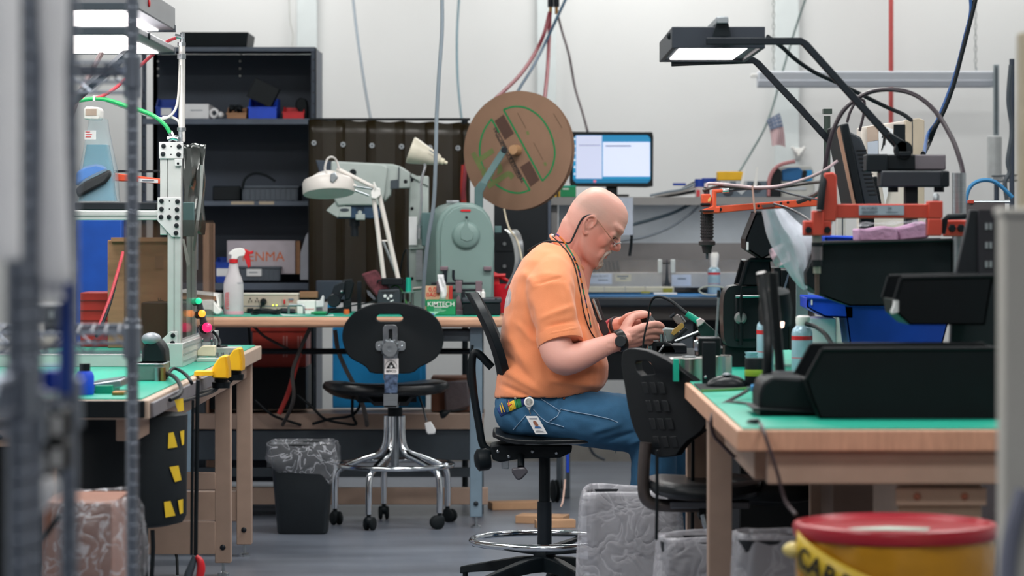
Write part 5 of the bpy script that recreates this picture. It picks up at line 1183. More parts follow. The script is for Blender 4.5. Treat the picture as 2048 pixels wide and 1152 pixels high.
lw_ = G().poly([(277, 357), (316, 359), (316, 366), (277, 364)], d0 + .247, .002).build('label_strip', label_w, ra); G().pbox(284, 360, 308, 362, d0 + .245, .001).build('print', inkgrey, lw_)
G().pbox(228, 340, 318, 345, d0 + .3, .02).build('black_rail', blackmet, ra, bev=.002)
one(G().pbox(150, 405, 312, 420, d0 + .05, .3), 'black_tray', black, 'black tray lying on the cross beam of the frame', 'tray', bev=.003)
for nm, x0, y0, x1, y1, d, m_, lb2 in [('blue_board', 150, 440, 243, 1050, 11.9, mat('strong_blue', '#0f4aa6', .5), 'blue board behind the amber panel'),
                                   ('cardboard_carton', 215, 480, 345, 690, 10.9, tan, 'tall cardboard carton behind the amber panel'),
                                   ('red_crate', 160, 585, 222, 700, 11.0, redd, 'red crate behind the amber panel'),
                                   ('black_monitor', 282, 605, 372, 690, 10.7, black, 'black housing behind the amber panel beside the post')]:
    a, b = W(x0, y1, d), W(x1, y0, d); t = T(nm, lb2, 'box', ((a.x + b.x) / 2, d + .1, max(LZ, a.z) if d < 11.2 else a.z))
    G().box((a.x, d, LZ if d < 11.15 else 0), (b.x, d + .2, b.z)).build('body', m_, t, bev=.004)
    if nm == 'cardboard_carton':
        q = G().pbox(310, 512, 327, 537, d - .002, .003).build('label_card', mat('tan_label', '#8d6a52', .7), t); G().pbox(222, 475, 345, 483, d - .02, .05).build('flap', tan, t); G().text('OFF', .03, TM(W(322, 610, d - .003), (0, 0, 1), (-1, 0, 0)), .0003).build('lettering', ink, t)
    if nm == 'red_crate':
        for k in range(5): G().pbox(x0, 600 + k * 20, x1, 602 + k * 20, d - .003, .004).build('slat_line', mat('dark_red_line', '#7a2620', .5), t)
for pts, m_, l in [([(246, 505, 10.4), (235, 545, 10.3), (220, 595, 10.2), (203, 640, 10.1), (190, 670, 10.0)], mat('red_hose'), 'red hose slanting behind the amber panel'),
                   ([(243, 515, 10.4), (232, 560, 10.3), (222, 600, 10.2), (208, 640, 10.1), (193, 672, 10.0)], black, 'black hose slanting beside the red one behind the amber panel'),
                   ([(228, 580, 10.3), (215, 615, 10.2), (200, 650, 10.1), (192, 668, 10.0)], mat('green_hose'), 'green hose slanting low behind the amber panel')]:
    cable('hose', pts, .006, m_, l, 'hose')
# indicator lamps on a bracket
il = T('indicator_lamps', 'bracket with green, orange and red lit signal lamps beside the frame', 'signal lamp', W(412, 690, 10.0))
DI = 10.0
G().poly([(395, 660), (402, 648), (425, 664), (428, 684), (404, 684)], DI, .02).build('bracket', mat('mauve_bracket', '#7a737b', .4, .3), il, bev=.002)
G().poly([(394, 605), (402, 600), (412, 640), (425, 664), (402, 660)], DI + .015, .02).build('bracket', dkgrey, il, bev=.002)
for x, y, m_, r in ((397, 602, mat('lit_green', '#22c48e', .3, var=0, emit=1.2), .011), (404, 627, mat('lit_orange', '#ff8a2a', .3, var=0, emit=2.2), .0125), (414, 655, mat('lit_magenta', '#e81f5e', .3, var=0, emit=1.3), .0165)):
    G().ball(W(x, y, DI - .02), r, nu=20, nv=12).build('lens', m_, il); G().lathe([(.0005, -.02), (r * 1.05, -.02), (r * 1.05, 0), (.0005, 0)], W(x - 3, y + 2, DI), (.5, -.8, .1), 18).build('socket', black, il)
for x, y in ((405, 679), (423, 679)): G().ball(W(x, y, DI - .002), .005, nu=10, nv=6).build('screw', steel, il)
G().tube([W(400, 684, DI + .01), W(400, 700, DI + .01)], .008, 8).build('stem', dkgrey, il)
cable('cable', [(425, 662, 10.0), (434, 672, 10.0), (440, 685, 9.95), (437, 692, 9.9)], .005, black, 'short black cable behind the terminal block')
tb = T('terminal_block', 'grey terminal block with a row of black slots on the left bench', 'terminal block', (W(450, 0, 10.1).x, 10.1, LZ))
M = Matrix.Translation((W(450, 0, 10.1).x, 10.1, LZ + .006)) @ Matrix.Rotation(R(-8), 4, 'Z')
G().box((-.045, -.06, 0), (.045, .06, .03), M).build('body', mat('pale_grey_block', '#b5b7b2', .45), tb, bev=.002)
for k in range(6): G().box((-.035, -.05 + k * .016, .03), (.0, -.041 + k * .016, .034), M).build('slot', ink, tb)
for k in range(3): G().cyl(M @ Vector((-.035 + k * .012, -.045, .03)), M @ Vector((-.035 + k * .012, -.045, .06)), .004, n=8).build('pin', steel, tb)
iv = T('ivory_holder', 'small ivory plastic holder on the left bench', 'holder', (W(412, 0, 9.85).x, 9.85, LZ))
z8 = lambda y, d: W(0, y, d).z
G().poly([(394, 702), (404, 692), (430, 692), (430, 712), (394, 712)], 9.85, .05).build('body', mat('ivory_plastic', '#d8d2b6', .45), iv, bev=.003)
G().box((W(394, 0, 9.8).x, 9.78, LZ), (W(464, 0, 9.8).x, 9.86, LZ + .012)).build('plate', mat('pale_plate', '#b9c9c0', .4), iv, bev=.002)
for x in (434, 445, 461): G().cyl((W(x, 0, 9.82).x, 9.82, LZ + .012), (W(x, 0, 9.82).x, 9.82, LZ + .03), .005, n=10).build('screw', steel, iv)
# yellow guarded palm switches clamped to the edge
for i, (x0, y0, d, lb2) in enumerate([(424, 756, 8.95, 'nearer yellow guarded palm switch on the bench edge'), (452, 741, 9.4, 'farther yellow guarded palm switch on the bench edge')]):
    t = T('palm_switch', lb2, 'switch', W(x0 + 15, y0 + 14, d), 'yellow palm switches')
    g = G(); g.poly([(x0, y0), (x0, y0 - 18), (x0 + 4, y0 - 27), (x0 + 16, y0 - 43), (x0 + 26, y0 - 45), (x0 + 29, y0 - 42), (x0 + 33, y0 - 20), (x0 + 33, y0 - 2), (x0 + 29, y0 + 1)], d, .08)
    b = g.build('guard', yellow, t, bev=.004)
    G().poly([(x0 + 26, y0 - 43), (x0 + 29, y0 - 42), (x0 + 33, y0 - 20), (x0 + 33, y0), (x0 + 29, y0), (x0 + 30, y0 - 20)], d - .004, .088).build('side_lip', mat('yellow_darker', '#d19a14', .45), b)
    G().lathe([(.0005, -.03), (.026, -.03), (.028, -.012), (.02, -.01), (.02, 0), (.0005, 0)], W(x0 + 18, y0, d + .04), (0, 0, 1), 22).build('button_base', black, t)
    G().tube([W(x0 + 16, y0 + 12, d + .04), W(x0 + 4, y0 + 26, d), W(x0 - 30, y0 + 38 - i * 0, d - .3), W(x0 - 80, y0 + 52, d - .7)], .005, 8, 6).build('cord', black, t)
G().box((W(388, 0, 8.9).x, 8.9, LZ - .0), (W(424, 0, 8.9).x, 8.98, LZ + .012)).build('x', yellow, mf).name = 'hold_down'
# grey metal instrument box, black clamp, trays near the front
gb = T('metal_box', 'small grey metal box with rounded side fittings at the front of the left bench', 'box', (W(300, 0, 8.6).x, 8.65, LZ))
a, b = W(268, 767, 8.6), W(327, 727, 8.6)
G().box((a.x, 8.6, LZ), (b.x, 8.75, b.z)).build('body', mat('grey_green_box', '#6f8580', .35, .4), gb, bev=.003)
G().box((a.x - .002, 8.597, b.z - .004), (b.x + .002, 8.75, b.z)).build('lid', steel, gb, bev=.002)
for k, (x, m_) in enumerate(((314, steel), (326, mat('brass')))): G().cyl(W(x, 735, 8.59), W(x, 765, 8.59), .008, n=12).build('fitting', m_, gb)
bcp = T('black_clamp', 'black domed clamp on the left bench beside the frame foot', 'clamp', (W(305, 0, 9.0).x, 9.0, LZ))
G().poly([(283, 742), (283, 700), (292, 684), (305, 675), (320, 682), (330, 700), (333, 742)], 8.95, .12).build('body', black, bcp, bev=.012, seg=3); G().ball(W(303, 678, 8.97), (.03, .03, .02), nu=16, nv=10).build('pale_cap', mat('grey_cap', '#7f858c', .3), bcp)
cable('cable', [(330, 757, 8.6), (345, 738, 8.7), (358, 740, 8.7), (372, 750, 8.5), (380, 760, 8.4), (384, 768, 8.4)], .005, black, 'black cable lying on the teal mat beside the frame foot')
cable('cable', [(330, 745, 8.7), (350, 755, 8.4), (362, 775, 8.2), (358, 790, 8.1), (340, 800, 8.05)], .006, black, 'black cable falling over the left bench edge')
tr_ = T('parts_tray', 'grey metal tray with teal print at the near end of the left bench', 'tray', (-1.12, 8.0, LZ))
M = Matrix.Translation((W(213, 0, 8.0).x, 8.05, LZ + .01)) @ Matrix.Rotation(R(-8), 4, 'Y')
G().box((-.045, -.08, 0), (.045, .1, .02), M).build('tray', steel, tr_, bev=.003); G().box((-.035, -.07, .02), (.035, .09, .023), M).build('inlay', teal2, tr_)
t = T('blue_bottle', 'blue capped bottle at the near end of the left bench', 'bottle', (W(170, 0, 7.9).x, 7.9, LZ))
G().lathe([(.0005, 0), (.022, 0), (.024, .005), (.024, .05), (.018, .062), (.0005, .064)], Vector(t.location), n=24).build('bottle', blue, t); G().lathe([(.0005, .0), (.014, 0), (.014, .02), (.0005, .02)], Vector(t.location) + Vector((0, 0, .062)), n=18).build('cap', black, t)
one(G().box((W(228, 0, 7.9).x, 7.86, LZ), (W(252, 0, 7.9).x, 7.92, LZ + .010)), 'brass_plate', mat('brass'), 'thin brass plate lying at the near end of the mat', 'plate', bev=.002)
one(G().box((W(190, 0, 7.95).x, 7.95, LZ), (W(225, 0, 7.95).x, 8.1, LZ + .022)), 'green_circuit', mat('pcb_green', '#0f8a6c', .4), 'green circuit board near the end of the left bench', 'circuit board', bev=.002)
# big black drum with yellow dashes under the bench
bd_ = T('black_drum', 'black fabric drum with yellow hazard patches under the left bench', 'drum', (W(305, 0, 8.15).x, 8.2, .1))
zt8 = lambda y: W(0, y, 8.0).z
cxd, ryd = W(262, 0, 8.15).x, .17; rxd = .145
drum = G().lathe([(.0005, zt8(1066)), (.10, zt8(1065)), (.135, zt8(1058)), (.145, zt8(1045)), (.1465, zt8(900)), (.148, LZ - .07), (.0005, LZ - .07)], (cxd, 8.2, 0), n=48).build('drum', mat('black_fabric', '#111a1f', .7, var=.15), bd_)
ypm = mat('yellow_patch', '#d9b62a', .6)
def onc(x, y, off=.0015):      # point of the drum's side under a pixel
    o = Vector((0, 0, CH)); d = W(x, y, 1) - o; c = Vector((cxd, 8.2)); r = .148 + off
    A = d.x ** 2 + d.y ** 2; B = 2 * (d.x * (o.x - c.x) + d.y * (o.y - c.y)); C_ = (o.x - c.x) ** 2 + (o.y - c.y) ** 2 - r * r
    disc_ = B * B - 4 * A * C_
    return o + d * ((-B - math.sqrt(max(0, disc_))) / (2 * A))
for q in ([(349, 800), (366, 796), (368, 821), (356, 824)], [(337, 866), (347, 864), (355, 894), (336, 897)], [(360, 863), (368.5, 860), (368, 888), (364, 891)], [(339, 934), (357, 931), (363, 960), (350, 964)], [(328, 1004), (341, 1002), (351, 1031), (331, 1035)], [(356, 1001), (366, 998), (366, 1026), (360, 1028)]):
    E = []
    for k in range(4):
        a_, b_ = q[k], q[(k + 1) % 4]
        E += [onc(a_[0] + (b_[0] - a_[0]) * t_ / 4, a_[1] + (b_[1] - a_[1]) * t_ / 4) for t_ in range(4)]
    G().add(E, [tuple(range(len(E)))]).build('hazard_patch', ypm, bd_)
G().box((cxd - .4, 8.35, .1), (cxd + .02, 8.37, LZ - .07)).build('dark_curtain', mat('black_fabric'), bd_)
# hanging cords and pliers
for pts, r, l in [([(386, 800, 8.2), (385, 900, 8.2), (384, 1000, 8.2), (383, 1110, 8.2)], .004, 'black cord hanging straight down from the left bench edge'),
                  ([(396, 760, 8.3), (394, 850, 8.3), (393, 960, 8.3), (392, 1020, 8.3), (391, 1125, 8.3)], .006, 'thicker black cord hanging beside the bench leg'),
                  ([(305, 1060, 8.1), (306, 1100, 8.1), (303, 1160, 8.1)], .006, 'beaded black cord below the black drum'),
                  ([(355, 1150, 10.4), (354, 1120, 10.42), (352, 1108, 10.43)], .005, 'short black cord at the foot of the bench leg')]:
    cable('cord', pts, r, black, l, 'cord')
pl3 = T('pliers', 'pliers with red and grey handles hanging on the cord at the bottom', 'pliers', W(390, 1150, 8.25))
G().tube([W(389, 1112, 8.25), W(384, 1130, 8.25), W(377, 1150, 8.25), (W(374, 1175, 8.25))], [.006, .010, .012, .010], 10, 4).build('handle', dkgrey, pl3)
G().tube([W(392, 1112, 8.25), W(400, 1122, 8.25), W(402, 1140, 8.25), W(395, 1175, 8.25)], [.006, .010, .012, .010], 10, 4).build('handle', red, pl3)
# cardboard box with clear bag, lower left
cbx = T('bagged_carton', 'cardboard carton with a clear plastic bag over it on the floor at left', 'box', (W(160, 0, 7.0).x, 7.1, 0))
a, b = W(85, 0, 7.0), W(225, 1005, 7.0)
G().box((a.x, 7.0, 0), (b.x, 7.3, b.z)).build('carton', mat('brown_card', '#8f6657', .8), cbx, bev=.003)
rg = []
for i, (y, k) in enumerate([(1170, 1.35), (1120, 1.3), (1080, 1.22), (1040, 1.12), (1010, 1.05), (998, .99), (1004, .9)]):
    ring = rrect((a.x + b.x) / 2 + .025, 7.13, (b.x - a.x) / 2 * k, .17 * k, 0, W(0, y, 7.0).z, 60)
    rg.append([p + Vector((1, 1, .6)) * (.014 * noise.noise(Vector((p.x * 20, p.y * 20, p.z * 16 + i)))) for p in ring])
G().loft(rg, cap=False).build('bag', film, cbx, ang=180)
one(G().box((W(85, 0, 7.4).x, 7.4, 0), (W(110, 0, 7.4).x, 7.44, .62)), 'wooden_post', tan, 'pale wooden post behind the wire shelving', 'post', bev=.003)
# ================================================================ wire shelving, close to the camera
cm = mat('dull_chrome', '#8b929e', .3, .9, var=.1)
A, B_ = Vector((W(265, 0, 5.6).x, 5.6, 0)), Vector((W(138, 0, 3.7).x, 3.7, 0)); C1 = Vector((W(36, 0, 3.4).x, 3.4, 0))
def wirerack(label, p, la, lb, zs, r=.0115):      # p: corner post; la, lb: the two shelf sides leaving it
    la, lb = Vector(la), Vector(lb); t = T('wire_shelving', label, 'shelving', p)
    cs = [p, p + la, p + la + lb, p + lb]
    for c in cs:
        po_ = G().cyl(c, c + Vector((0, 0, 2.1)), r, n=20).build('post', cm, t)
        g = G()
        for k in range(70): g.lathe([(r + .0001, 0), (r + .0008, .001), (r + .0008, .002), (r + .0001, .003)], c + Vector((0, 0, .1 + k * .0254)), n=14, cap=False)
        g.build('post_rings', cm, po_)['kind'] = 'stuff'
    for z in zs:
        for c in cs: G().lathe([(r + .0015, -.03), (r + .0065, -.028), (r + .005, .03), (r + .0015, .032)], c + Vector((0, 0, z)), n=18).build('collar', cm, t)
        f = G()
        for i in range(4):
            a, b = cs[i] + Vector((0, 0, z)), cs[(i + 1) % 4] + Vector((0, 0, z))
            for dz in (.018, -.018): f.cyl(a + Vector((0, 0, dz)), b + Vector((0, 0, dz)), .0035, n=8)
            m_ = int((b - a).length / .04)
            f.tube([a.lerp(b, k / m_) + Vector((0, 0, .018 if k % 2 else -.018)) for k in range(m_ + 1)], .0028, 6)
        edge = f.build('shelf_frame', cm, t)
        g = G(); n_ = int(la.length / .025)
        for k in range(1, n_): g.cyl(p + la * (k / n_) + Vector((0, 0, z + .02)), p + la * (k / n_) + lb + Vector((0, 0, z + .02)), .002, n=5)
        for k in range(1, 4): g.cyl(p + lb * (k / 4) + Vector((0, 0, z + .015)), p + la + lb * (k / 4) + Vector((0, 0, z + .015)), .003, n=6)
        g.build('shelf_wires', cm, edge)['kind'] = 'stuff'
    return t
wirerack('chrome wire shelving whose single post crosses the left bench, out of focus', A, (-.9, -.11, 0), A.normalized() * .45, (1.505, 1.0, .3))
wirerack('chrome wire shelving close to the camera holding the white sleeve', B_, (-.004, -.26, 0), (-.45, 0, 0), (1.62, 1.0, .70, .25))
wirerack('chrome wire shelving at the extreme left edge, nearest the camera', C1, (.012, -1.2, 0), (-.45, 0, 0), (1.54, 1.03, .6), .0135)
# things on the close shelving
shp = T('hanging_bag', 'white plastic sleeve hanging inside the close wire shelving', 'bag', W(110, 560, 3.45))
rg = []
for y, hw, x in ((-40, 32, 106), (60, 30, 108), (130, 22, 108), (300, 24, 108), (450, 31, 110), (545, 36, 110), (566, 30, 110)):
    rg.append([W(x + hw * math.cos(t_) * (1 + .1 * math.sin(3 * t_ + y)), y, 3.45) + Vector((0, .03 * math.sin(t_), 0)) for t_ in [2 * math.pi * i / 24 for i in range(24)]])
G().loft(rg).build('sleeve', mat('hazy_white', '#efeff6', .4, var=.06), shp)
MATS['hazy_white'].node_tree.nodes['Principled BSDF'].inputs['Subsurface Weight'].default_value = .8
MATS['hazy_white'].node_tree.nodes['Principled BSDF'].inputs['Subsurface Scale'].default_value = .1
MATS['hazy_white'].node_tree.nodes['Principled BSDF'].inputs['Subsurface Radius'].default_value = (1, 1, 1)
for x in (84, 100, 118): G().cyl(W(x, 562, 3.45), W(x, 600, 3.45), .005, n=8).build('fringe', mat('hazy_white'), shp)
one(G().tube([W(132, 560, 3.5), W(131, 650, 3.5), W(130, 788, 3.5)], .0085, 14), 'plastic_rod', mat('navy_handle', '#1c3f8f', .4), 'dark blue handle standing on the close wire shelf', 'handle')
one(G().cyl(W(6, -40, 3.2), W(8, 520, 3.2), .018, n=20), 'white_tube', mat('hazy_white'), 'white tube at the extreme left edge behind the near post', 'tube')
mtr = T('meter', 'grey instrument with a white square on the close wire shelf', 'instrument', W(90, 660, 5.75))
G().box((W(48, 0, 5.75).x, 5.75, 1.022), (W(128, 0, 5.75).x, 5.9, W(0, 610, 5.75).z)).build('body', mat('meter_grey', '#555b62', .5), mtr, bev=.004)
G().pbox(66, 647, 89, 669, 5.745, .006).build('white_square', white, mtr)
for x0 in (64, 69, 74, 98, 104): G().pbox(x0, 622, x0 + 3, 637, 5.745, .006).build('slot', mat('slot_pale', '#a9b3b8', .4), mtr)
G().pbox(50, 676, 118, 700, 5.68, .06).build('pale_roll', mat('pale_roll', '#a8a69f', .5), mtr, bev=.01)
t, b = carton('blue_carton', blue, 'small blue carton on the close wire shelf', 80, 738, 112, 781, 3.58, .06)
for r_ in range(2):
    for c_ in range(3):
        x0 = 56 + c_ * 27; y0 = 852 + r_ * 66 - c_ * 10
        t = T('card_bin', ['upper', 'lower'][r_] + ' row dark bin with white card on the close shelf, ' + ['first', 'second', 'third'][c_] + ' from the edge', 'bin', W(x0, y0, 3.45), 'dark card bins on the close shelf')
        G().pbox(x0 - 12, y0 - 12, x0 + 16, y0 + 48, 3.45 + c_ * .03, .08).build('body', black, t, bev=.003); G().pbox(x0 - 4, y0, x0 + 10, y0 + 38, 3.446 + c_ * .03, .006).build('card', label_w, t)
sb2 = T('plastic_bag', 'white crumpled bag under the card bins on the close shelf', 'bag', W(85, 1000, 3.5))
rg = []
for y, hw, x in ((955, 30, 85), (980, 34, 84), (1010, 22, 74), (1035, 10, 62)):
    rg.append([W(x + hw * math.cos(t_), y + 6 * math.sin(3 * t_), 3.5) + Vector((0, .04 * math.sin(t_), 0)) for t_ in [2 * math.pi * i / 20 for i in range(20)]])
G().loft(rg).build('bag', mat('hazy_white'), sb2)
cable('cable', [(56, 1110, 5.5), (80, 1085, 5.5), (105, 1050, 5.5), (118, 1030, 5.5)], .005, black, 'black cable curving at the lower left')
# ================================================================ right bench: lamp, arms, bins
RZ_ = RB_Z
def onbench(x, d): return Vector((W(x, 0, d).x, d, RZ_))
# ---- overhead lamp -----------------------------------------------------------------
ol = T('overhead_lamp', 'long black overhead lamp with a glowing underside on two bent arms', 'lamp', (.56, 8.55, 1.70))
lx0, lx1, ly0, ly1, lz0, lz1 = .437, .692, 8.2, 8.9, 1.703, 1.762
blk = mat('lamp_black', '#2b313a', .45, var=.06)
for a, b in (((lx0, ly0, lz0), (lx1, ly0 + .012, lz1)), ((lx0, ly1 - .012, lz0), (lx1, ly1, lz1)), ((lx0, ly0 + .012, lz0), (lx0 + .012, ly1 - .012, lz1)), ((lx1 - .012, ly0 + .012, lz0), (lx1, ly1 - .012, lz1)), ((lx0 + .012, ly0 + .012, lz1 - .01), (lx1 - .012, ly1 - .012, lz1))):
    G().box(a, b).build('housing_panel', blk, ol, bev=.002)
G().box((lx0 + .030, ly0 + .03, lz0 + .006), (lx1 - .04, ly1 - .03, lz0 + .012)).build('diffuser', lampglow, ol)
G().box((lx0 + .012, ly0 + .012, lz0 + .010), (lx1 - .012, ly1 - .012, lz0 + .016)).build('reflector', mat('lamp_reflector', '#5a5f66', .4), ol)
hp_ = G().prism([W(1425, 72, 8.17), W(1433, 47, 8.17), (W(1457, 47, 8.17)), W(1462, 72, 8.17)], (0, .012, 0)).build('handle_plate', black, ol)
G().box((W(1433, 0, 8.16).x, 8.16, W(0, 47, 8.16).z), (W(1457, 0, 8.16).x, 8.75, W(0, 33, 8.16).z)).build('top_handle', mat('handle_grey', '#8e9499', .4, .3), ol, bev=.003)
G().ball((lx0 - .003, ly0 + .09, (lz0 + lz1) / 2 + .01), (.006, .010, .010), nu=12, nv=8).build('knob', black, ol)
def bar2(pts, d, h, dep, name='arm', m=None):
    P = [W(x, y, d) for x, y in pts]; up, dn = [], []
    for i, p in enumerate(P):
        a = P[max(0, i - 1)]; b = P[min(len(P) - 1, i + 1)]; t_ = (b - a).normalized(); n_ = Vector((-t_.z, 0, t_.x)) * h / 2
        up.append(p + n_); dn.append(p - n_)
    return G().prism(up + dn[::-1], (0, dep, 0)).build(name, m or blackmet, ol, bev=.002)
bar2([(1413, 82), (1603, 82), (1612, 88), (1700, 186), (1806, 302)], 8.15, .019, .025)
bar2([(1343, 126), (1410, 123), (1507, 120), (1516, 126), (1600, 215), (1676, 300)], 8.93, .019, .025)
G().cyl(W(1676, 300, 8.94), W(1700, 330, 8.6), .012, n=10).build('arm', blackmet, ol)
cable('cable', [(1535, 73, 8.2), (1565, 95, 8.25), (1590, 118, 8.3), (1630, 145, 8.35), (1680, 168, 8.4), (1730, 193, 8.45), (1775, 215, 8.5), (1805, 228, 8.6), (1822, 240, 8.7)], .006, black, 'black power cable following the lamp arm')
pv = G().lathe([(.0005, -.02), (.024, -.02), (.024, .02), (.0005, .02)], W(1806, 300, 8.13), (0, 1, 0), 20).build('pivot', black, ol)
G().poly([(1776, 268), (1780, 264), (1815, 285), (1815, 308), (1797, 308), (1792, 290)], 8.11, .03).build('clamp_lever', black, ol, bev=.003)
G().pbox(1798, 303, 1822, 312, 8.1, .06).build('pivot_base', black, ol, bev=.002)
al = T('pivot_arm', 'black articulated arm with two stacked blocks carrying lamp and monitor', 'arm', W(1824, 410, 8.15))
G().pbox(1733, 308, 1776, 343, 8.11, .08).build('block', black, al, bev=.004); G().pbox(1770, 309, 1832, 340, 8.12, .08).build('block', black, al, bev=.004)
G().pbox(1828, 309, 1892, 340, 8.12, .08).build('block', mat('taupe_block', '#5f5a60', .45), al, bev=.004)
G().pbox(1762, 341, 1896, 374, 8.10, .09).build('lower_block', mat('near_black_block', '#20252c', .45), al, bev=.005); G().pbox(1882, 342, 1899, 374, 8.095, .1).build('end_cap', black, al, bev=.004)
for x in (1786, 1878): G().cyl(W(x, 373, 8.14), W(x, 384, 8.14), .014, n=16).build('stud', black, al)
G().pbox(1812, 373, 1836, 480, 8.13, .05).build('post', black, al, bev=.003)
# monitor seen from behind, at an angle
mo = T('monitor', 'black monitor seen edge-on behind the orange tool arm', 'monitor', W(1715, 415, 8.7))
G().poly([(1681, 249), (1697, 246), (1728, 412), (1712, 412)], 8.55, .38).build('screen_frame', black, mo, bev=.004)
G().poly([(1697, 262), (1722, 274), (1733, 300), (1760, 412), (1727, 412)], 8.62, .24).build('rear_shell', mat('charcoal_case'), mo, bev=.006)
for k in range(12): G().poly([(1713 + k * 2.2, 300 + k * 8), (1733 + k * 2.2, 299 + k * 8), (1733.5 + k * 2.2, 301 + k * 8), (1713.5 + k * 2.2, 302 + k * 8)], 8.618, .004).build('vent', ink, mo)
G().poly([(1674, 262), (1679, 252), (1712, 412), (1706, 412)], 8.54, .01).build('bezel_edge', mat('tan_edge', '#9c7a66', .4), mo)
G().poly([(1742, 355), (1754, 352), (1764, 412), (1750, 412)], 8.7, .05).build('bracket', black, mo, bev=.003)
G().pbox(1722, 405, 1750, 412, 8.7, .1).box((W(1735, 0, 8.72).x - .02, 8.72, RZ_), (W(1735, 0, 8.72).x + .02, 8.76, W(0, 405, 8.7).z)).build('stand', black, mo, bev=.003)
wp = T('white_post', 'white slotted aluminium post behind the monitor edge', 'post', W(1682, 480, 9.0))
G().pbox(1673, 270, 1692, 729, 9.0, .04).build('column', mat('cylinder_white'), wp, bev=.003); G().pbox(1684, 272, 1686, 498, 8.998, .004).build('slot', dkgrey, wp)
bx_ = T('instrument_box', 'cream instrument box with taped papers behind the lamp arm', 'instrument', W(1780, 480, 9.2))
G().poly([(1722, 254), (1838, 237), (1838, 724), (1722, 724)], 9.2, .12).build('case', mat('pale_cream_case', '#d8cfc6', .5), bx_, bev=.004)
G().poly([(1810, 240), (1838, 236), (1849, 240), (1849, 724), (1810, 724)], 9.19, .14).build('side_strip', mat('cream_side', '#b9ab98', .5), bx_, bev=.003); G().pbox(1824, 240, 1825.5, 470, 9.188, .004).build('groove', dkgrey, bx_)
G().pbox(1788, 249, 1810, 330, 9.188, .01).build('black_panel', black, bx_)
G().poly([(1734, 254), (1757, 250), (1757, 280), (1735, 284)], 9.19, .004).build('tan_card', mat('tan_window'), bx_); G().poly([(1735, 284), (1757, 281), (1757, 318), (1736, 320)], 9.19, .004).build('paper', mat('bluish_paper'), bx_)
q = G().poly([(1757, 249), (1786, 258), (1790, 330), (1770, 410), (1758, 330)], 9.185, .003).build('paper', paper, bx_)
for pts in ([(1764, 275), (1768, 268), (1766, 290), (1763, 300)], [(1767, 280), (1771, 266), (1769, 290)]): G().tube([W(*p_, 9.183) for p_ in pts], .0018, 6, 3).build('scribble', ink, q)
one(G().cyl(onbench(1654, 9.6), W(1654, 232, 9.6), .011, n=14).box((W(1646, 0, 9.6).x, 9.58, W(0, 228, 9.6).z), (W(1663, 0, 9.6).x, 9.62, W(0, 218, 9.6).z)), 'post', mat('dark_green_post', '#37443f', .4), 'thin dark post with a black cap left of the monitor', 'post')
cable('cable', [(1648, 400, 8.4), (1651, 330, 8.4), (1666, 262, 8.4), (1692, 215, 8.4), (1735, 186, 8.4), (1782, 179, 8.35), (1830, 190, 8.3), (1870, 222, 8.25), (1903, 275, 8.2), (1920, 320, 8.15), (1927, 350, 8.1)], .0065, mat('plum_black_cable', '#2a2229', .4), 'dark cable arching high over the monitor to the steel post')
cable('cable', [(1694, 245, 8.7), (1700, 225, 8.7), (1712, 203, 8.7), (1722, 198, 8.7), (1729, 205, 8.7), (1727, 230, 8.7), (1719, 262, 8.7)], .004, mat('plum_black_cable'), 'small cable loop behind the monitor top')
for pts, m_, l in [([(1954, -15, 9.0), (1938, 50, 9.0), (1925, 100, 9.0), (1908, 165, 9.0), (1890, 215, 9.0), (1870, 255, 9.0), (1856, 290, 9.0), (1846, 308, 8.6)], black, 'thick black cable sweeping down from the upper right'),
                   ([(1940, -15, 9.0), (1941, 25, 9.0), (1929, 75, 9.0), (1914, 135, 9.0), (1897, 185, 9.0), (1884, 218, 9.0), (1872, 245, 9.0), (1855, 270, 9.0), (1848, 308, 8.6)], mat('blue_cable2', '#234f88', .4), 'blue cable tied beside the thick black cable')]:
    cable('cable', pts, .0075 if m_ == black else .005, m_, l)
sp_ = T('steel_post', 'brushed steel post standing behind the black bins', 'post', onbench(1918, 7.9))
G().cyl(onbench(1918, 7.9), W(1918, 346, 7.9), .0185, n=24).build('tube', steel, sp_)
# ---- near orange tool arm ---------------------------------------------------------------
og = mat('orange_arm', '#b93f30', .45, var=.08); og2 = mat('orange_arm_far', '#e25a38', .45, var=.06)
ta = T('tool_support', 'near orange tool support arm with a silver rating label', 'tool arm', W(1770, 470, 7.7))
G().poly([(1648, 346), (1668, 344), (1674, 352), (1675, 408), (1672, 443), (1646, 443), (1644, 400)], 7.7, .04).build('upright', og, ta, bev=.004)
G().pbox(1668, 408, 1862, 437, 7.71, .035).build('beam', og, ta, bev=.003)
lbp_ = G().pbox(1718, 411, 1808, 430, 7.707, .002).build('rating_label', mat('label_grey', '#9aa0ad', .4), ta)
g = G(); g.text('ALVORD', .0105, TM(W(1739, 417, 7.706), (1, 0, 0)), .0002); g.text('24', .0105, TM(W(1779, 417, 7.706)), .0002)
for x0, x1, y in ((1724, 1756, 423), (1724, 1750, 426), (1772, 1796, 424)): g.pbox(x0, y, x1, y + 1.2, 7.7055, .0005)
g.build('lettering', mat('label_ink', '#3c434f', .6), lbp_)
G().pbox(1857, 402, 1886, 437, 7.70, .05).build('end_block', og, ta, bev=.003); G().pbox(1856, 437, 1884, 472, 7.70, .05).build('end_block', og, ta, bev=.003)
G().lathe([(.0005, 0), (.009, 0), (.009, .012), (.005, .02), (.0005, .02)], W(1872, 402, 7.72), n=14).build('grease_nipple', steel, ta)
G().pbox(1891, 440, 1940, 473, 7.78, .06).build('post_clamp', og, ta, bev=.004); 
for x in (1904, 1922): G().lathe([(.0005, .01), (.009, .01), (.011, 0), (.0005, 0)], W(x, 456, 7.78), (0, -1, 0), 6).build('bolt', black, ta)
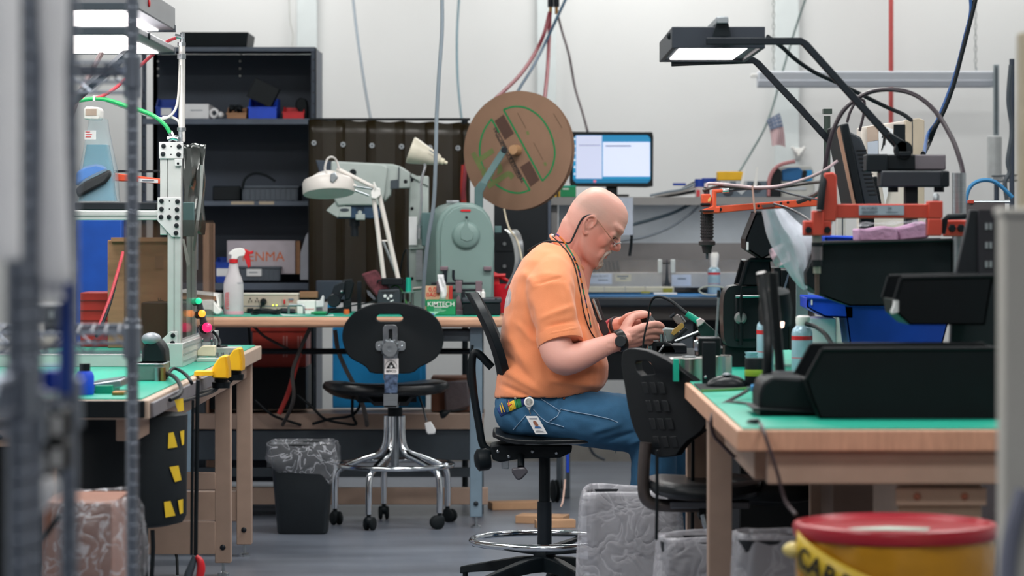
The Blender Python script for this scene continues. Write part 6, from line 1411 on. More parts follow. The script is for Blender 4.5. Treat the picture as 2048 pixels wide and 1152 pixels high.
G().tube([W(1885, 468, 7.74), W(1890, 440, 7.74), W(1895, 434, 7.74), W(1930, 432, 7.76)], .008, 8).build('cable_clip', black, ta)
G().pbox(1608, 441, 1663, 472, 7.70, .05).build('lower_block', og, ta, bev=.004); G().pbox(1625, 421, 1648, 472, 7.69, .04).build('lower_block', og, ta, bev=.004)
for x in (1617, 1655): G().lathe([(.0005, .006), (.008, .006), (.009, 0), (.0005, 0)], W(x, 460, 7.70), (0, -1, 0), 12).build('bolt', black, ta)
G().lathe([(.0005, 0), (.010, 0), (.012, .012), (.0005, .012)], W(1656, 450, 7.72), n=14).build('nipple', steel, ta)
G().tube([W(1640, 420, 7.69), W(1644, 380, 7.69), W(1650, 345, 7.72)], .010, 10).build('air_tube', black, ta)
td = T('torque_driver', 'grey torque driver hanging in the near orange arm', 'tool', W(1633, 590, 7.71))
for y0, y1, r, m_ in ((472, 485, .013, 'dull_steel'), (485, 493, .014, None), (493, 520, .0145, 'driver_grey'), (520, 533, .014, None), (533, 547, .010, 'driver_pale'), (547, 590, .006, 'bronze')):
    m_ = black if m_ is None else mat(m_, {'driver_grey': '#6d6569', 'driver_pale': '#8d8f83', 'bronze': '#5a4a44', 'dull_steel': '#8b8783'}[m_], .35, .5)
    G().cyl(W(1634, y1, 7.715), W(1634, y0, 7.715), r, n=18).build('section', m_, td)
# ---- far orange arm with screwdriver ---------------------------------------------------------
fa = T('tool_support', 'far orange tool arm with a row of holes reaching to the screwdriver', 'tool arm', W(1530, 425, 8.7))
G().poly([(1424, 413), (1500, 407), (1590, 400), (1660, 392), (1660, 411), (1590, 415), (1500, 420), (1430, 427)], 8.7, .03).build('beam', og2, fa, bev=.002)
for x, y in ((1417, 420), (1437, 420)): G().lathe([(.0005, .006), (.0055, .005), (.006, 0), (.0005, 0)], W(x + 3, y - 1, 8.695), (0, -1, 0), 12).build('bolt', blackmet, fa)
for x, y in ((1517, 412), (1562, 407), (1576, 405), (1604, 402), (1620, 400)): G().ball(W(x, y, 8.70), (.0042, .0015, .0042), nu=10, nv=5).build('hole', ink, fa)
G().poly([(1523, 410), (1549, 407), (1550, 413), (1526, 416)], 8.697, .003).build('worn_patch', mat('worn_grey', '#6b5c58', .5), fa)
G().poly([(1403, 388), (1421, 388), (1424, 402), (1422, 413), (1404, 413)], 8.69, .05).build('head', og2, fa, bev=.003); G().poly([(1425, 379), (1446, 378), (1446, 385), (1433, 386), (1433, 414), (1440, 413), (1440, 426), (1408, 428), (1404, 420), (1425, 412)], 8.68, .04).build('head', og2, fa, bev=.003)
G().pbox(1402, 406, 1421, 412, 8.68, .05).build('rubber_ring', blackrub, fa, bev=.003); G().pbox(1400, 420, 1428, 423, 8.67, .06).build('rubber_ring', blackmet, fa, bev=.001)
G().poly([(1416, 398), (1422, 393), (1421, 402), (1416, 404)], 8.688, .002).build('yellow_mark', mat('pale_yellow_mark', '#e3c777', .5), fa)
G().cyl(W(1444, 382, 8.7), W(1458, 381, 8.7), .006, n=12).build('fitting', chrome, fa)
sd = T('screwdriver', 'black power screwdriver with ribbed grip hanging from the far orange arm', 'screwdriver', W(1414, 518, 8.72))
G().lathe([(.0005, W(0, 507, 8.72).z), (.012, W(0, 506, 8.72).z), (.016, W(0, 492, 8.72).z), (.0245, W(0, 490, 8.72).z), (.0245, W(0, 483, 8.72).z), (.017, W(0, 480, 8.72).z), (.018, W(0, 440, 8.72).z), (.0175, W(0, 424, 8.72).z), (.0005, W(0, 424, 8.72).z)], (W(1414, 0, 8.72).x, 8.72, 0), n=28).build('grip', mat('grip_rubber', '#2b2527', .6, var=.15), sd)
g = G()
for k in range(8):
    for j in range(9):
        a = -math.pi / 2 + (j - 4) * .38; c = Vector((W(1414, 0, 8.72).x + .0178 * math.cos(a), 8.72 + .0178 * math.sin(a), W(0, 430 + k * 6.2, 8.72).z)); g.ball(c, (.002, .002, .003), nu=6, nv=4)
g.build('grip_ribs', mat('grip_rubber'), sd)['kind'] = 'stuff'
G().cyl(W(1414, 518, 8.72), W(1414, 505, 8.72), .004, n=10).build('bit', dkgrey, sd); G().cyl(W(1413, 388, 8.71), W(1413, 374, 8.71), .009, n=12).build('top_fitting', dkgrey, fa)
for pts, r, m_, l in [([(1412, 375, 8.7), (1420, 367, 8.7), (1470, 371, 8.68), (1510, 375, 8.66), (1560, 372, 8.6), (1610, 358, 8.5), (1645, 343, 8.4), (1675, 322, 8.4)], .0045, mat('pinkish_tube', '#b7a2a5', .35), 'pinkish air tube along the far orange arm'),
                      ([(1405, 381, 8.7), (1440, 373, 8.7), (1500, 377, 8.68), (1560, 374, 8.62), (1620, 366, 8.5), (1660, 362, 8.3)], .0045, mat('brown_grey_cable'), 'brown-grey cable strapped along the far orange arm'),
                      ([(1458, 381, 8.7), (1500, 378, 8.68), (1540, 377, 8.66), (1590, 390, 8.6), (1640, 400, 8.4)], .003, dkgrey, 'thin dark wire running over the far orange arm'),
                      ([(1597, 403, 8.66), (1620, 394, 8.6), (1640, 384, 8.5), (1650, 372, 8.4)], .008, mat('grey_spring_tube', '#5c5758', .4, .3), 'thick grey tube joining the far arm near its pivot'),
                      ([(1548, 408, 8.68), (1575, 416, 8.6), (1600, 428, 8.5), (1625, 444, 8.3)], .0035, mat('bead_chain', '#4c4c50', .3, .7), 'bead chain drooping from the far orange arm'),
                      ([(1505, 372, 8.66), (1506, 385, 8.66), (1508, 405, 8.66), (1511, 430, 8.66)], .003, mat('tan_string', '#c9a89a', .8), 'tan string tied round the arm and the black bin')]:
    cable('tube', pts, r, m_, l)
# ---- bins on the right bench --------------------------------------------------------------
binm = mat('black_conductive_plastic', '#070e13', .55, var=.12, spec=.25)
def sidebin(name, label, poly, openedge, d, dep, m, group=None, rim=True, cat='bin'):
    """bin seen from its side: two side plates, a wall along every edge of the outline that is not open, a thick rim"""
    P = [W(x, y, d) for x, y in poly]; c = sum(P, Vector()) / len(P)
    t = T(name, label, cat, (c.x, d + dep / 2, min(p.z for p in P)), group)
    for k in (0, 1): G().prism([p + Vector((0, k * (dep - .004), 0)) for p in P], (0, .004, 0)).build('side', m, t)
    for i in range(len(P)):
        if i in openedge:
            if rim:
                for k in (0, 1): G().tube([P[i] + Vector((0, k * dep, 0)), P[(i + 1) % len(P)] + Vector((0, k * dep, 0))], .005, 8).build('rim', m, t)
            continue
        a, b = P[i], P[(i + 1) % len(P)]; e = (b - a).normalized(); n_ = Vector((e.z, 0, -e.x)) * .004
        if (c - a).dot(n_) < 0: n_ = -n_
        G().prism([a, b, b + n_, a + n_], (0, dep, 0)).build('wall', m, t)
    return t
g1 = 'black stacking bins on the right bench'
b1 = sidebin('stacking_bin', 'large black bin behind the torque driver, topmost at its left', [(1644, 487), (1905, 480), (1905, 612), (1790, 612), (1700, 612), (1640, 590), (1617, 545)], (0, 6), 7.9, .22, binm, g1)
G().poly([(1641, 488), (1648, 487), (1624, 548), (1650, 593), (1640, 590), (1614, 570), (1612, 545)], 7.89, .25).build('front_lip', binm, b1, bev=.003)
b2 = sidebin('stacking_bin', 'black bin with a white tag, middle of the right-hand stack', [(1803, 556), (1986, 552), (1970, 650), (1820, 650), (1795, 628), (1790, 600)], (0, 5), 6.75, .22, binm, g1)
G().poly([(1790, 601), (1797, 601), (1797, 624), (1785, 628), (1784, 622), (1789, 612)], 6.74, .03).build('tag', label_w, b2)
b3 = sidebin('stacking_bin', 'largest black bin standing low on the right bench mat', [(1645, 699), (2004, 697), (2004, 846), (1640, 838), (1625, 800), (1612, 760)], (0, 5), 6.5, .25, binm, g1)
b4 = sidebin('stacking_bin', 'hexagonal black bin hanging below the far orange arm', [(1512, 425), (1560, 428), (1560, 500), (1524, 518), (1492, 497), (1491, 478)], (0,), 8.5, .18, binm, g1)
G().pbox(1493, 484, 1497, 500, 8.495, .01).build('label_card', label_w, b4)
b5 = sidebin('stacking_bin', 'black open bin tilted under the hexagonal one', [(1494, 522), (1540, 518), (1545, 572), (1480, 572)], (3,), 8.6, .18, binm, g1)
G().tube([W(*p_, 8.6) for p_ in [(1482, 570), (1496, 523), (1502, 519), (1545, 519)]], .006, 8).build('rim', binm, b5)
bb1 = sidebin('stacking_bin', 'blue bin with white code showing under the large black bin', [(1614, 596), (1705, 600), (1705, 636), (1650, 634), (1626, 622), (1614, 615)], (0,), 8.3, .2, blue); G().pbox(1622, 598, 1625, 610, 8.297, .002).build('print', white, bb1)
sidebin('stacking_bin', 'wide blue bin deep in the middle of the right-hand stack', [(1690, 610), (1905, 612), (1885, 688), (1700, 690)], (0,), 8.3, .2, blued)
sidebin('stacking_bin', 'bright blue bin top edge behind the pink foam', [(1650, 474), (1716, 476), (1716, 486), (1652, 488)], (0,), 8.15, .1, blue)
one(G().pbox(1776, 694, 1850, 800, 7.0, .1), 'crate', blue, 'blue crate rim showing above the largest black bin', 'crate', bev=.003)
one(G().pbox(1608, 636, 1672, 700, 8.35, .15), 'carton', paper, 'pale carton behind the near duster can', 'box', bev=.003)
pf = T('pink_foam', 'pink antistatic foam pack lying on the large black bin', 'foam', W(1790, 481, 7.95))
G().poly([(1716, 457), (1718, 484), (1798, 483), (1796, 456), (1770, 452), (1740, 458)], 7.93, .14).build('slab', mat('pink_foam', '#b58fae', .7, var=.15, bump=.3), pf, bev=.006)
G().poly([(1796, 456), (1798, 483), (1858, 476), (1862, 447), (1845, 443), (1815, 452)], 7.94, .14).build('slab', mat('pink_foam'), pf, bev=.006)
G().sheet([[W(1714 + c * 18, 452 - r * 2 - c * .9 + 3 * math.sin(c * 2.1 + r), 7.92 + r * .04) for c in range(9)] for r in range(4)]).build('wrap', film, pf, solid=.001)
rk = T('bin_rail_panel', 'black louvred panel standing behind the bins at right', 'panel', W(1950, 850, 6.7))
G().poly([(1940, 420), (1990, 420), (2020, 860), (1895, 848), (1905, 580)], 7.0, .03).build('panel', mat('louvre_black', '#161d24', .5), rk, bev=.002)
G().poly([(1958, 420), (1995, 420), (1995, 555), (1958, 555)], 6.98, .02).build('upright', mat('plum_grey', '#2b2a31', .5), rk)
for r_ in range(3):
    for x in (1973, 1981): G().pbox(x - 2, 446 + r_ * 38, x + 3, 459 + r_ * 38, 6.975, .008).build('slot', mat('slot_light', '#9aa0a4', .5), rk)
one(G().box((W(1912, 0, 10).x, 10, 0), (W(2010, 0, 10).x, 10.03, W(0, 406, 10).z)), 'partition', mat('grey_bar', '#5b5457', .5), 'brown-grey low partition behind the steel post', 'partition')
ob = T('orange_clip', 'small orange clip on a rail behind the steel post', 'clip', W(1943, 406, 10.0))
G().pbox(1937, 400, 1948, 407, 9.99, .03).build('clip', og, ob, bev=.002); G().cyl(W(1940, 404, 10.01), W(2020, 404, 10.01), .005, n=8).build('rail', steel, ob)
# milky bag
mb = T('plastic_bag', 'milky plastic bag hanging from the far orange arm', 'bag', W(1580, 590, 8.4))
left = [(1522, 420), (1528, 440), (1530, 462), (1540, 488), (1553, 510), (1568, 532), (1580, 552), (1594, 570), (1606, 580)]
right = [(1568, 417), (1583, 432), (1601, 450), (1622, 462), (1634, 475), (1636, 500), (1634, 525), (1630, 550), (1622, 575)]
g = G(); g.sheet([[W(l[0] + (r_[0] - l[0]) * c / 10, l[1] + (r_[1] - l[1]) * c / 10, 8.05 - .10 * math.sin(math.pi * c / 10) + .016 * math.sin(c * 1.9 + i * .8)) for c in range(11)] for i, (l, r_) in enumerate(zip(left, right))])
g.build('film', mat('milky_bag_film', '#c6cdd9', .4, alpha=.86, var=.12, vs=12, bump=.3, bs=16), mb, sub=1)
pb_ = T('pink_bag', 'small pink and clear bag below the milky bag', 'bag', W(1560, 540, 8.3))
G().sheet([[W(1536 + c * 8 + r * 4, 500 + r * 9 - c * 4, 8.2 - .03 * math.sin(c) + .02 * math.sin(r * 2 + c)) for c in range(5)] for r in range(5)]).build('film', mat('pinkish_film', '#d3b3c0', .3, alpha=.75, var=.2), pb_, sub=2, ang=180)
G().poly([(1553, 522), (1570, 518), (1584, 536), (1560, 535)], 8.22, .01).build('green_slip', mat('green_slip', '#5aa79c', .5), pb_)
# ---- gooseneck task light -------------------------------------------------------------------
gn = T('gooseneck_lamp', 'black twin-gooseneck lamp with a small lit bulb', 'lamp', onbench(1580, 6.75))
for pts in ([(1534, 760, 6.75), (1536, 700, 6.75), (1534, 640, 6.78), (1528, 590, 6.8), (1524, 555, 6.82), (1522, 545, 6.82)], [(1562, 760, 6.9), (1556, 690, 6.9), (1550, 620, 6.9), (1546, 560, 6.9), (1545, 545, 6.9)]):
    G().tube([W(*p_) for p_ in pts], .0115, 12, 5).build('gooseneck', blackgl, gn)
G().lathe([(.0005, .05), (.032, .045), (.04, .0), (.038, -.035), (.0, -.036)], W(1551, 618, 7.1), (0, -.3, 1), 28).build('lamp_head', black, gn)
G().lathe([(.0005, .0), (.012, 0), (.010, -.012), (.0005, -.015)], W(1558, 644, 7.05), n=16).build('bulb', mat('warm_bulb', '#ffd9c4', .4, var=0, emit=5), gn)
G().tube([W(1556, 650, 7.05), W(1555, 700, 7.05), W(1556, 750, 7.0)], .008, 10).build('stem', mat('bronze'), gn)
for x, y in ((1528, 603), (1533, 612), (1553, 600)): G().ball(W(x, y, 7.06), .007, nu=10, nv=8).build('button', mat('magenta_button', '#b0567f', .3), gn)
G().poly([(1519, 842), (1518, 790), (1525, 765), (1545, 752), (1600, 755), (1640, 762), (1640, 842)], 6.6, .2).build('base', black, gn, bev=.008)
G().poly([(1505, 816), (1640, 822), (1640, 828), (1505, 820)], 6.58, .2).build('base_plate', black, gn, bev=.002)
G().pbox(1540, 745, 1595, 760, 6.75, .1).build('bracket', blackmet, gn, bev=.004)
fx = T('fume_extractor', 'black rounded fume extractor standing behind the duster cans', 'fume extractor', W(1488, 700, 8.9))
G().poly([tuple(v)[:2] for v in catmull([Vector((x, y, 0)) for x, y in ((1446, 640), (1447, 600), (1453, 580), (1470, 571), (1530, 570), (1536, 580), (1538, 680), (1530, 694), (1465, 694), (1450, 682), (1446, 640))], 4)][:-1], 8.85, .15).build('case', mat('black_case', '#12191d', .35), fx, bev=.012, seg=3)
G().poly([(1470, 592), (1538, 590), (1538, 680), (1470, 682)], 8.835, .02).build('grille_frame', black, fx, bev=.006)
G().lathe([(.0005, .01), (.012, .01), (.018, .004), (.0185, 0), (.0005, 0)], W(1481, 636, 8.83), (0, -1, 0), 24).build('knob', mat('grey_rim'), fx)
G().tube([W(1482, 690, 8.83), W(1482, 600, 8.82), W(1484, 574, 8.82), W(1530, 571, 8.82)], .005, 8).build('handle', black, fx)
G().cyl(W(1471, 594, 8.825), W(1536, 592, 8.825), .004, n=8).build('trim', steel, fx)
bp2 = T('black_folders', 'black tall folders standing behind the gooseneck lamp', 'folder', W(1580, 700, 8.9))
for x0, x1, y0 in ((1548, 1562, 535), (1562, 1578, 540), (1577, 1592, 548)): G().pbox(x0, y0, x1, 700, 8.9, .2).build('folder', mat('brown_black', '#241c1c', .4) if x0 > 1570 else black, bp2, bev=.003)
G().poly([(1563, 590), (1575, 548), (1579, 548), (1567, 592)], 8.89, .005).build('shiny_edge', steel, bp2)
one(G().pbox(1592, 555, 1616, 760, 9.3, .1), 'grey_column', mat('teal_grey_column', '#5a6d72', .5), 'teal-grey column behind the bins', 'column', bev=.003)
c_n = can('duster_can', 'near duster can with white nozzle beside the largest black bin', 1604, 0, 652, 631, 8.15, 21, RZ_)
c_m = can('duster_can', 'duster can without cap behind the gooseneck lamp', 1530, 0, 641, 636, 8.5, 17, RZ_, nozzle=False)
cable('tube', [(1612, 648, 8.13), (1632, 654, 8.1), (1650, 668, 8.0), (1662, 686, 7.9), (1672, 706, 7.8)], .006, black, 'black tube curving right from the near duster can')
cd = T('solder_can', 'black can with a yellow-green band on the right bench', 'can', onbench(1512, 7.75))
G().lathe([(.0005, 0), (.028, 0), (.029, .003), (.029, .072), (.028, .076), (.0005, .074)], cd.location, n=28).build('can', black, cd); G().lathe([(.0291, .030), (.0294, .031), (.0294, .046), (.0291, .047)], cd.location, n=28, cap=False).build('band', mat('lime_band', '#86a830', .5), cd)
ds2 = T('dish_stack', 'stack of pale blue plastic dishes beside the black case', 'dishes', onbench(1503, 8.2))
for k in range(7): G().lathe([(.0005, 0), (.014, 0), (.0185, .010), (.0175, .010), (.013, .002), (.0005, .002)], ds2.location + Vector((0, 0, k * .0105)), n=22).build('dish', mat('pale_blue_dish', '#a9c7d6', .4), ds2)
for x, r0, d, lb3 in ((1378, 45, 8.15, 'wide short silver cylinder left of the black block'), (1432, 32, 8.3, 'silver cylinder behind the black block')):
    c = onbench(x, d); t = T('metal_cylinder', lb3, 'cylinder', c); G().lathe([(.0005, 0), (r0 * d / F, 0), (r0 * d / F, .058), (r0 * d / F - .002, .06), (.0005, .06)], c, n=40).build('cylinder', mat('mirror_steel', '#b9b5b0', .22, .95), t)
    G().lathe([(r0 * d / F * .3, .06), (r0 * d / F * .3, .064), (.0005, .064)], c, n=24).build('boss', steel, t)
gs = T('green_strip', 'teal strip standing beside the wide silver cylinder', 'strip', onbench(1350, 8.1)); G().box((W(1347, 0, 8.05).x, 8.05, RZ_), (W(1358, 0, 8.05).x, 8.08, RZ_ + .06)).build('strip', teal, gs, bev=.001)
bk2 = T('black_block', 'black steel clamp block with a silver side knob on the right bench', 'block', onbench(1418, 7.95))
G().pbox(1396, 675, 1442, 712, 7.95, .08).build('block', mat('gloss_black_steel', '#14171a', .2), bk2, bev=.003); G().box((W(1405, 0, 7.93).x, 7.93, RZ_), (W(1432, 0, 7.93).x, 7.95, W(0, 684, 7.93).z)).build('front_plate', black, bk2, bev=.002)
G().cyl(W(1396, 692, 7.99), W(1388, 692, 7.99), .018, .014, n=20).build('side_knob', chrome, bk2); G().ball(W(1411, 754, 7.928), .004, nu=8, nv=6).build('screw', steel, bk2)
G().cyl(W(1432, 676, 8.05), W(1438, 580, 8.05), .0032, n=10).build('rod', steel, bk2); G().cyl(W(1437, 595, 8.05), W(1438, 580, 8.05), .005, n=10).build('rod_grip', blackmet, bk2)
ms2 = T('computer_mouse', 'black computer mouse on its pad on the right bench', 'mouse', onbench(1455, 7.75))
g = G(); rings = []
for t_, hw, h in ((-.055, .004, .004), (-.05, .018, .014), (-.025, .029, .028), (.005, .031, .033), (.03, .029, .026), (.05, .018, .013), (.056, .004, .004)):
    rings.append([Vector((ms2.location.x + t_, 7.75 + hw * math.cos(a), RZ_ + .004 + h * max(0, math.sin(a)))) for a in [2 * math.pi * i / 18 for i in range(18)]])
g.loft(rings).build('body', blackgl, ms2, sub=1); G().ball((ms2.location.x - .002, 7.745, RZ_ + .034), (.012, .016, .005), nu=14, nv=8).build('wheel', mat('grey_cap'), ms2)
one(G().box((W(1402, 0, 7.6).x, 7.62, RZ_), (W(1560, 0, 7.6).x, 7.9, RZ_ + .003)), 'mouse_pad', blackrub, 'black mouse pad under the mouse', 'mouse pad')
one(G().box((W(1310, 0, 9.5).x, 9.25, RZ_), (W(1310, 0, 9.5).x + .34, 10.15, RZ_ + .004)), 'bounce_pad', blackrub, 'black rubber pad added under the assembly fixture against green bounce', 'pad')  # stands for dark clutter; added to cut the mat's green bounce on the hands
G().box((W(1450, 0, 8.88).x, 8.88, RZ_), (W(1536, 0, 8.88).x, 8.98, W(0, 692, 8.88).z)).build('stand', black, fx)
# soldering fixture the man works at
fxw = T('work_fixture', 'small metal assembly fixture with clamps in front of the man\'s hands', 'fixture', onbench(1345, 9.77))
G().box((W(1310, 0, 9.77).x, 9.72, RZ_ + .004), (W(1372, 0, 9.77).x, 9.92, RZ_ + .03)).build('base', blackmet, fxw, bev=.003)
G().poly([(1296, 698), (1300, 684), (1330, 683), (1345, 690), (1352, 700), (1352, 716), (1310, 712)], 9.72, .12).build('vise_body', black, fxw, bev=.004)
G().poly([(1318, 665), (1330, 656), (1352, 658), (1362, 664), (1356, 674), (1340, 684), (1318, 683)], 9.74, .08).build('vise_jaw', mat('pale_steel', '#a5aeb0', .3, .7), fxw, bev=.003)
for x in (1322, 1330): G().cyl(W(x, 684, 9.73), W(x - 2, 664, 9.73), .006, n=10).build('pin', chrome, fxw)
G().poly([(1342, 668), (1346, 660), (1364, 645), (1369, 650), (1367, 656), (1348, 671)], 9.71, .02).build('brass_part', mat('old_brass', '#b0924f', .4, .4), fxw, bev=.001)
G().poly([(1340, 685), (1371, 655), (1377, 659), (1345, 688)], 9.70, .02).build('clamp_arm', black, fxw, bev=.002); G().cyl(W(1350, 683, 9.69), W(1402, 662, 9.69), .0055, n=10).build('rod', steel, fxw)
G().poly([(1345, 634), (1356, 628), (1370, 645), (1366, 650), (1354, 648), (1348, 640)], 9.72, .02).build('clamp_head', mat('warm_steel', '#8a8280', .35, .6), fxw, bev=.002); G().cyl(W(1340, 635, 9.72), W(1350, 627, 9.72), .005, n=8).build('screw', blackmet, fxw); G().cyl(W(1362, 632, 9.72), W(1371, 644, 9.72), .003, n=8).build('screw', steel, fxw)
G().cyl(W(1318, 704, 9.70), W(1328, 690, 9.70), .004, n=8).build('lever', steel, fxw); G().ball(W(1328, 712, 9.67), (.010, .008, .007), nu=10, nv=8).build('white_knob', white, fxw)
for k in range(3): G().cyl(W(1297 + k * 3, 692, 9.71), W(1297 + k * 3, 699, 9.71), .003, n=8).build('spring_stop', chrome, fxw)
ih = T('iron_stand', 'dark soldering iron stand with a teal-handled iron resting in it', 'iron stand', onbench(1420, 9.2))
G().poly([(1394, 650), (1406, 640), (1438, 668), (1440, 700), (1424, 700), (1400, 668)], 9.2, .06).build('holder', mat('dark_green_holder', '#16302d', .35), ih, bev=.003)
G().box((W(1395, 0, 9.2).x, 9.15, RZ_), (W(1450, 0, 9.2).x, 9.35, W(0, 695, 9.2).z)).build('base', black, ih, bev=.003); G().poly([(1393, 640), (1402, 636), (1411, 642), (1404, 650), (1396, 654)], 9.19, .05).build('collar', mat('pale_collar', '#c9b9b9', .4), ih, bev=.003)
iro = T('soldering_iron', 'teal-handled soldering iron on a black cable near the man\'s hands', 'soldering iron', W(1385, 637, 9.22))
G().cyl(W(1373, 627, 9.22), W(1400, 645, 9.22), .0095, .0105, n=16).build('handle', teal, iro)
G().tube([W(*p_) for p_ in [(1374, 628, 9.22), (1358, 615, 9.24), (1340, 601, 9.26), (1322, 594, 9.28), (1308, 596, 9.3), (1300, 610, 9.32), (1296, 640, 9.33), (1289, 670, 9.33), (1285, 700, 9.33), (1284, 720, 9.33)]], [.0065, .006, .005, .0045, .004, .0032, .003, .003, .003, .003], 10, 6).build('cord', black, iro)
for pts, r, m_, l in [([(1402, 782, 7.4), (1430, 781, 7.4), (1470, 779, 7.4), (1505, 776, 7.4)], .0035, mat('wire_green'), 'green-black lead lying on the right mat'),
                      ([(1500, 778, 7.3), (1480, 790, 7.2), (1450, 806, 7.1), (1432, 820, 7.0), (1422, 840, 6.95), (1428, 870, 6.95), (1445, 890, 6.95), (1470, 915, 6.95)], .0045, mat('dark_brown_cable'), 'dark cable crossing the mat and falling over the wooden edge'),
                      ([(1455, 804, 7.1), (1490, 806, 7.0), (1525, 811, 6.8)], .003, mat('dark_brown_cable'), 'thin dark wire lying toward the gooseneck base'),
                      ([(1520, 846, 6.25), (1527, 862, 6.17), (1540, 900, 6.15), (1556, 950, 6.15), (1570, 1000, 6.15), (1592, 1030, 6.1)], .004, mat('dark_brown_cable'), 'brown wire hanging from the front corner of the right bench'),
                      ([(1314, 900, 7.3), (1314, 1000, 7.3), (1313, 1080, 7.3)], .004, black, 'thin black cord hanging before the near swivel chair'),
                      ([(1386, 880, 8.2), (1385, 1000, 8.2), (1384, 1150, 8.2)], .005, black, 'black cord along the right bench leg'),
                      ([(1330, 905, 14.5), (1200, 860, 14.5), (1175, 870, 14.5), (1185, 905, 14.6), (1210, 920, 14.6)], .007, dkgrey, 'dark cable lying by the far baseboard')]:
    cable('cable', pts, r, m_, l)
ust = T('usb_plug', 'small bright blue plug on the right mat', 'plug', onbench(1512, 7.2)); G().pbox(1503, 770, 1520, 784, 7.2, .03).build('body', skyblue, ust, bev=.003); G().pbox(1494, 774, 1504, 781, 7.21, .015).build('tip', steel, ust)
cl2 = T('bench_clip', 'dark clip lying near the front edge of the right mat', 'clip', onbench(1508, 6.4)); G().poly([(1493, 846), (1500, 840), (1520, 838), (1521, 845), (1512, 848)], 6.3, .03).build('clip', black, cl2, bev=.002)
# ---- near swivel chair -----------------------------------------------------------------------
CN = Vector((W(1452, 0, 8.15).x - .02, 8.15, 0))
nc = T('swivel_chair', 'near black swivel chair with ribbed back shell tucked under the right bench', 'chair', CN)
pn = Vector((-.55, -.835, 0)); P0 = W(1320, 800, 8.1)
o2 = [(1230, 730), (1233, 707), (1243, 699), (1257, 697), (1278, 699), (1297, 703), (1333, 720), (1367, 747), (1393, 773), (1406, 803), (1408, 833), (1397, 860), (1380, 876), (1364, 888), (1358, 903), (1347, 913), (1313, 915), (1300, 907), (1280, 887), (1263, 860), (1250, 823), (1240, 777)]
o2 = [tuple(v)[:2] for v in catmull([Vector((x, y, 0)) for x, y in o2 + o2[:1]], 3)][:-1]
i2 = [(1266, 728), (1269, 722), (1290, 721), (1300, 726), (1307, 740), (1309, 748), (1280, 751), (1270, 742)]
def cs_(x, y): 
    p = onplane(x, y, P0, pn); return p - pn * (-.00) + pn * (-.030 * ((x - 1320) / 88) ** 2)
G().ring(o2, i2, cs_, -pn * .034, 72).build('backrest', mat('black_shell2', '#0e1216', .5, var=.1, spec=.35), nc, bev=.006, seg=3, ang=50)
for r_ in range(4):
    for c_ in range(3):
        x, y = 1281 + c_ * 17 + r_ * 8, 765 + r_ * 36 + c_ * 0
        G().prism([cs_(x, y) + pn * .001, cs_(x + 11, y) + pn * .001, cs_(x + 17, y + 22) + pn * .001, cs_(x + 6, y + 22) + pn * .001], -pn * .003).build('recess', mat('shell_recess', '#101418', .35), nc, bev=.001)
G().tube([W(*p_) for p_ in [(1292, 885, 8.1), (1288, 930, 8.1), (1287, 975, 8.1), (1294, 1000, 8.1), (1320, 1010, 8.1), (1390, 1012, 8.1), (1450, 1010, 8.13)]], .017, 10, 5).build('back_support', mat('brown_grey_steel', '#5d5654', .3, .7), nc)
pad(W(1395, 972, 8.15) + Vector((.02, 0, 0)), .155, .19, .028, 0, m=vinyl, parent=nc)
pad(W(1548, 970, 8.2), .14, .16, .038, 0, m=mat('seat_black', '#0d1418', .5), parent=nc, name='seat_front', curl=1)
G().pbox(1340, 1003, 1500, 1018, 8.08, .14).build('seat_plate', mat('grey_plate', '#6d7075', .4, .3), nc, bev=.004); G().pbox(1398, 1016, 1428, 1040, 8.08, .1).build('mechanism', black, nc, bev=.004)
G().tube([W(1408, 1030, 8.06), W(1412, 1050, 8.05), W(1420, 1066, 8.05)], .010, 8).build('lever', steel, nc)
G().cyl(CN + Vector((0, 0, .12)), CN + Vector((0, 0, W(0, 1015, 8.15).z)), .018, n=20).build('column', steel, nc); G().cyl(CN + Vector((0, 0, .02 + W(0, 1090, 8.15).z)), CN + Vector((0, 0, W(0, 1012, 8.15).z)), .026, n=20).build('sleeve', mat('grey_plate'), nc)
for k in range(5):
    a = R(20 + 72 * k); u = Vector((math.cos(a), math.sin(a), 0)); l = G().tube([CN + Vector((0, 0, .13)), CN + u * .14 + Vector((0, 0, .115)), CN + u * .27 + Vector((0, 0, .075))], [.022, .018, .014], 10).build('base_leg', black, nc); caster(l, CN.x + u.x * .27, CN.y + u.y * .27, a + 1 + k, .028)
# ---- bagged bins on the floor ------------------------------------------------------------------
def bagged(label, x, d, hw, ytop, k_, seed):
    c = Vector((W(x, 0, d).x, d, 0)); h = W(0, ytop, d).z; t = T('waste_bin', label, 'waste bin', c); s = hw * d / F
    G().loft([rrect(c.x, d, s * .70, s * .62, 0, 0), rrect(c.x, d, s * .86, s * .76, 0, h - .01), rrect(c.x, d, s * .82, s * .72, 0, h - .01), rrect(c.x, d, s * .68, s * .6, 0, .01)]).build('bin', mat('grey_black_bin', '#1b2027', .5), t)
    rg = []
    for i, (f_, k) in enumerate([(.06, .86), (.18, .98), (.35, 1.0), (.6, .99), (.8, .97), (.93, .93), (1.0, .89), (1.015, .84), (.98, .79), (.8, .76)]):
        ring = rrect(c.x, d, s * k, s * .88 * k, 0, h * f_, 72)
        rg.append([p + Vector((1, 1, .35)) * (k_ * (.018 * noise.noise(Vector((p.x * 11 + seed, p.y * 11, p.z * 5))) + .012 * noise.noise(Vector((p.x * 38 + seed, p.y * 38, p.z * 16 + i))))) for p in ring])
    G().loft(rg, cap=False).build('liner', filmw, t, ang=180, sub=1)
    return t
bagged('waste bin in a crumpled clear bag beside the man\'s legs', 1262, 8.75, 108, 978, 1.0, 1)
bagged('lower waste bin in a white bag in front of the near chair column', 1400, 7.75, 95, 1070, 1.0, 5)
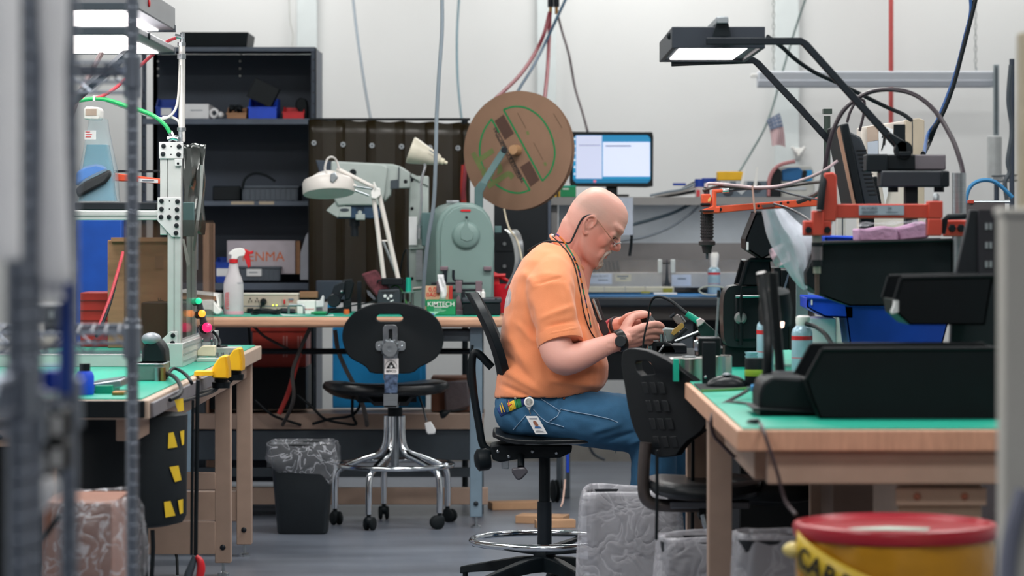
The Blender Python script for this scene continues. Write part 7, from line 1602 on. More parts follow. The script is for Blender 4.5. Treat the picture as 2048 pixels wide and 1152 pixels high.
bagged('dark waste bin with bag rim left of the red drum', 1545, 7.0, 85, 1066, .7, 9)
# ---- red drum -------------------------------------------------------------------------------------
RD = Vector((W(1790, 0, 5.87).x, 5.87, 0)); zr = W(0, 1045, 5.87).z
rdm = T('red_drum', 'red drum with domed lid and yellow plastic bag at the lower right', 'drum', RD)
rr = .195; lidm = mat('red_lid', '#a32331', .3, var=.1, vs=6)
G().lathe([(.0005, .0), (.165, 0), (.17, .01), (.182, zr - .06), (.0005, zr - .06)], RD, n=56).build('body', mat('deep_red_drum', '#8e1720', .35, var=.1), rdm)
G().lathe([(.188, zr - .027), (.197, zr - .026), (.199, zr - .018), (.2, zr - .006), (.196, zr), (.186, zr + .002), (.178, zr - .006), (.0005, zr - .002)], RD, n=72).build('lid', lidm, rdm)
G().add([RD + Vector((x, y, zr + .0005 - .0045)) for x, y in ((-.09, -.105), (.045, -.12), (.06, -.07), (-.02, -.045), (-.1, -.075))], [(0, 1, 2, 3, 4)]).build('paper_label', mat('pale_green_label', '#b7c9bd', .6), rdm, solid=.001)
rg = []
for i, (f_, k) in enumerate([(.0, 1.02), (.12, 1.03), (.25, 1.02), (.36, 1.03), (.44, 1.06), (.472, 1.03)]):
    rg.append([RD + Vector((.186 * k * math.cos(a), .186 * k * math.sin(a), zr - .5 + f_)) * 1 + Vector((1, 1, .3)) * .012 * noise.noise(Vector((math.cos(a) * 5, math.sin(a) * 5, f_ * 9 + i))) for a in [2 * math.pi * j / 72 for j in range(72)]])
G().loft(rg, cap=False).build('yellow_bag', mat('yellow_film', '#b07c18', .25, var=.15, vs=6, bump=.5, bs=18), rdm, ang=180, sub=1)
# printed tape running diagonally round the bag
ty = mat('yellow_tape', '#c8a82a', .4); A0, A1 = R(196), R(286); rows = [[], []]
for k in range(41):
    f_ = k / 40; a = A0 + (A1 - A0) * f_; zc = zr - .045 - .125 * f_
    for q, dz in ((0, .035), (1, -.035)): rows[q].append(RD + Vector((.205 * math.cos(a), .205 * math.sin(a), zc + dz)))
tp = G().sheet(rows).build('printed_tape', ty, rdm, solid=.0015)
for i, chh in enumerate('CARBON'):
    f_ = .10 + i * .115; a = A0 + (A1 - A0) * f_; zc = zr - .045 - .125 * f_ - .004
    u = Vector((-math.sin(a) * .32, math.cos(a) * .32, -.125)).normalized(); n_ = Vector((math.cos(a), math.sin(a), 0)); up = n_.cross(u)
    G().text(chh, .056, TM(RD + Vector((.2075 * math.cos(a), .2075 * math.sin(a), zc)), u, up), .0004, .001).build('lettering', ink, tp)
G().ball(RD + Vector((.205 * math.cos(R(190)), .205 * math.sin(R(190)), zr - .05)), (.022, .022, .016), nu=14, nv=10).build('bag_knot', mat('pale_yellow_film', '#d8c478', .25, bump=.5, bs=30), rdm)
# ---- cabinet at the right edge, near the camera --------------------------------------------------------
nr = T('cabinet', 'pale grey cabinet edge close to the camera at the right', 'cabinet', (W(2040, 0, 4.3).x + .2, 4.5, 0))
cxm = mat('putty_grey', '#cdcac2', .5, var=.03)
G().box((W(1993, 0, 4.35).x, 4.3, 0), (W(1993, 0, 4.35).x + .6, 4.35, W(0, 418, 4.3).z)).build('carcass', cxm, nr, bev=.006)
G().box((W(1993, 0, 4.35).x - .003, 4.29, W(0, 432, 4.3).z), (W(1993, 0, 4.35).x + .6, 4.36, W(0, 416, 4.3).z)).build('top', cxm, nr, bev=.004)
G().box((W(2032, 0, 5.24).x, 5.2, 0), (W(2032, 0, 5.24).x + .3, 5.24, W(0, 64, 5.2).z)).build('tall_back', mat('sand_panel', '#b8ae98', .5), nr, bev=.004)
cable('cable', [(2048, 980, 4.27), (2030, 1040, 4.27), (2018, 1100, 4.27), (2014, 1170, 4.27)], .012, mat('grey_lilac', '#7c7f90', .5), 'blurred grey cable curving on the near cabinet')
# floor litter
lt = T('cardboard_scraps', 'flattened cardboard scraps on the floor behind the stool', 'cardboard', (W(1080, 0, 12.4).x, 12.5, 0))
for x0, y0, w_, l_, r_ in ((1030, 12.9, .22, .10, 12), (1085, 12.3, .20, .12, -14), (1110, 12.1, .16, .06, 8)):
    M = Matrix.Translation((W(x0, 0, y0).x, y0, .012)) @ Matrix.Rotation(R(r_), 4, 'Z'); G().box((-w_ / 2, -l_ / 2, -.012), (w_ / 2, l_ / 2, .02), M).build('flap', mat('kraft', '#b08a6a', .8), lt, bev=.002)
G().tube([W(1128, 980, 12.6), W(1130, 960, 12.6), W(1126, 1000, 12.3), W(1122, 1012, 12.1)], .004, 6, 4).build('strap', mat('tan_string'), lt)
bw = T('cart_leg', 'steel cart leg with blue panel and rubber caster behind the stool', 'cart', (W(1125, 0, 13.2).x, 13.2, 0))
G().cyl((W(1127, 0, 13.2).x, 13.2, .06), W(1127, 900, 13.2), .012, n=12).build('leg', steel, bw); G().pbox(1133, 880, 1138, 945, 13.2, .1).build('panel', blue, bw); wg = G(); wheel(wg, (W(1110, 0, 13.2).x, 13.2, .05), .05, .03, (1, .3, 0)); wg.build('caster', blackrub, bw)
one(G().pbox(1478, 890, 1622, 1190, 8.55, .4), 'case_or_dark_box', mat('under_bench_dark', '#0b1216', .6), 'tall black box added for the dark under the right bench behind the near chair', 'case', bev=.006)  # added black box stands in for the darkness under the bench
# ================================================================ the seated man
MD = 9.8
def mp(x, y, dy=0): return W(x, y, MD + dy)
PXM = MD / F                                   # metres per pixel at the man
def remesh(g, voxel, smooth, fac=.5):
    me = bpy.data.meshes.new('tmp'); me.from_pydata(g.v, [], g.f)
    bm = bmesh.new(); bm.from_mesh(me); bmesh.ops.recalc_face_normals(bm, faces=bm.faces); bm.to_mesh(me); bm.free()
    o = bpy.data.objects.new('tmp', me); COL.objects.link(o)
    md = o.modifiers.new('r', 'REMESH'); md.mode = 'VOXEL'; md.voxel_size = voxel
    if smooth:
        ms = o.modifiers.new('s', 'SMOOTH'); ms.iterations = smooth; ms.factor = fac
    dg = bpy.context.evaluated_depsgraph_get(); dg.update()
    out = bpy.data.meshes.new_from_object(o.evaluated_get(dg))
    bpy.data.objects.remove(o); bpy.data.meshes.remove(me)
    return out
def coords(me):
    a = np.empty(len(me.vertices) * 3, np.float32); me.vertices.foreach_get('co', a); return a.reshape(-1, 3)
def normals(me):
    a = np.empty(len(me.vertices) * 3, np.float32); me.vertex_normals.foreach_get('vector', a); return a.reshape(-1, 3)
def setco(me, a): me.vertices.foreach_set('co', np.ascontiguousarray(a, np.float32).ravel()); me.update()
def capsule(g, pts, rad, n=18, sm=4, flat=None):
    """closed tapered limb with rounded ends"""
    P = catmull(pts, sm) if len(pts) > 2 else [Vector(pts[0]).lerp(Vector(pts[1]), t / 4) for t in range(5)]
    m = len(P); k = len(pts) - 1; rr = []
    for i in range(m):
        t = i / (m - 1) * k; j = min(int(t), k - 1); rr.append(rad[j] * (1 - t + j) + rad[j + 1] * (t - j))
    d0 = (P[0] - P[1]).normalized(); d1 = (P[-1] - P[-2]).normalized()
    pre = [(P[0] + d0 * rr[0] * math.sin(a), rr[0] * math.cos(a)) for a in (1.45, 1.1, .6)]
    post = [(P[-1] + d1 * rr[-1] * math.sin(a), rr[-1] * math.cos(a)) for a in (.6, 1.1, 1.45)]
    g.tube([p for p, r in pre] + P + [p for p, r in post], [r for p, r in pre] + rr + [r for p, r in post], n)
def nz(v, s, o=0): return noise.noise(Vector((v[0] * s + o, v[1] * s, v[2] * s)))

# ---- head frame: u towards the face, v towards the crown, w towards his left (away from the camera)
HC = (1195, 455); HU = (.82, .57); HV = (.57, -.82)
def hp(u, v, w=0): return mp(HC[0] + u * HU[0] + v * HV[0], HC[1] + u * HU[1] + v * HV[1], w * PXM)
HM = Matrix(((HU[0], 0, HV[0]), (0, 1, 0), (-HU[1], 0, -HV[1])))      # columns u, w, v in world
def hball(g, u, v, w, r, nu=18, nv=12, tilt=0):
    M = HM @ Matrix.Rotation(R(tilt), 3, 'Y')
    g.ball(hp(u, v, w), [q * PXM for q in r], M, nu, nv)

def head(g):
    tab = [(74, -16, -4, 7), (71.5, -36, 9, 22), (65, -50, 25, 33), (56, -58.5, 36.5, 39.5), (44, -65, 43.5, 44), (30, -69, 47, 47),
           (20, -70, 47.5, 47.5), (8, -70, 43.5, 47.5), (-3, -69, 43, 47), (-14, -66, 43, 46), (-25, -62, 44, 45), (-36, -48, 45, 43),
           (-48, -26, 45.5, 40), (-58, -8, 46.5, 34), (-66, 10, 46, 26), (-71, 20, 43, 16)]
    rings = []
    for v, ub, uf, w in tab:
        uc = (ub + uf) / 2 - (uf - ub) * .04; n = 40; ring = []
        for k in range(n):
            a = 2 * math.pi * k / n; c, s_ = math.cos(a), math.sin(a)
            e = .86
            cu = math.copysign(abs(c) ** e, c); su = math.copysign(abs(s_) ** e, s_)
            ru = (uf - uc) if c > 0 else (uc - ub)
            wf = w * (1 - (.13 if v < 40 else .06) * max(0, c))
            ring.append(hp(uc + ru * cu, v, wf * su))
        rings.append(ring)
    g.loft(rings)
    # nose
    P = [(42, 12, 5.5), (46.5, 4, 6), (52, -5, 7), (55.5, -11, 8.2)]
    capsule(g, [hp(u, v) for u, v, r in P], [r * PXM for u, v, r in P], 14)
    hball(g, 56, -12, 0, (6.5, 8.5, 6.5))
    for s in (-1, 1):
        hball(g, 49.5, -15.5, s * 8.5, (7.5, 5.5, 5.5))
        capsule(g, [hp(26, 25, s * 35), hp(38, 22.5, s * 27), hp(43.5, 20.5, s * 15), hp(44.5, 19, s * 4)], [4 * PXM, 5.8 * PXM, 6 * PXM, 5.5 * PXM], 14)   # brow ridge
        hball(g, 32.5, 6, s * 20.5, (8.5, 13, 7.5))                    # lidded eye
        hball(g, 33.5, -4, s * 20, (6, 12, 4))                 # lower lid
        hball(g, 16, -14, s * 30, (22, 10, 20))                      # cheek
        hball(g, 34, -40, s * 20, (8, 11, 16))                       # fold beside the mouth
        capsule(g, [hp(-14, -28, s * 37), hp(-2, -50, s * 34), hp(18, -61, s * 26), hp(36, -64, s * 12)], [9 * PXM, 9 * PXM, 9 * PXM, 9 * PXM], 14)
    hball(g, 45.5, -31.5, 0, (5.5, 14, 3.4)); hball(g, 46.2, -39.5, 0, (4.6, 12, 3.0)); hball(g, 45.8, -26.5, 0, (4.5, 13, 4.5))
    hball(g, 43, -57, 0, (9, 15, 10))
    # ears
    for s in (-1, 1):
        E = [(-10, -6.5), (-8.5, 2), (-10.5, 10), (-17.5, 14), (-25, 10.5), (-28.5, 2.5), (-28, -6), (-24.5, -14), (-19, -21), (-13, -24), (-10.5, -20)]
        out = [44, 47.5, 50, 52, 53.5, 54.5, 54, 52, 49.5, 47, 45]
        g.tube([hp(u, v, s * o) for (u, v), o in zip(E, out)], [2.6 * PXM, 2.7 * PXM] + [2.9 * PXM] * 7 + [4 * PXM, 2.6 * PXM], 10, 5)
        g.tube([hp(u, v, s * o) for u, v, o in ((-13, 7, 48), (-18, 7, 49), (-22, 1, 50), (-21, -8, 49), (-16, -14, 48))], [1.6 * PXM, 2.1 * PXM, 2.2 * PXM, 2.2 * PXM, 2 * PXM], 8, 4)
        hball(g, -18.5, -2.5, s * 45, (10.2, 4.2, 17))
        hball(g, -10.5, -6.5, s * 46.5, (2.6, 3, 4))                 # tragus
    # neck
    capsule(g, [mp(1172, 426), mp(1145, 490)], [33.5 * PXM, 33.5 * PXM], 24)
    capsule(g, [mp(1160, 452), mp(1146, 490), mp(1128, 528), mp(1112, 575)], [38 * PXM, 39.5 * PXM, 42 * PXM, 48 * PXM], 24)
    capsule(g, [mp(1176, 500), mp(1158, 540), mp(1148, 580)], [26 * PXM, 27 * PXM, 30 * PXM], 18)

def torso(g, d=0):
    tab = [(492, 1086, 1150, .11), (508, 1063, 1160, .155), (526, 1045, 1163, .19), (555, 1026, 1170, .212), (600, 1011, 1180, .215), (650, 1003, 1195, .208),
           (695, 999, 1210, .212), (730, 996, 1217, .216), (755, 993, 1216, .216), (772, 991, 1209, .212), (788, 989, 1192, .205), (797, 989, 1172, .20)]
    rings = []
    for y, xb, xf, hw in tab:
        x0, x1 = xb + d / PXM, xf - d / PXM; h = hw - d
        xc = (x0 + x1) / 2; ring = []
        tilt = .55 * max(0, (560 - y) / 70) * .5
        for k in range(36):
            a = 2 * math.pi * k / 36; e = .82
            c, s_ = math.cos(a), math.sin(a)
            cu = math.copysign(abs(c) ** e, c); su = math.copysign(abs(s_) ** e, s_)
            ring.append(mp(xc + (x1 - x0) / 2 * cu, y + tilt * (x1 - x0) / 2 * cu, h * su))
        rings.append(ring)
    g.loft(rings)
    for s in (-1, 1):
        capsule(g, [mp(1118, 520, s * .05), mp(1106, 548, s * .135), mp(1100, 580, s * .185)], [.052 - d, .07 - d, .08 - d], 20)

ARM = {-1: [(1102, 580, -.19), (1107, 650, -.232), (1113, 700, -.262), (1130, 720, -.272), (1166, 710, -.245), (1214, 690, -.205), (1246, 679, -.182)],
       1: [(1102, 580, .19), (1120, 640, .24), (1140, 690, .26), (1165, 690, .25), (1200, 672, .18), (1228, 657, .11), (1246, 650, .075)]}
ARMR = [.060, .056, .053, .050, .044, .032, .029]
def hand(g, s):
    if s == -1:      # right hand, back of the hand to the camera
        wr = (1244, 680, -.18)
        kn = [(1288, 653, -.145), (1290, 663, -.135), (1287, 674, -.128), (1281, 684, -.118)]
        tips = [[(1306, 648.5, -.120), (1318, 649.5, -.098), (1325, 652.5, -.078)],
                [(1307, 661, -.108), (1318, 662.5, -.085), (1322, 665, -.062)],
                [(1303, 673.5, -.100), (1312, 674.5, -.078), (1315, 676, -.056)],
                [(1294, 684, -.092), (1302, 685, -.072), (1305, 686, -.054)]]
        th = [(1246, 668, -.165), (1256, 646, -.135), (1266, 634.5, -.112), (1283, 630.5, -.098), (1297, 628.5, -.088)]
    else:
        wr = (1240, 654, .085)
        kn = [(1274, 643, .035), (1278, 653, .045), (1277, 664, .045), (1272, 673, .04)]
        tips = [[(1292, 640, .02), (1303, 642, -.005), (1306, 645, -.028)],
                [(1298, 653, .028), (1310, 655, .004), (1315, 658, -.018)],
                [(1296, 665, .026), (1307, 667, .002), (1311, 669, -.02)],
                [(1290, 676, .02), (1299, 678, 0), (1303, 680, -.018)]]
        th = [(1246, 645, .06), (1256, 636, .02), (1268, 630, -.01), (1281, 627.5, -.03), (1291, 627, -.042)]
    q = lambda p: mp(*p)
    # palm: wrist to knuckles as four metacarpal rays plus a web
    for i in range(4):
        w0 = Vector(q(wr)) + (q(kn[i]) - q(kn[1])) * .45
        capsule(g, [w0, w0.lerp(q(kn[i]), .55), q(kn[i])], [.0185, .0170, .0138], 12)
        r0 = [.0116, .0118, .0110, .0098][i]
        capsule(g, [q(kn[i])] + [q(t) for t in tips[i]], [r0, r0 * .93, r0 * .88, r0 * .72], 12, 5)
    capsule(g, [q(t) for t in th], [.018, .0165, .0130, .0124, .0098], 12, 5)

body = G()
head(body); torso(body, .016)
for s in (-1, 1):
    capsule(body, [mp(*p) for p in ARM[s]], ARMR, 28, 8)
    hand(body, s)
# hips and legs (inside the jeans)
LEG = {-1: [(1040, 826, -.095), (1120, 833, -.125), (1210, 843, -.14), (1300, 858, -.14)], 1: [(1040, 826, .095), (1120, 830, .13), (1220, 838, .16), (1330, 850, .17)]}
SHIN = {-1: [(1302, 862, -.14), (1308, 920, -.14), (1302, 1020, -.13), (1298, 1165, -.12)], 1: [(1332, 856, .17), (1338, 920, .17), (1336, 1020, .17), (1334, 1165, .16)]}
for s in (-1, 1):
    capsule(body, [mp(*p) for p in LEG[s]], [.066, .062, .06, .055], 20)
    capsule(body, [mp(*p) for p in SHIN[s]], [.055, .055, .055, .042], 20)
for s in (-1, 1): capsule(body, [mp(1060, 760, s * .07), mp(1050, 815, s * .08)], [.066, .066], 20)
bme = remesh(body, .0029, 2, .5)
def relax(me, a, wgt, it):       # Laplacian smoothing where the weight asks for it
    ed = np.empty(len(me.edges) * 2, np.int32); me.edges.foreach_get('vertices', ed); ed = ed.reshape(-1, 2)
    n = np.zeros(len(a)); np.add.at(n, ed[:, 0], 1); np.add.at(n, ed[:, 1], 1); n = np.maximum(n, 1)
    for _ in range(it):
        s_ = np.zeros_like(a); np.add.at(s_, ed[:, 0], a[ed[:, 1]]); np.add.at(s_, ed[:, 1], a[ed[:, 0]])
        a = a + (s_ / n[:, None] - a) * wgt[:, None]
    return a
co = coords(bme).astype(np.float64)
px = (co[:, 0] / co[:, 1]) * F + 1024; py = YH - (co[:, 2] - CH) / co[:, 1] * F
du = (px - HC[0]) * HU[0] + (py - HC[1]) * HU[1]; dv = (px - HC[0]) * HV[0] + (py - HC[1]) * HV[1]
near_ear = (du < -3) & (du > -38) & (dv < 20) & (dv > -32) & (np.abs(co[:, 1] - MD) > .070)
feat = (du > 40) & (dv < 14) & (dv > -48)
wt = np.where((px > 1085) & (py < 580) & ~near_ear, np.where(feat, .10, .5), 0.0)
orb = (du > 20) & (du < 52) & (dv > -10) & (dv < 34) & (np.abs(co[:, 1] - MD) > 9 * PXM) & (px > 1085) & (py < 580)
wt = np.where(orb, .4, wt)
wt = np.where((px > 1060) & (px < 1236) & (py > 600) & (py < 770), .5, wt)
co = relax(bme, co, wt, 16); setco(bme, co); nn = normals(bme).astype(np.float64)
# skin tone map: flushed cheeks, neck and ears, close-cropped stubble, knuckles
px = (co[:, 0] / co[:, 1]) * F + 1024; py = YH - (co[:, 2] - CH) / co[:, 1] * F
du = (px - HC[0]) * HU[0] + (py - HC[1]) * HU[1]; dv = (px - HC[0]) * HV[0] + (py - HC[1]) * HV[1]
onhead = (px > 1085) & (py < 580)
flush = np.clip(1 - ((du - 20) / 42) ** 2 - ((dv + 22) / 40) ** 2, 0, 1) * onhead
flush = np.maximum(flush, np.clip((-dv - 20) / 45, 0, .85) * onhead)
nose_ = np.clip(1 - ((du - 54) / 12) ** 2 - ((dv + 10) / 12) ** 2, 0, 1) * onhead
stub = np.clip((26 - du) / 36, 0, 1) * np.clip((dv - 4) / 16, 0, 1) * np.clip((60 - dv) / 30, 0, 1) * onhead
lip = np.clip(1 - ((du - 48) / 8) ** 2 - ((dv + 35.5) / 7) ** 2, 0, 1) * onhead
lash = np.clip(1 - ((du - 43) / 9) ** 2 - ((dv - 3.5) / 2.6) ** 2, 0, 1) * onhead
brow = np.clip(1 - ((du - 43) / 10) ** 2 - ((dv - 23 + (43 - du) * .15) / 3.2) ** 2, 0, 1) * onhead
hands = ((px > 1225) & (py > 600) & (py < 720)).astype(float)
sk = np.array(rgb('#dda496')[:3]); colr = np.tile(sk, (len(co), 1))
def tint(a, hexc, f):
    global colr
    a = (a * f)[:, None]; colr = colr * (1 - a) + np.array(rgb(hexc)[:3]) * a
tint(flush, '#cd7866', .75); tint(nose_, '#c8604f', .6); tint(stub, '#a98f83', .55); tint(lip, '#b0584f', .6); tint(lash, '#3f2c28', .8); tint(brow, '#a8806a', .5)
tint(hands, '#d89280', .35)
ear = ((np.abs(co[:, 1] - MD) > .0795) & (du < -6) & (du > -36) & (dv < 18) & (dv > -28) & onhead).astype(float); tint(ear, '#cf8271', .45)
at = bme.color_attributes.new('tone', 'FLOAT_COLOR', 'POINT')
at.data.foreach_set('color', np.hstack([colr, np.ones((len(co), 1))]).astype(np.float32).ravel())
skin = mat('skin', '#dba590', .5, var=0, bump=.05, bs=160)
nt = skin.node_tree; ca = nt.nodes.new('ShaderNodeVertexColor'); ca.layer_name = 'tone'
nt.links.new(ca.outputs[0], nt.nodes['Principled BSDF'].inputs['Base Color'])
nt.nodes['Principled BSDF'].inputs['Subsurface Weight'].default_value = .12
nt.nodes['Principled BSDF'].inputs['Subsurface Radius'].default_value = (.02, .008, .004)
# veins, wrist and forearm creases, brow furrows
hm = (px > 1215) & (py > 640) & (py < 710)
vein = np.array([noise.noise(Vector((float(a) * .035, float(b) * .13, 0))) if h else 0 for a, b, h in zip(px - py * .6, py, hm)])
co += nn * (vein * .0016)[:, None]
fur = np.sin(dv * 1.15) * np.clip((du - 22) / 14, 0, 1) * np.clip((dv - 26) / 6, 0, 1) * np.clip((52 - dv) / 8, 0, 1) * onhead
co += nn * (fur * .0002)[:, None]
MAN0 = Vector((mp(1080, 0).x, MD, 0))
co -= np.array(MAN0); setco(bme, co)
bme.materials.append(skin); bme.polygons.foreach_set('use_smooth', [True] * len(bme.polygons))
man = bpy.data.objects.new('person', bme); COL.objects.link(man); man.location = MAN0
tag(man, 'bald seated man in orange T-shirt and jeans bending over a small device', 'person')
def wear(me, name, m, label=None):
    a = coords(me) - np.array(MAN0, np.float32); setco(me, a)
    for q in (m if isinstance(m, list) else [m]): me.materials.append(q)
    me.polygons.foreach_set('use_smooth', [True] * len(me.polygons))
    o = bpy.data.objects.new(name, me); COL.objects.link(o); o.parent = man
    if label: o['label'] = label
    return o

# ---- T-shirt -------------------------------------------------------------
g = G(); torso(g, 0)
SLV = {-1: [(1100, 578, -.185), (1108, 630, -.215), (1121, 686, -.25)], 1: [(1100, 578, .185), (1112, 628, .22), (1130, 676, .25)]}
for s in (-1, 1):
    P = [mp(*p) for p in SLV[s]]
    g.tube([P[0] + Vector((0, 0, .02))] + P, [.070, .080, .077, .069], 26, 5)
sme = remesh(g, .0055, 7, .6)
co = coords(sme).astype(np.float64); nn = normals(sme).astype(np.float64)
px = (co[:, 0] / co[:, 1]) * F + 1024; py = YH - (co[:, 2] - CH) / co[:, 1] * F
def fold(x0, y0, x1, y1, wd, amp, near=True):
    dx, dy = x1 - x0, y1 - y0; L2 = dx * dx + dy * dy
    t = ((px - x0) * dx + (py - y0) * dy) / L2; dist = ((px - x0) * dy - (py - y0) * dx) / math.sqrt(L2)
    return amp * np.exp(-(dist / wd) ** 2) * np.clip(t * 4, 0, 1) * np.clip((1 - t) * 4, 0, 1) * (co[:, 1] < MD + .02)
dsp = np.array([.0035 * nz(c, 9) + .0018 * nz((c[0] + c[2] * .6, c[1], c[2] - c[0] * .5), 22, 5) for c in co])
for f in [(1066, 570, 1130, 552, 2.2, -.004), (1060, 600, 1068, 680, 7, -.012), (1072, 690, 1030, 640, 6, .007), (1075, 640, 1150, 610, 6, .005),
          (1085, 655, 1155, 640, 5, -.006), (1090, 670, 1160, 655, 5, .005), (1130, 560, 1150, 640, 6, .006), (1142, 560, 1165, 660, 5, -.008), (1156, 575, 1178, 660, 5, .006),
          (1160, 640, 1185, 740, 8, .006), (1030, 620, 1005, 700, 10, .008), (1010, 660, 1060, 740, 8, .010), (1000, 700, 1070, 768, 8, -.010), (1000, 735, 1090, 790, 7, .010),
          (995, 765, 1070, 800, 5, -.006), (1090, 760, 1205, 772, 6, .006), (1120, 745, 1210, 750, 9, -.005), (1165, 680, 1205, 735, 7, -.006), (1045, 540, 1075, 575, 9, .006)]:
    dsp += fold(*f[:5], f[5] * (.62 if abs(f[5]) > .0065 else 1))
co += nn * dsp[:, None]; setco(sme, co)
# open the hem
bm = bmesh.new(); bm.from_mesh(sme); kill = []
kill += [f for f in bm.faces if f.normal.z < -.75 and f.calc_center_median().z < mp(0, 782).z]
bmesh.ops.delete(bm, geom=list(set(kill)), context='FACES'); bm.to_mesh(sme); bm.free()
shirt_m = mat('orange_cotton', '#e88d5e', .8, var=.05, vs=8, bump=.12, bs=420)
shirt_m.node_tree.nodes['Principled BSDF'].inputs['Sheen Weight'].default_value = .25
print_m = mat('grey_shirt_print', '#b9aeb0', .8, var=.35, vs=40)
shirt = wear(sme, 't_shirt', [shirt_m, print_m], 'orange short-sleeved T-shirt with a pale print on the back')
cen = np.empty(len(sme.polygons) * 3, np.float32); sme.polygons.foreach_get('center', cen); cen = cen.reshape(-1, 3) + np.array(MAN0)
cx = cen[:, 0] / cen[:, 1] * F + 1024; cy = YH - (cen[:, 2] - CH) / cen[:, 1] * F
pr = (((cx - 1008) / 15) ** 2 + ((cy - 592) / 24) ** 2 < 1) & (cen[:, 1] > MD - .14) & (cx < 1028)
sme.polygons.foreach_set('material_index', pr.astype(np.int32))
md = shirt.modifiers.new('solid', 'SOLIDIFY'); md.thickness = .002; md.offset = -1
# collar band and sleeve hem
cp = []
for k in range(33):
    a = 2 * math.pi * k / 32; c, s_ = math.cos(a), math.sin(a)
    cp.append(mp(1134 + 33 * c + 2, 510 + 31 * c, .079 * s_) + Vector((0, 0, .012 * (1 - abs(s_)) * (1 if c < 0 else 0))))
G().tube(cp, .0075, 8, 2).build('collar', shirt_m, man)
for s in (-1, 1):
    e = mp(*SLV[s][2]); d = (e - mp(*SLV[s][1])).normalized(); q_ = Vector((0, 0, 1)).rotation_difference(d).to_matrix()
    G().lathe([(.064, -.034), (.0735, -.032), (.0745, -.004), (.0725, .003), (.060, .003)], e, d, 40, cap=False).build('sleeve_hem', shirt_m, shirt)

# ---- jeans ---------------------------------------------------------------
g = G()
rings = []
for y, x0, x1, hw in [(786, 992, 1150, .175), (800, 990, 1160, .19), (822, 994, 1150, .20), (845, 1006, 1140, .20), (866, 1022, 1125, .185)]:
    xc = (x0 + x1) / 2; ring = []
    for k in range(32):
        a = 2 * math.pi * k / 32; c, s_ = math.cos(a), math.sin(a); e_ = .8
        cu = math.copysign(abs(c) ** e_, c)
        ring.append(mp(xc + (x1 - x0) / 2 * cu, y - cu * 9, hw * math.copysign(abs(s_) ** e_, s_)))
    rings.append(ring)
g.loft(rings)
for s in (-1, 1):
    capsule(g, [mp(*p) for p in LEG[s]], [.083, .086, .09, .083], 24)
    capsule(g, [mp(*p) for p in SHIN[s]], [.083, .074, .070, .064], 24)
jme = remesh(g, .007, 8, .6)
co = coords(jme).astype(np.float64); nn = normals(jme).astype(np.float64)
px = (co[:, 0] / co[:, 1]) * F + 1024; py = YH - (co[:, 2] - CH) / co[:, 1] * F
dsp = np.array([.004 * nz(c, 11) + .002 * nz((c[0] - c[2], c[1], c[2] + c[0]), 26, 3) for c in co])
for f in [(1085, 800, 1130, 840, 5, -.006), (1120, 790, 1100, 850, 6, .006), (1150, 785, 1180, 800, 6, -.005), (1110, 820, 1240, 850, 4, -.004), (1180, 865, 1250, 845, 5, .008), (1200, 885, 1280, 862, 5, -.007), (1060, 790, 1075, 860, 6, .005), (1255, 890, 1300, 870, 5, .007), (1010, 815, 1040, 860, 6, -.005)]:
    dsp += fold(*f)
co += nn * dsp[:, None]; setco(jme, co)
denim = mat('blue_denim', '#2c5a7c', .85, var=.22, vs=10, bump=.15, bs=500)
jeans = wear(jme, 'jeans', denim, 'faded blue denim jeans')
# seams
stitch = mat('pale_denim_thread', '#8ba4bd', .8, var=0)
def onsurf(pts, off=.002):
    from mathutils.bvhtree import BVHTree
    global JB
    if 'JB' not in globals(): JB = BVHTree.FromPolygons([tuple(v.co + MAN0) for v in jme.vertices], [tuple(p.vertices) for p in jme.polygons])
    out = []
    for x, y in pts:
        o = Vector((0, 0, CH)); d = (W(x, y, 10) - o).normalized(); h = JB.ray_cast(o, d)
        if h[0] is not None: out.append(h[0] - d * off)
    return out
for pts in [[(1077, 789), (1084, 799), (1098, 808), (1114, 818), (1121, 824)], [(1121, 818), (1150, 824), (1185, 830), (1220, 838), (1236, 845)], [(1066, 818), (1080, 834), (1093, 844), (1108, 848), (1128, 854)],
            [(1026, 860), (1042, 842), (1052, 830)], [(1121, 818), (1115, 832), (1098, 843)]]:
    P = onsurf([(a + (c - a) * t / 6, b + (d_ - b) * t / 6) for (a, b), (c, d_) in zip(pts, pts[1:]) for t in range(7)])
    if len(P) > 2: G().tube(P, .0013, 6).build('stitching', stitch, jeans)
P = onsurf([(1128, 797), (1131, 797)]);
if P: G().ball(P[0], .004, nu=8, nv=6).build('rivet', mat('copper', '#b06a4a', .35, .9), jeans)
# shoes
for s in (-1, 1):
    x, y, dy = SHIN[s][3]
    a = mp(x, 0, dy); X, Y = a.x, a.y
    rings = []
    for t, zz, hw in [(-.09, .06, .03), (-.08, .085, .038), (-.03, .10, .042), (.03, .095, .045), (.09, .075, .05), (.15, .058, .047), (.185, .045, .03), (.195, .03, .012)]:
        rings.append([Vector((X + t, Y + hw * math.cos(2 * math.pi * k / 18), max(.012, zz / 2 + zz / 2 * math.sin(2 * math.pi * k / 18)))) for k in range(18)])
    sh = G().loft(rings).build('shoe', mat('dark_leather', '#2b2723', .5), man, sub=1)
    G().prism([(X - .09, Y - .035, .0), (X + .1, Y - .05, 0), (X + .19, Y - .02, 0), (X + .19, Y + .02, 0), (X + .1, Y + .05, 0), (X - .09, Y + .035, 0)], (0, 0, .02)).build('sole', blackrub, sh, bev=.004)
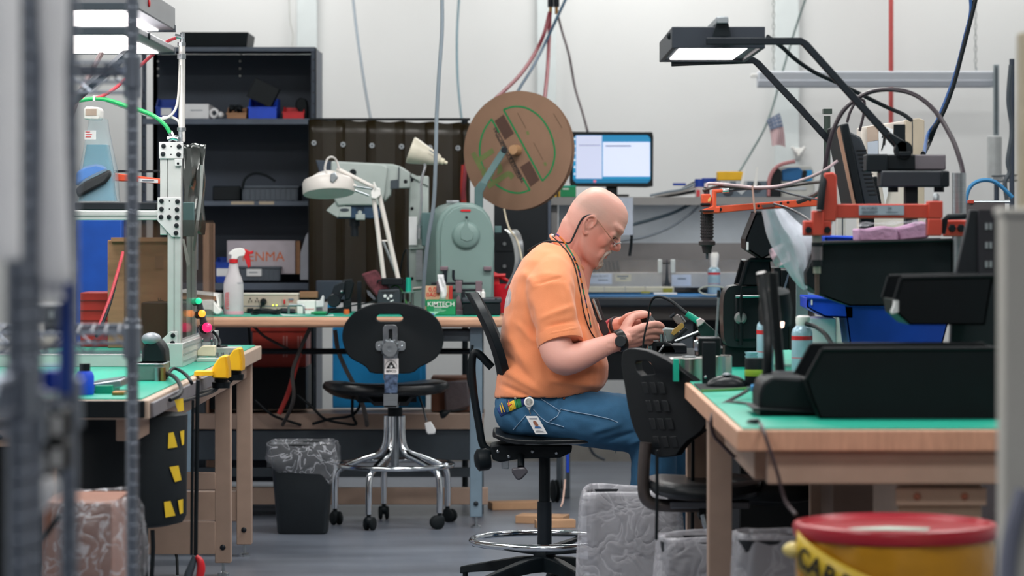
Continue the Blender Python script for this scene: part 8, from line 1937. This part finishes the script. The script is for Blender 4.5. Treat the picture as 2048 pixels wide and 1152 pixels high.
# belt with coloured patches, badge reel and badge
belt = []
for i, xx in enumerate(range(993, 1064, 3)):
    t = (xx - 993) / 70
    belt.append((xx, 817 - 30 * t ** .9, xx + 8 * (1 - t), 833 - 29 * t ** .9))
from mathutils.bvhtree import BVHTree
JB = BVHTree.FromPolygons([tuple(v.co + MAN0) for v in jme.vertices], [tuple(p.vertices) for p in jme.polygons])
def hitj(x, y, off=.004):
    o = Vector((0, 0, CH)); d = (W(x, y, 10) - o).normalized(); h = JB.ray_cast(o, d)
    return (h[0] if h[0] is not None else mp(x, y, -.12)) - d * off
bcols = [mat('belt_blue', '#23407f', .6), mat('belt_yellow', '#d8b22a', .6), mat('belt_green', '#1e7a45', .6), mat('belt_navy', '#14306b', .6)]
grid_t = [hitj(a, b) for a, b, c, d_ in belt]; grid_b = [hitj(c, d_) for a, b, c, d_ in belt]
bg = G()
for i in range(len(belt) - 1):
    x = belt[i][0]
    bg.cur = 0 if x < 1012 else 1 if x < 1027 else 2 if x < 1040 else 3
    bg.add([grid_b[i], grid_b[i + 1], grid_t[i + 1], grid_t[i]], [(0, 1, 2, 3)])
bo = bg.build('belt', bcols, man, solid=.003, label='woven belt with yellow, green and blue patches')
for a, b in [((1018, 800), (1017, 812)), ((1017, 812), (1024, 808)), ((1003, 806), (1009, 824)), ((1000, 810), (1004, 826))]:
    P = [hitj(a[0] + (b[0] - a[0]) * t / 3, a[1] + (b[1] - a[1]) * t / 3, .008) for t in range(4)]
    G().tube(P, .0017, 6).build('belt_motif', inkred if a[0] > 1010 else bcols[1], bo)
G().tube([hitj(1030, 791, .008), hitj(1031, 797, .008)], .004, 8).build('belt_motif', white, bo)
for xx, yy in ((1011, 800), (1058, 783)):
    G().tube([hitj(xx, yy, .007), hitj(xx + 2, yy + 12, .009), hitj(xx + 5, yy + 24, .006)], .005, 8, 3).build('belt_loop', denim, jeans)
def front(x, y, dy=-.215): return mp(x, y, dy)
c = front(1058, 804)
rd = G().lathe([(.001, -.004), (.014, -.004), (.016, -.001), (.016, .004), (.013, .006), (.001, .006)], c, (0, -1, .1), 24).build('badge_reel', white, man)
G().lathe([(.0005, .0062), (.0115, .0062), (.0115, .0068), (.0005, .0068)], c, (0, -1, .1), 24).build('emblem', mat('grey_emblem', '#8b8e8c', .5, var=.5, vs=90), rd)
G().poly([(1052, 812), (1064, 808), (1060, 820), (1057, 820)], MD - .213, .006).build('tail', white, rd, bev=.001)
G().tube([front(1058, 820), front(1061, 829)], .002, 6).build('strap', steel, rd)
bd = G().poly([(1051, 832), (1075, 832), (1095, 868), (1071, 868)], MD - .214, .002).build('id_badge', label_w, man, label='white photo identity badge hanging from the belt')
def bpt(u, v): return mp(1051 + 24 * u + 20 * v, 832 + 36 * v, -.2155)
def bq(g, u0, v0, u1, v1): g.add([bpt(u0, v0), bpt(u1, v0), bpt(u1, v1), bpt(u0, v1)], [(0, 1, 2, 3)])
g = G(); g.add([bpt(.5 + .17 * math.cos(t * .5236), .42 + .17 * math.sin(t * .5236)) for t in range(12)], [tuple(range(12))]); g.build('portrait', mat('portrait_brown', '#8e5a48', .6), bd)
g = G(); g.add([bpt(.2, .68), bpt(.3, .58), bpt(.7, .58), bpt(.82, .68)], [(0, 1, 2, 3)]); g.build('portrait', mat('portrait_blue', '#345f92', .6), bd)
g = G(); bq(g, .2, .12, .85, .17); bq(g, .25, .77, .6, .79); bq(g, .15, .83, .8, .85); bq(g, .12, .88, .85, .9); g.build('print', inkgrey, bd)

# ---- glasses, cords, lanyard, watch, wrist bands, beard --------------------
wire = mat('thin_gold_wire', '#b08b78', .3, .8)
gl = G().tube([hp(-16, 14, -49.5), hp(-4, 10.5, -50), hp(20, 2.5, -48.5), hp(43, -4.5, -41)], .0016, 8, 4).tube([hp(-16, 14, 49.5), hp(-4, 10.5, 50), hp(20, 2.5, 48.5), hp(43, -4.5, 41)], .0016, 8, 4)
glo = gl.build('glasses', wire, man, label='thin wire-rimmed glasses low on the nose')
for s in (-1, 1):
    cpt = [hp(52 - 3.5 * abs(math.cos(a)) + 5 * math.sin(a), -6 + 7.5 * math.sin(a), s * (22 + 15 * math.cos(a))) for a in [2 * math.pi * k / 24 for k in range(25)]]
    G().tube(cpt, .0013, 6).build('rim', mat('silver_wire', '#cfd3d2', .2, .9), glo)
    G().add(cpt[:-1], [tuple(range(24))]).build('lens', glass, glo, solid=.0015)
    G().tube([cpt[0 if s > 0 else 0], hp(43, -4.5, s * 41)], .0016, 6).build('hinge', mat('silver_wire'), glo)
G().tube([hp(52, -4, -7), hp(57, -2, 0), hp(52, -4, 7)], .0013, 6, 4).build('bridge', mat('silver_wire'), glo)
for s in (-1, 1):
    G().ball(hp(35.4, 2.6, s * 20.5), [5.9 * PXM] * 3, nu=16, nv=10).build('eye', mat('eye_dark', '#3a2c28', .15), man)
bk = mat('black_cord', '#17191c', .6)
G().tube([hp(-17, 15, -50), hp(-27, 11, -53), hp(-35, -4, -53), mp(1147, 473, -.085), mp(1141, 484, -.088), mp(1133, 486, -.09), mp(1112, 483, -.085), mp(1092, 483, -.06), mp(1072, 491, -.03), mp(1056, 501, .02)], [.0032] * 4 + [.0028] * 6, 8, 6).build('glasses_cord', bk, man, label='black eyeglass retainer cord')
cordc = [mat('lanyard_purple', '#5f3d78', .7), mat('lanyard_orange', '#c9702e', .7), mat('lanyard_green', '#1f7a56', .7), mat('lanyard_black', '#251d24', .7)]
LP = [(1112, 468, -.075), (1119, 473, -.086), (1128, 483, -.095), (1138, 499, -.10), (1148, 516, -.10), (1156, 535, -.095), (1161, 556, -.09), (1168, 590, -.085), (1175, 622, -.08), (1182, 655, -.075)]
SB = BVHTree.FromPolygons([tuple(v.co + MAN0) for v in sme.vertices], [tuple(p.vertices) for p in sme.polygons])
def lie(p):       # on the shirt where the sight line meets it, else the given point
    o = Vector((0, 0, CH)); q = mp(*p); d = (q - o).normalized(); h = SB.ray_cast(o, d)
    return h[0] - d * .005 if h[0] is not None and p[1] > 484 else q
P = catmull([lie(p) for p in LP], 6); g = G()
for i in range(len(P) - 1):
    t = i / (len(P) - 1); g.cur = 0 if t < .1 else 1 if t < .25 else 2 if t < .42 else [0, 3, 1, 3, 2, 3][int(t * 30) % 6]
    g.tube([P[i], P[i + 1]], .0030, 8)
g.build('lanyard', cordc, man, label='multicoloured beaded neck lanyard')
G().tube([lie(p) for p in ((1106, 474, -.07), (1120, 487, -.097), (1138, 508, -.104), (1150, 534, -.10), (1160, 580, -.095), (1168, 625, -.09), (1180, 660, -.085), (1194, 682, -.09))], .0020, 8, 6).build('neck_cord', bk, man)
G().ball(mp(1105, 471, -.06), .005, nu=8, nv=6).build('tag', white, man)
pch = G().poly([(1186, 600), (1196, 597), (1204, 622), (1219, 664), (1208, 674), (1200, 660)], MD - .10, .012).build('pouch', mat('brown_black_pouch', '#2e2426', .6), man, bev=.002, label='dark pouch hanging at the chest with a pen')
G().cyl(mp(1186, 598, -.105), mp(1202, 640, -.105), .0042, n=10).build('pen', mat('silver_pen', '#c8c5c3', .25, .7), pch)
def band(name, p0, p1, r, hw, m, n=20):
    p0, p1 = mp(*p0), mp(*p1); d = (p1 - p0).normalized(); c = (p0 + p1) / 2
    return G().lathe([(r - .002, -hw), (r + .004, -hw), (r + .005, 0), (r + .004, hw), (r - .002, hw)], c, d, 24).build(name, m, man, bev=.001)
wt = band('watch', (1232, 684, -.192), (1248, 678, -.182), .0305, .013, mat('black_watch_strap', '#1a1d1e', .35))
c = mp(1241, 683, -.222)
G().lathe([(.0005, 0), (.017, 0), (.019, .003), (.017, .008), (.0005, .008)], c, (-.1, -1, .15), 24).build('watch_case', mat('watch_case_dark', '#23282b', .2, .5), wt)
band('wrist_band', (1224, 659, .12), (1232, 655, .10), .031, .009, mat('crimson_band', '#9d2438', .5))
band('wrist_band', (1213, 665, .15), (1218, 662, .14), .032, .004, mat('scarlet_band', '#d13a3a', .5))
band('wrist_band', (1232, 655, .10), (1238, 652, .09), .031, .006, mat('dark_band', '#2b1d22', .5))
# goatee and moustache
g = G()
hball(g, 42.5, -58, 0, (10.5, 16, 10.5)); hball(g, 39, -66, 0, (11, 14.5, 6.5))
for s in (-1, 1): capsule(g, [hp(49.5, -25.5, s * 2), hp(46.5, -28, s * 11), hp(43.5, -36, s * 17.5), hp(42, -46, s * 16.5), hp(41, -56, s * 12)], [3.6 * PXM, 3.9 * PXM, 3.6 * PXM, 4.4 * PXM, 6 * PXM], 12)
gme = remesh(g, .0022, 5)
co = coords(gme).astype(np.float64); nn = normals(gme).astype(np.float64)
co += nn * np.array([.0007 * nz(c, 190) + .0006 * nz((c[0] * 3, c[1] * 3, c[2]), 110) for c in co])[:, None]; setco(gme, co)
wear(gme, 'beard', mat('grey_white_beard', '#c3b0a6', .9, var=.3, vs=260, bump=.6, bs=500), 'short greying goatee and moustache')

# ---- the device he holds ---------------------------------------------------
dv = T('handheld_device', 'small black round device held in the man\'s hands', 'device', mp(1299, 648, -.06))
q = Vector((.75, -.25, .6)).normalized()
G().lathe([(.001, -.018), (.021, -.018), (.0235, -.014), (.0235, .006), (.020, .012), (.001, .012)], mp(1297, 640, -.062), q, 28).build('body', blackgl, dv)
G().lathe([(.0205, .004), (.0245, .004), (.0245, .011), (.0205, .011)], mp(1297, 640, -.062), q, 28).build('rim', mat('grey_rim', '#7d858c', .25, .6), dv)
G().box((-.012, -.01, -.03), (.012, .01, 0), Matrix.Translation(mp(1293, 650, -.06))).build('grip', black, dv, bev=.003)
bpy.context.view_layer.update()
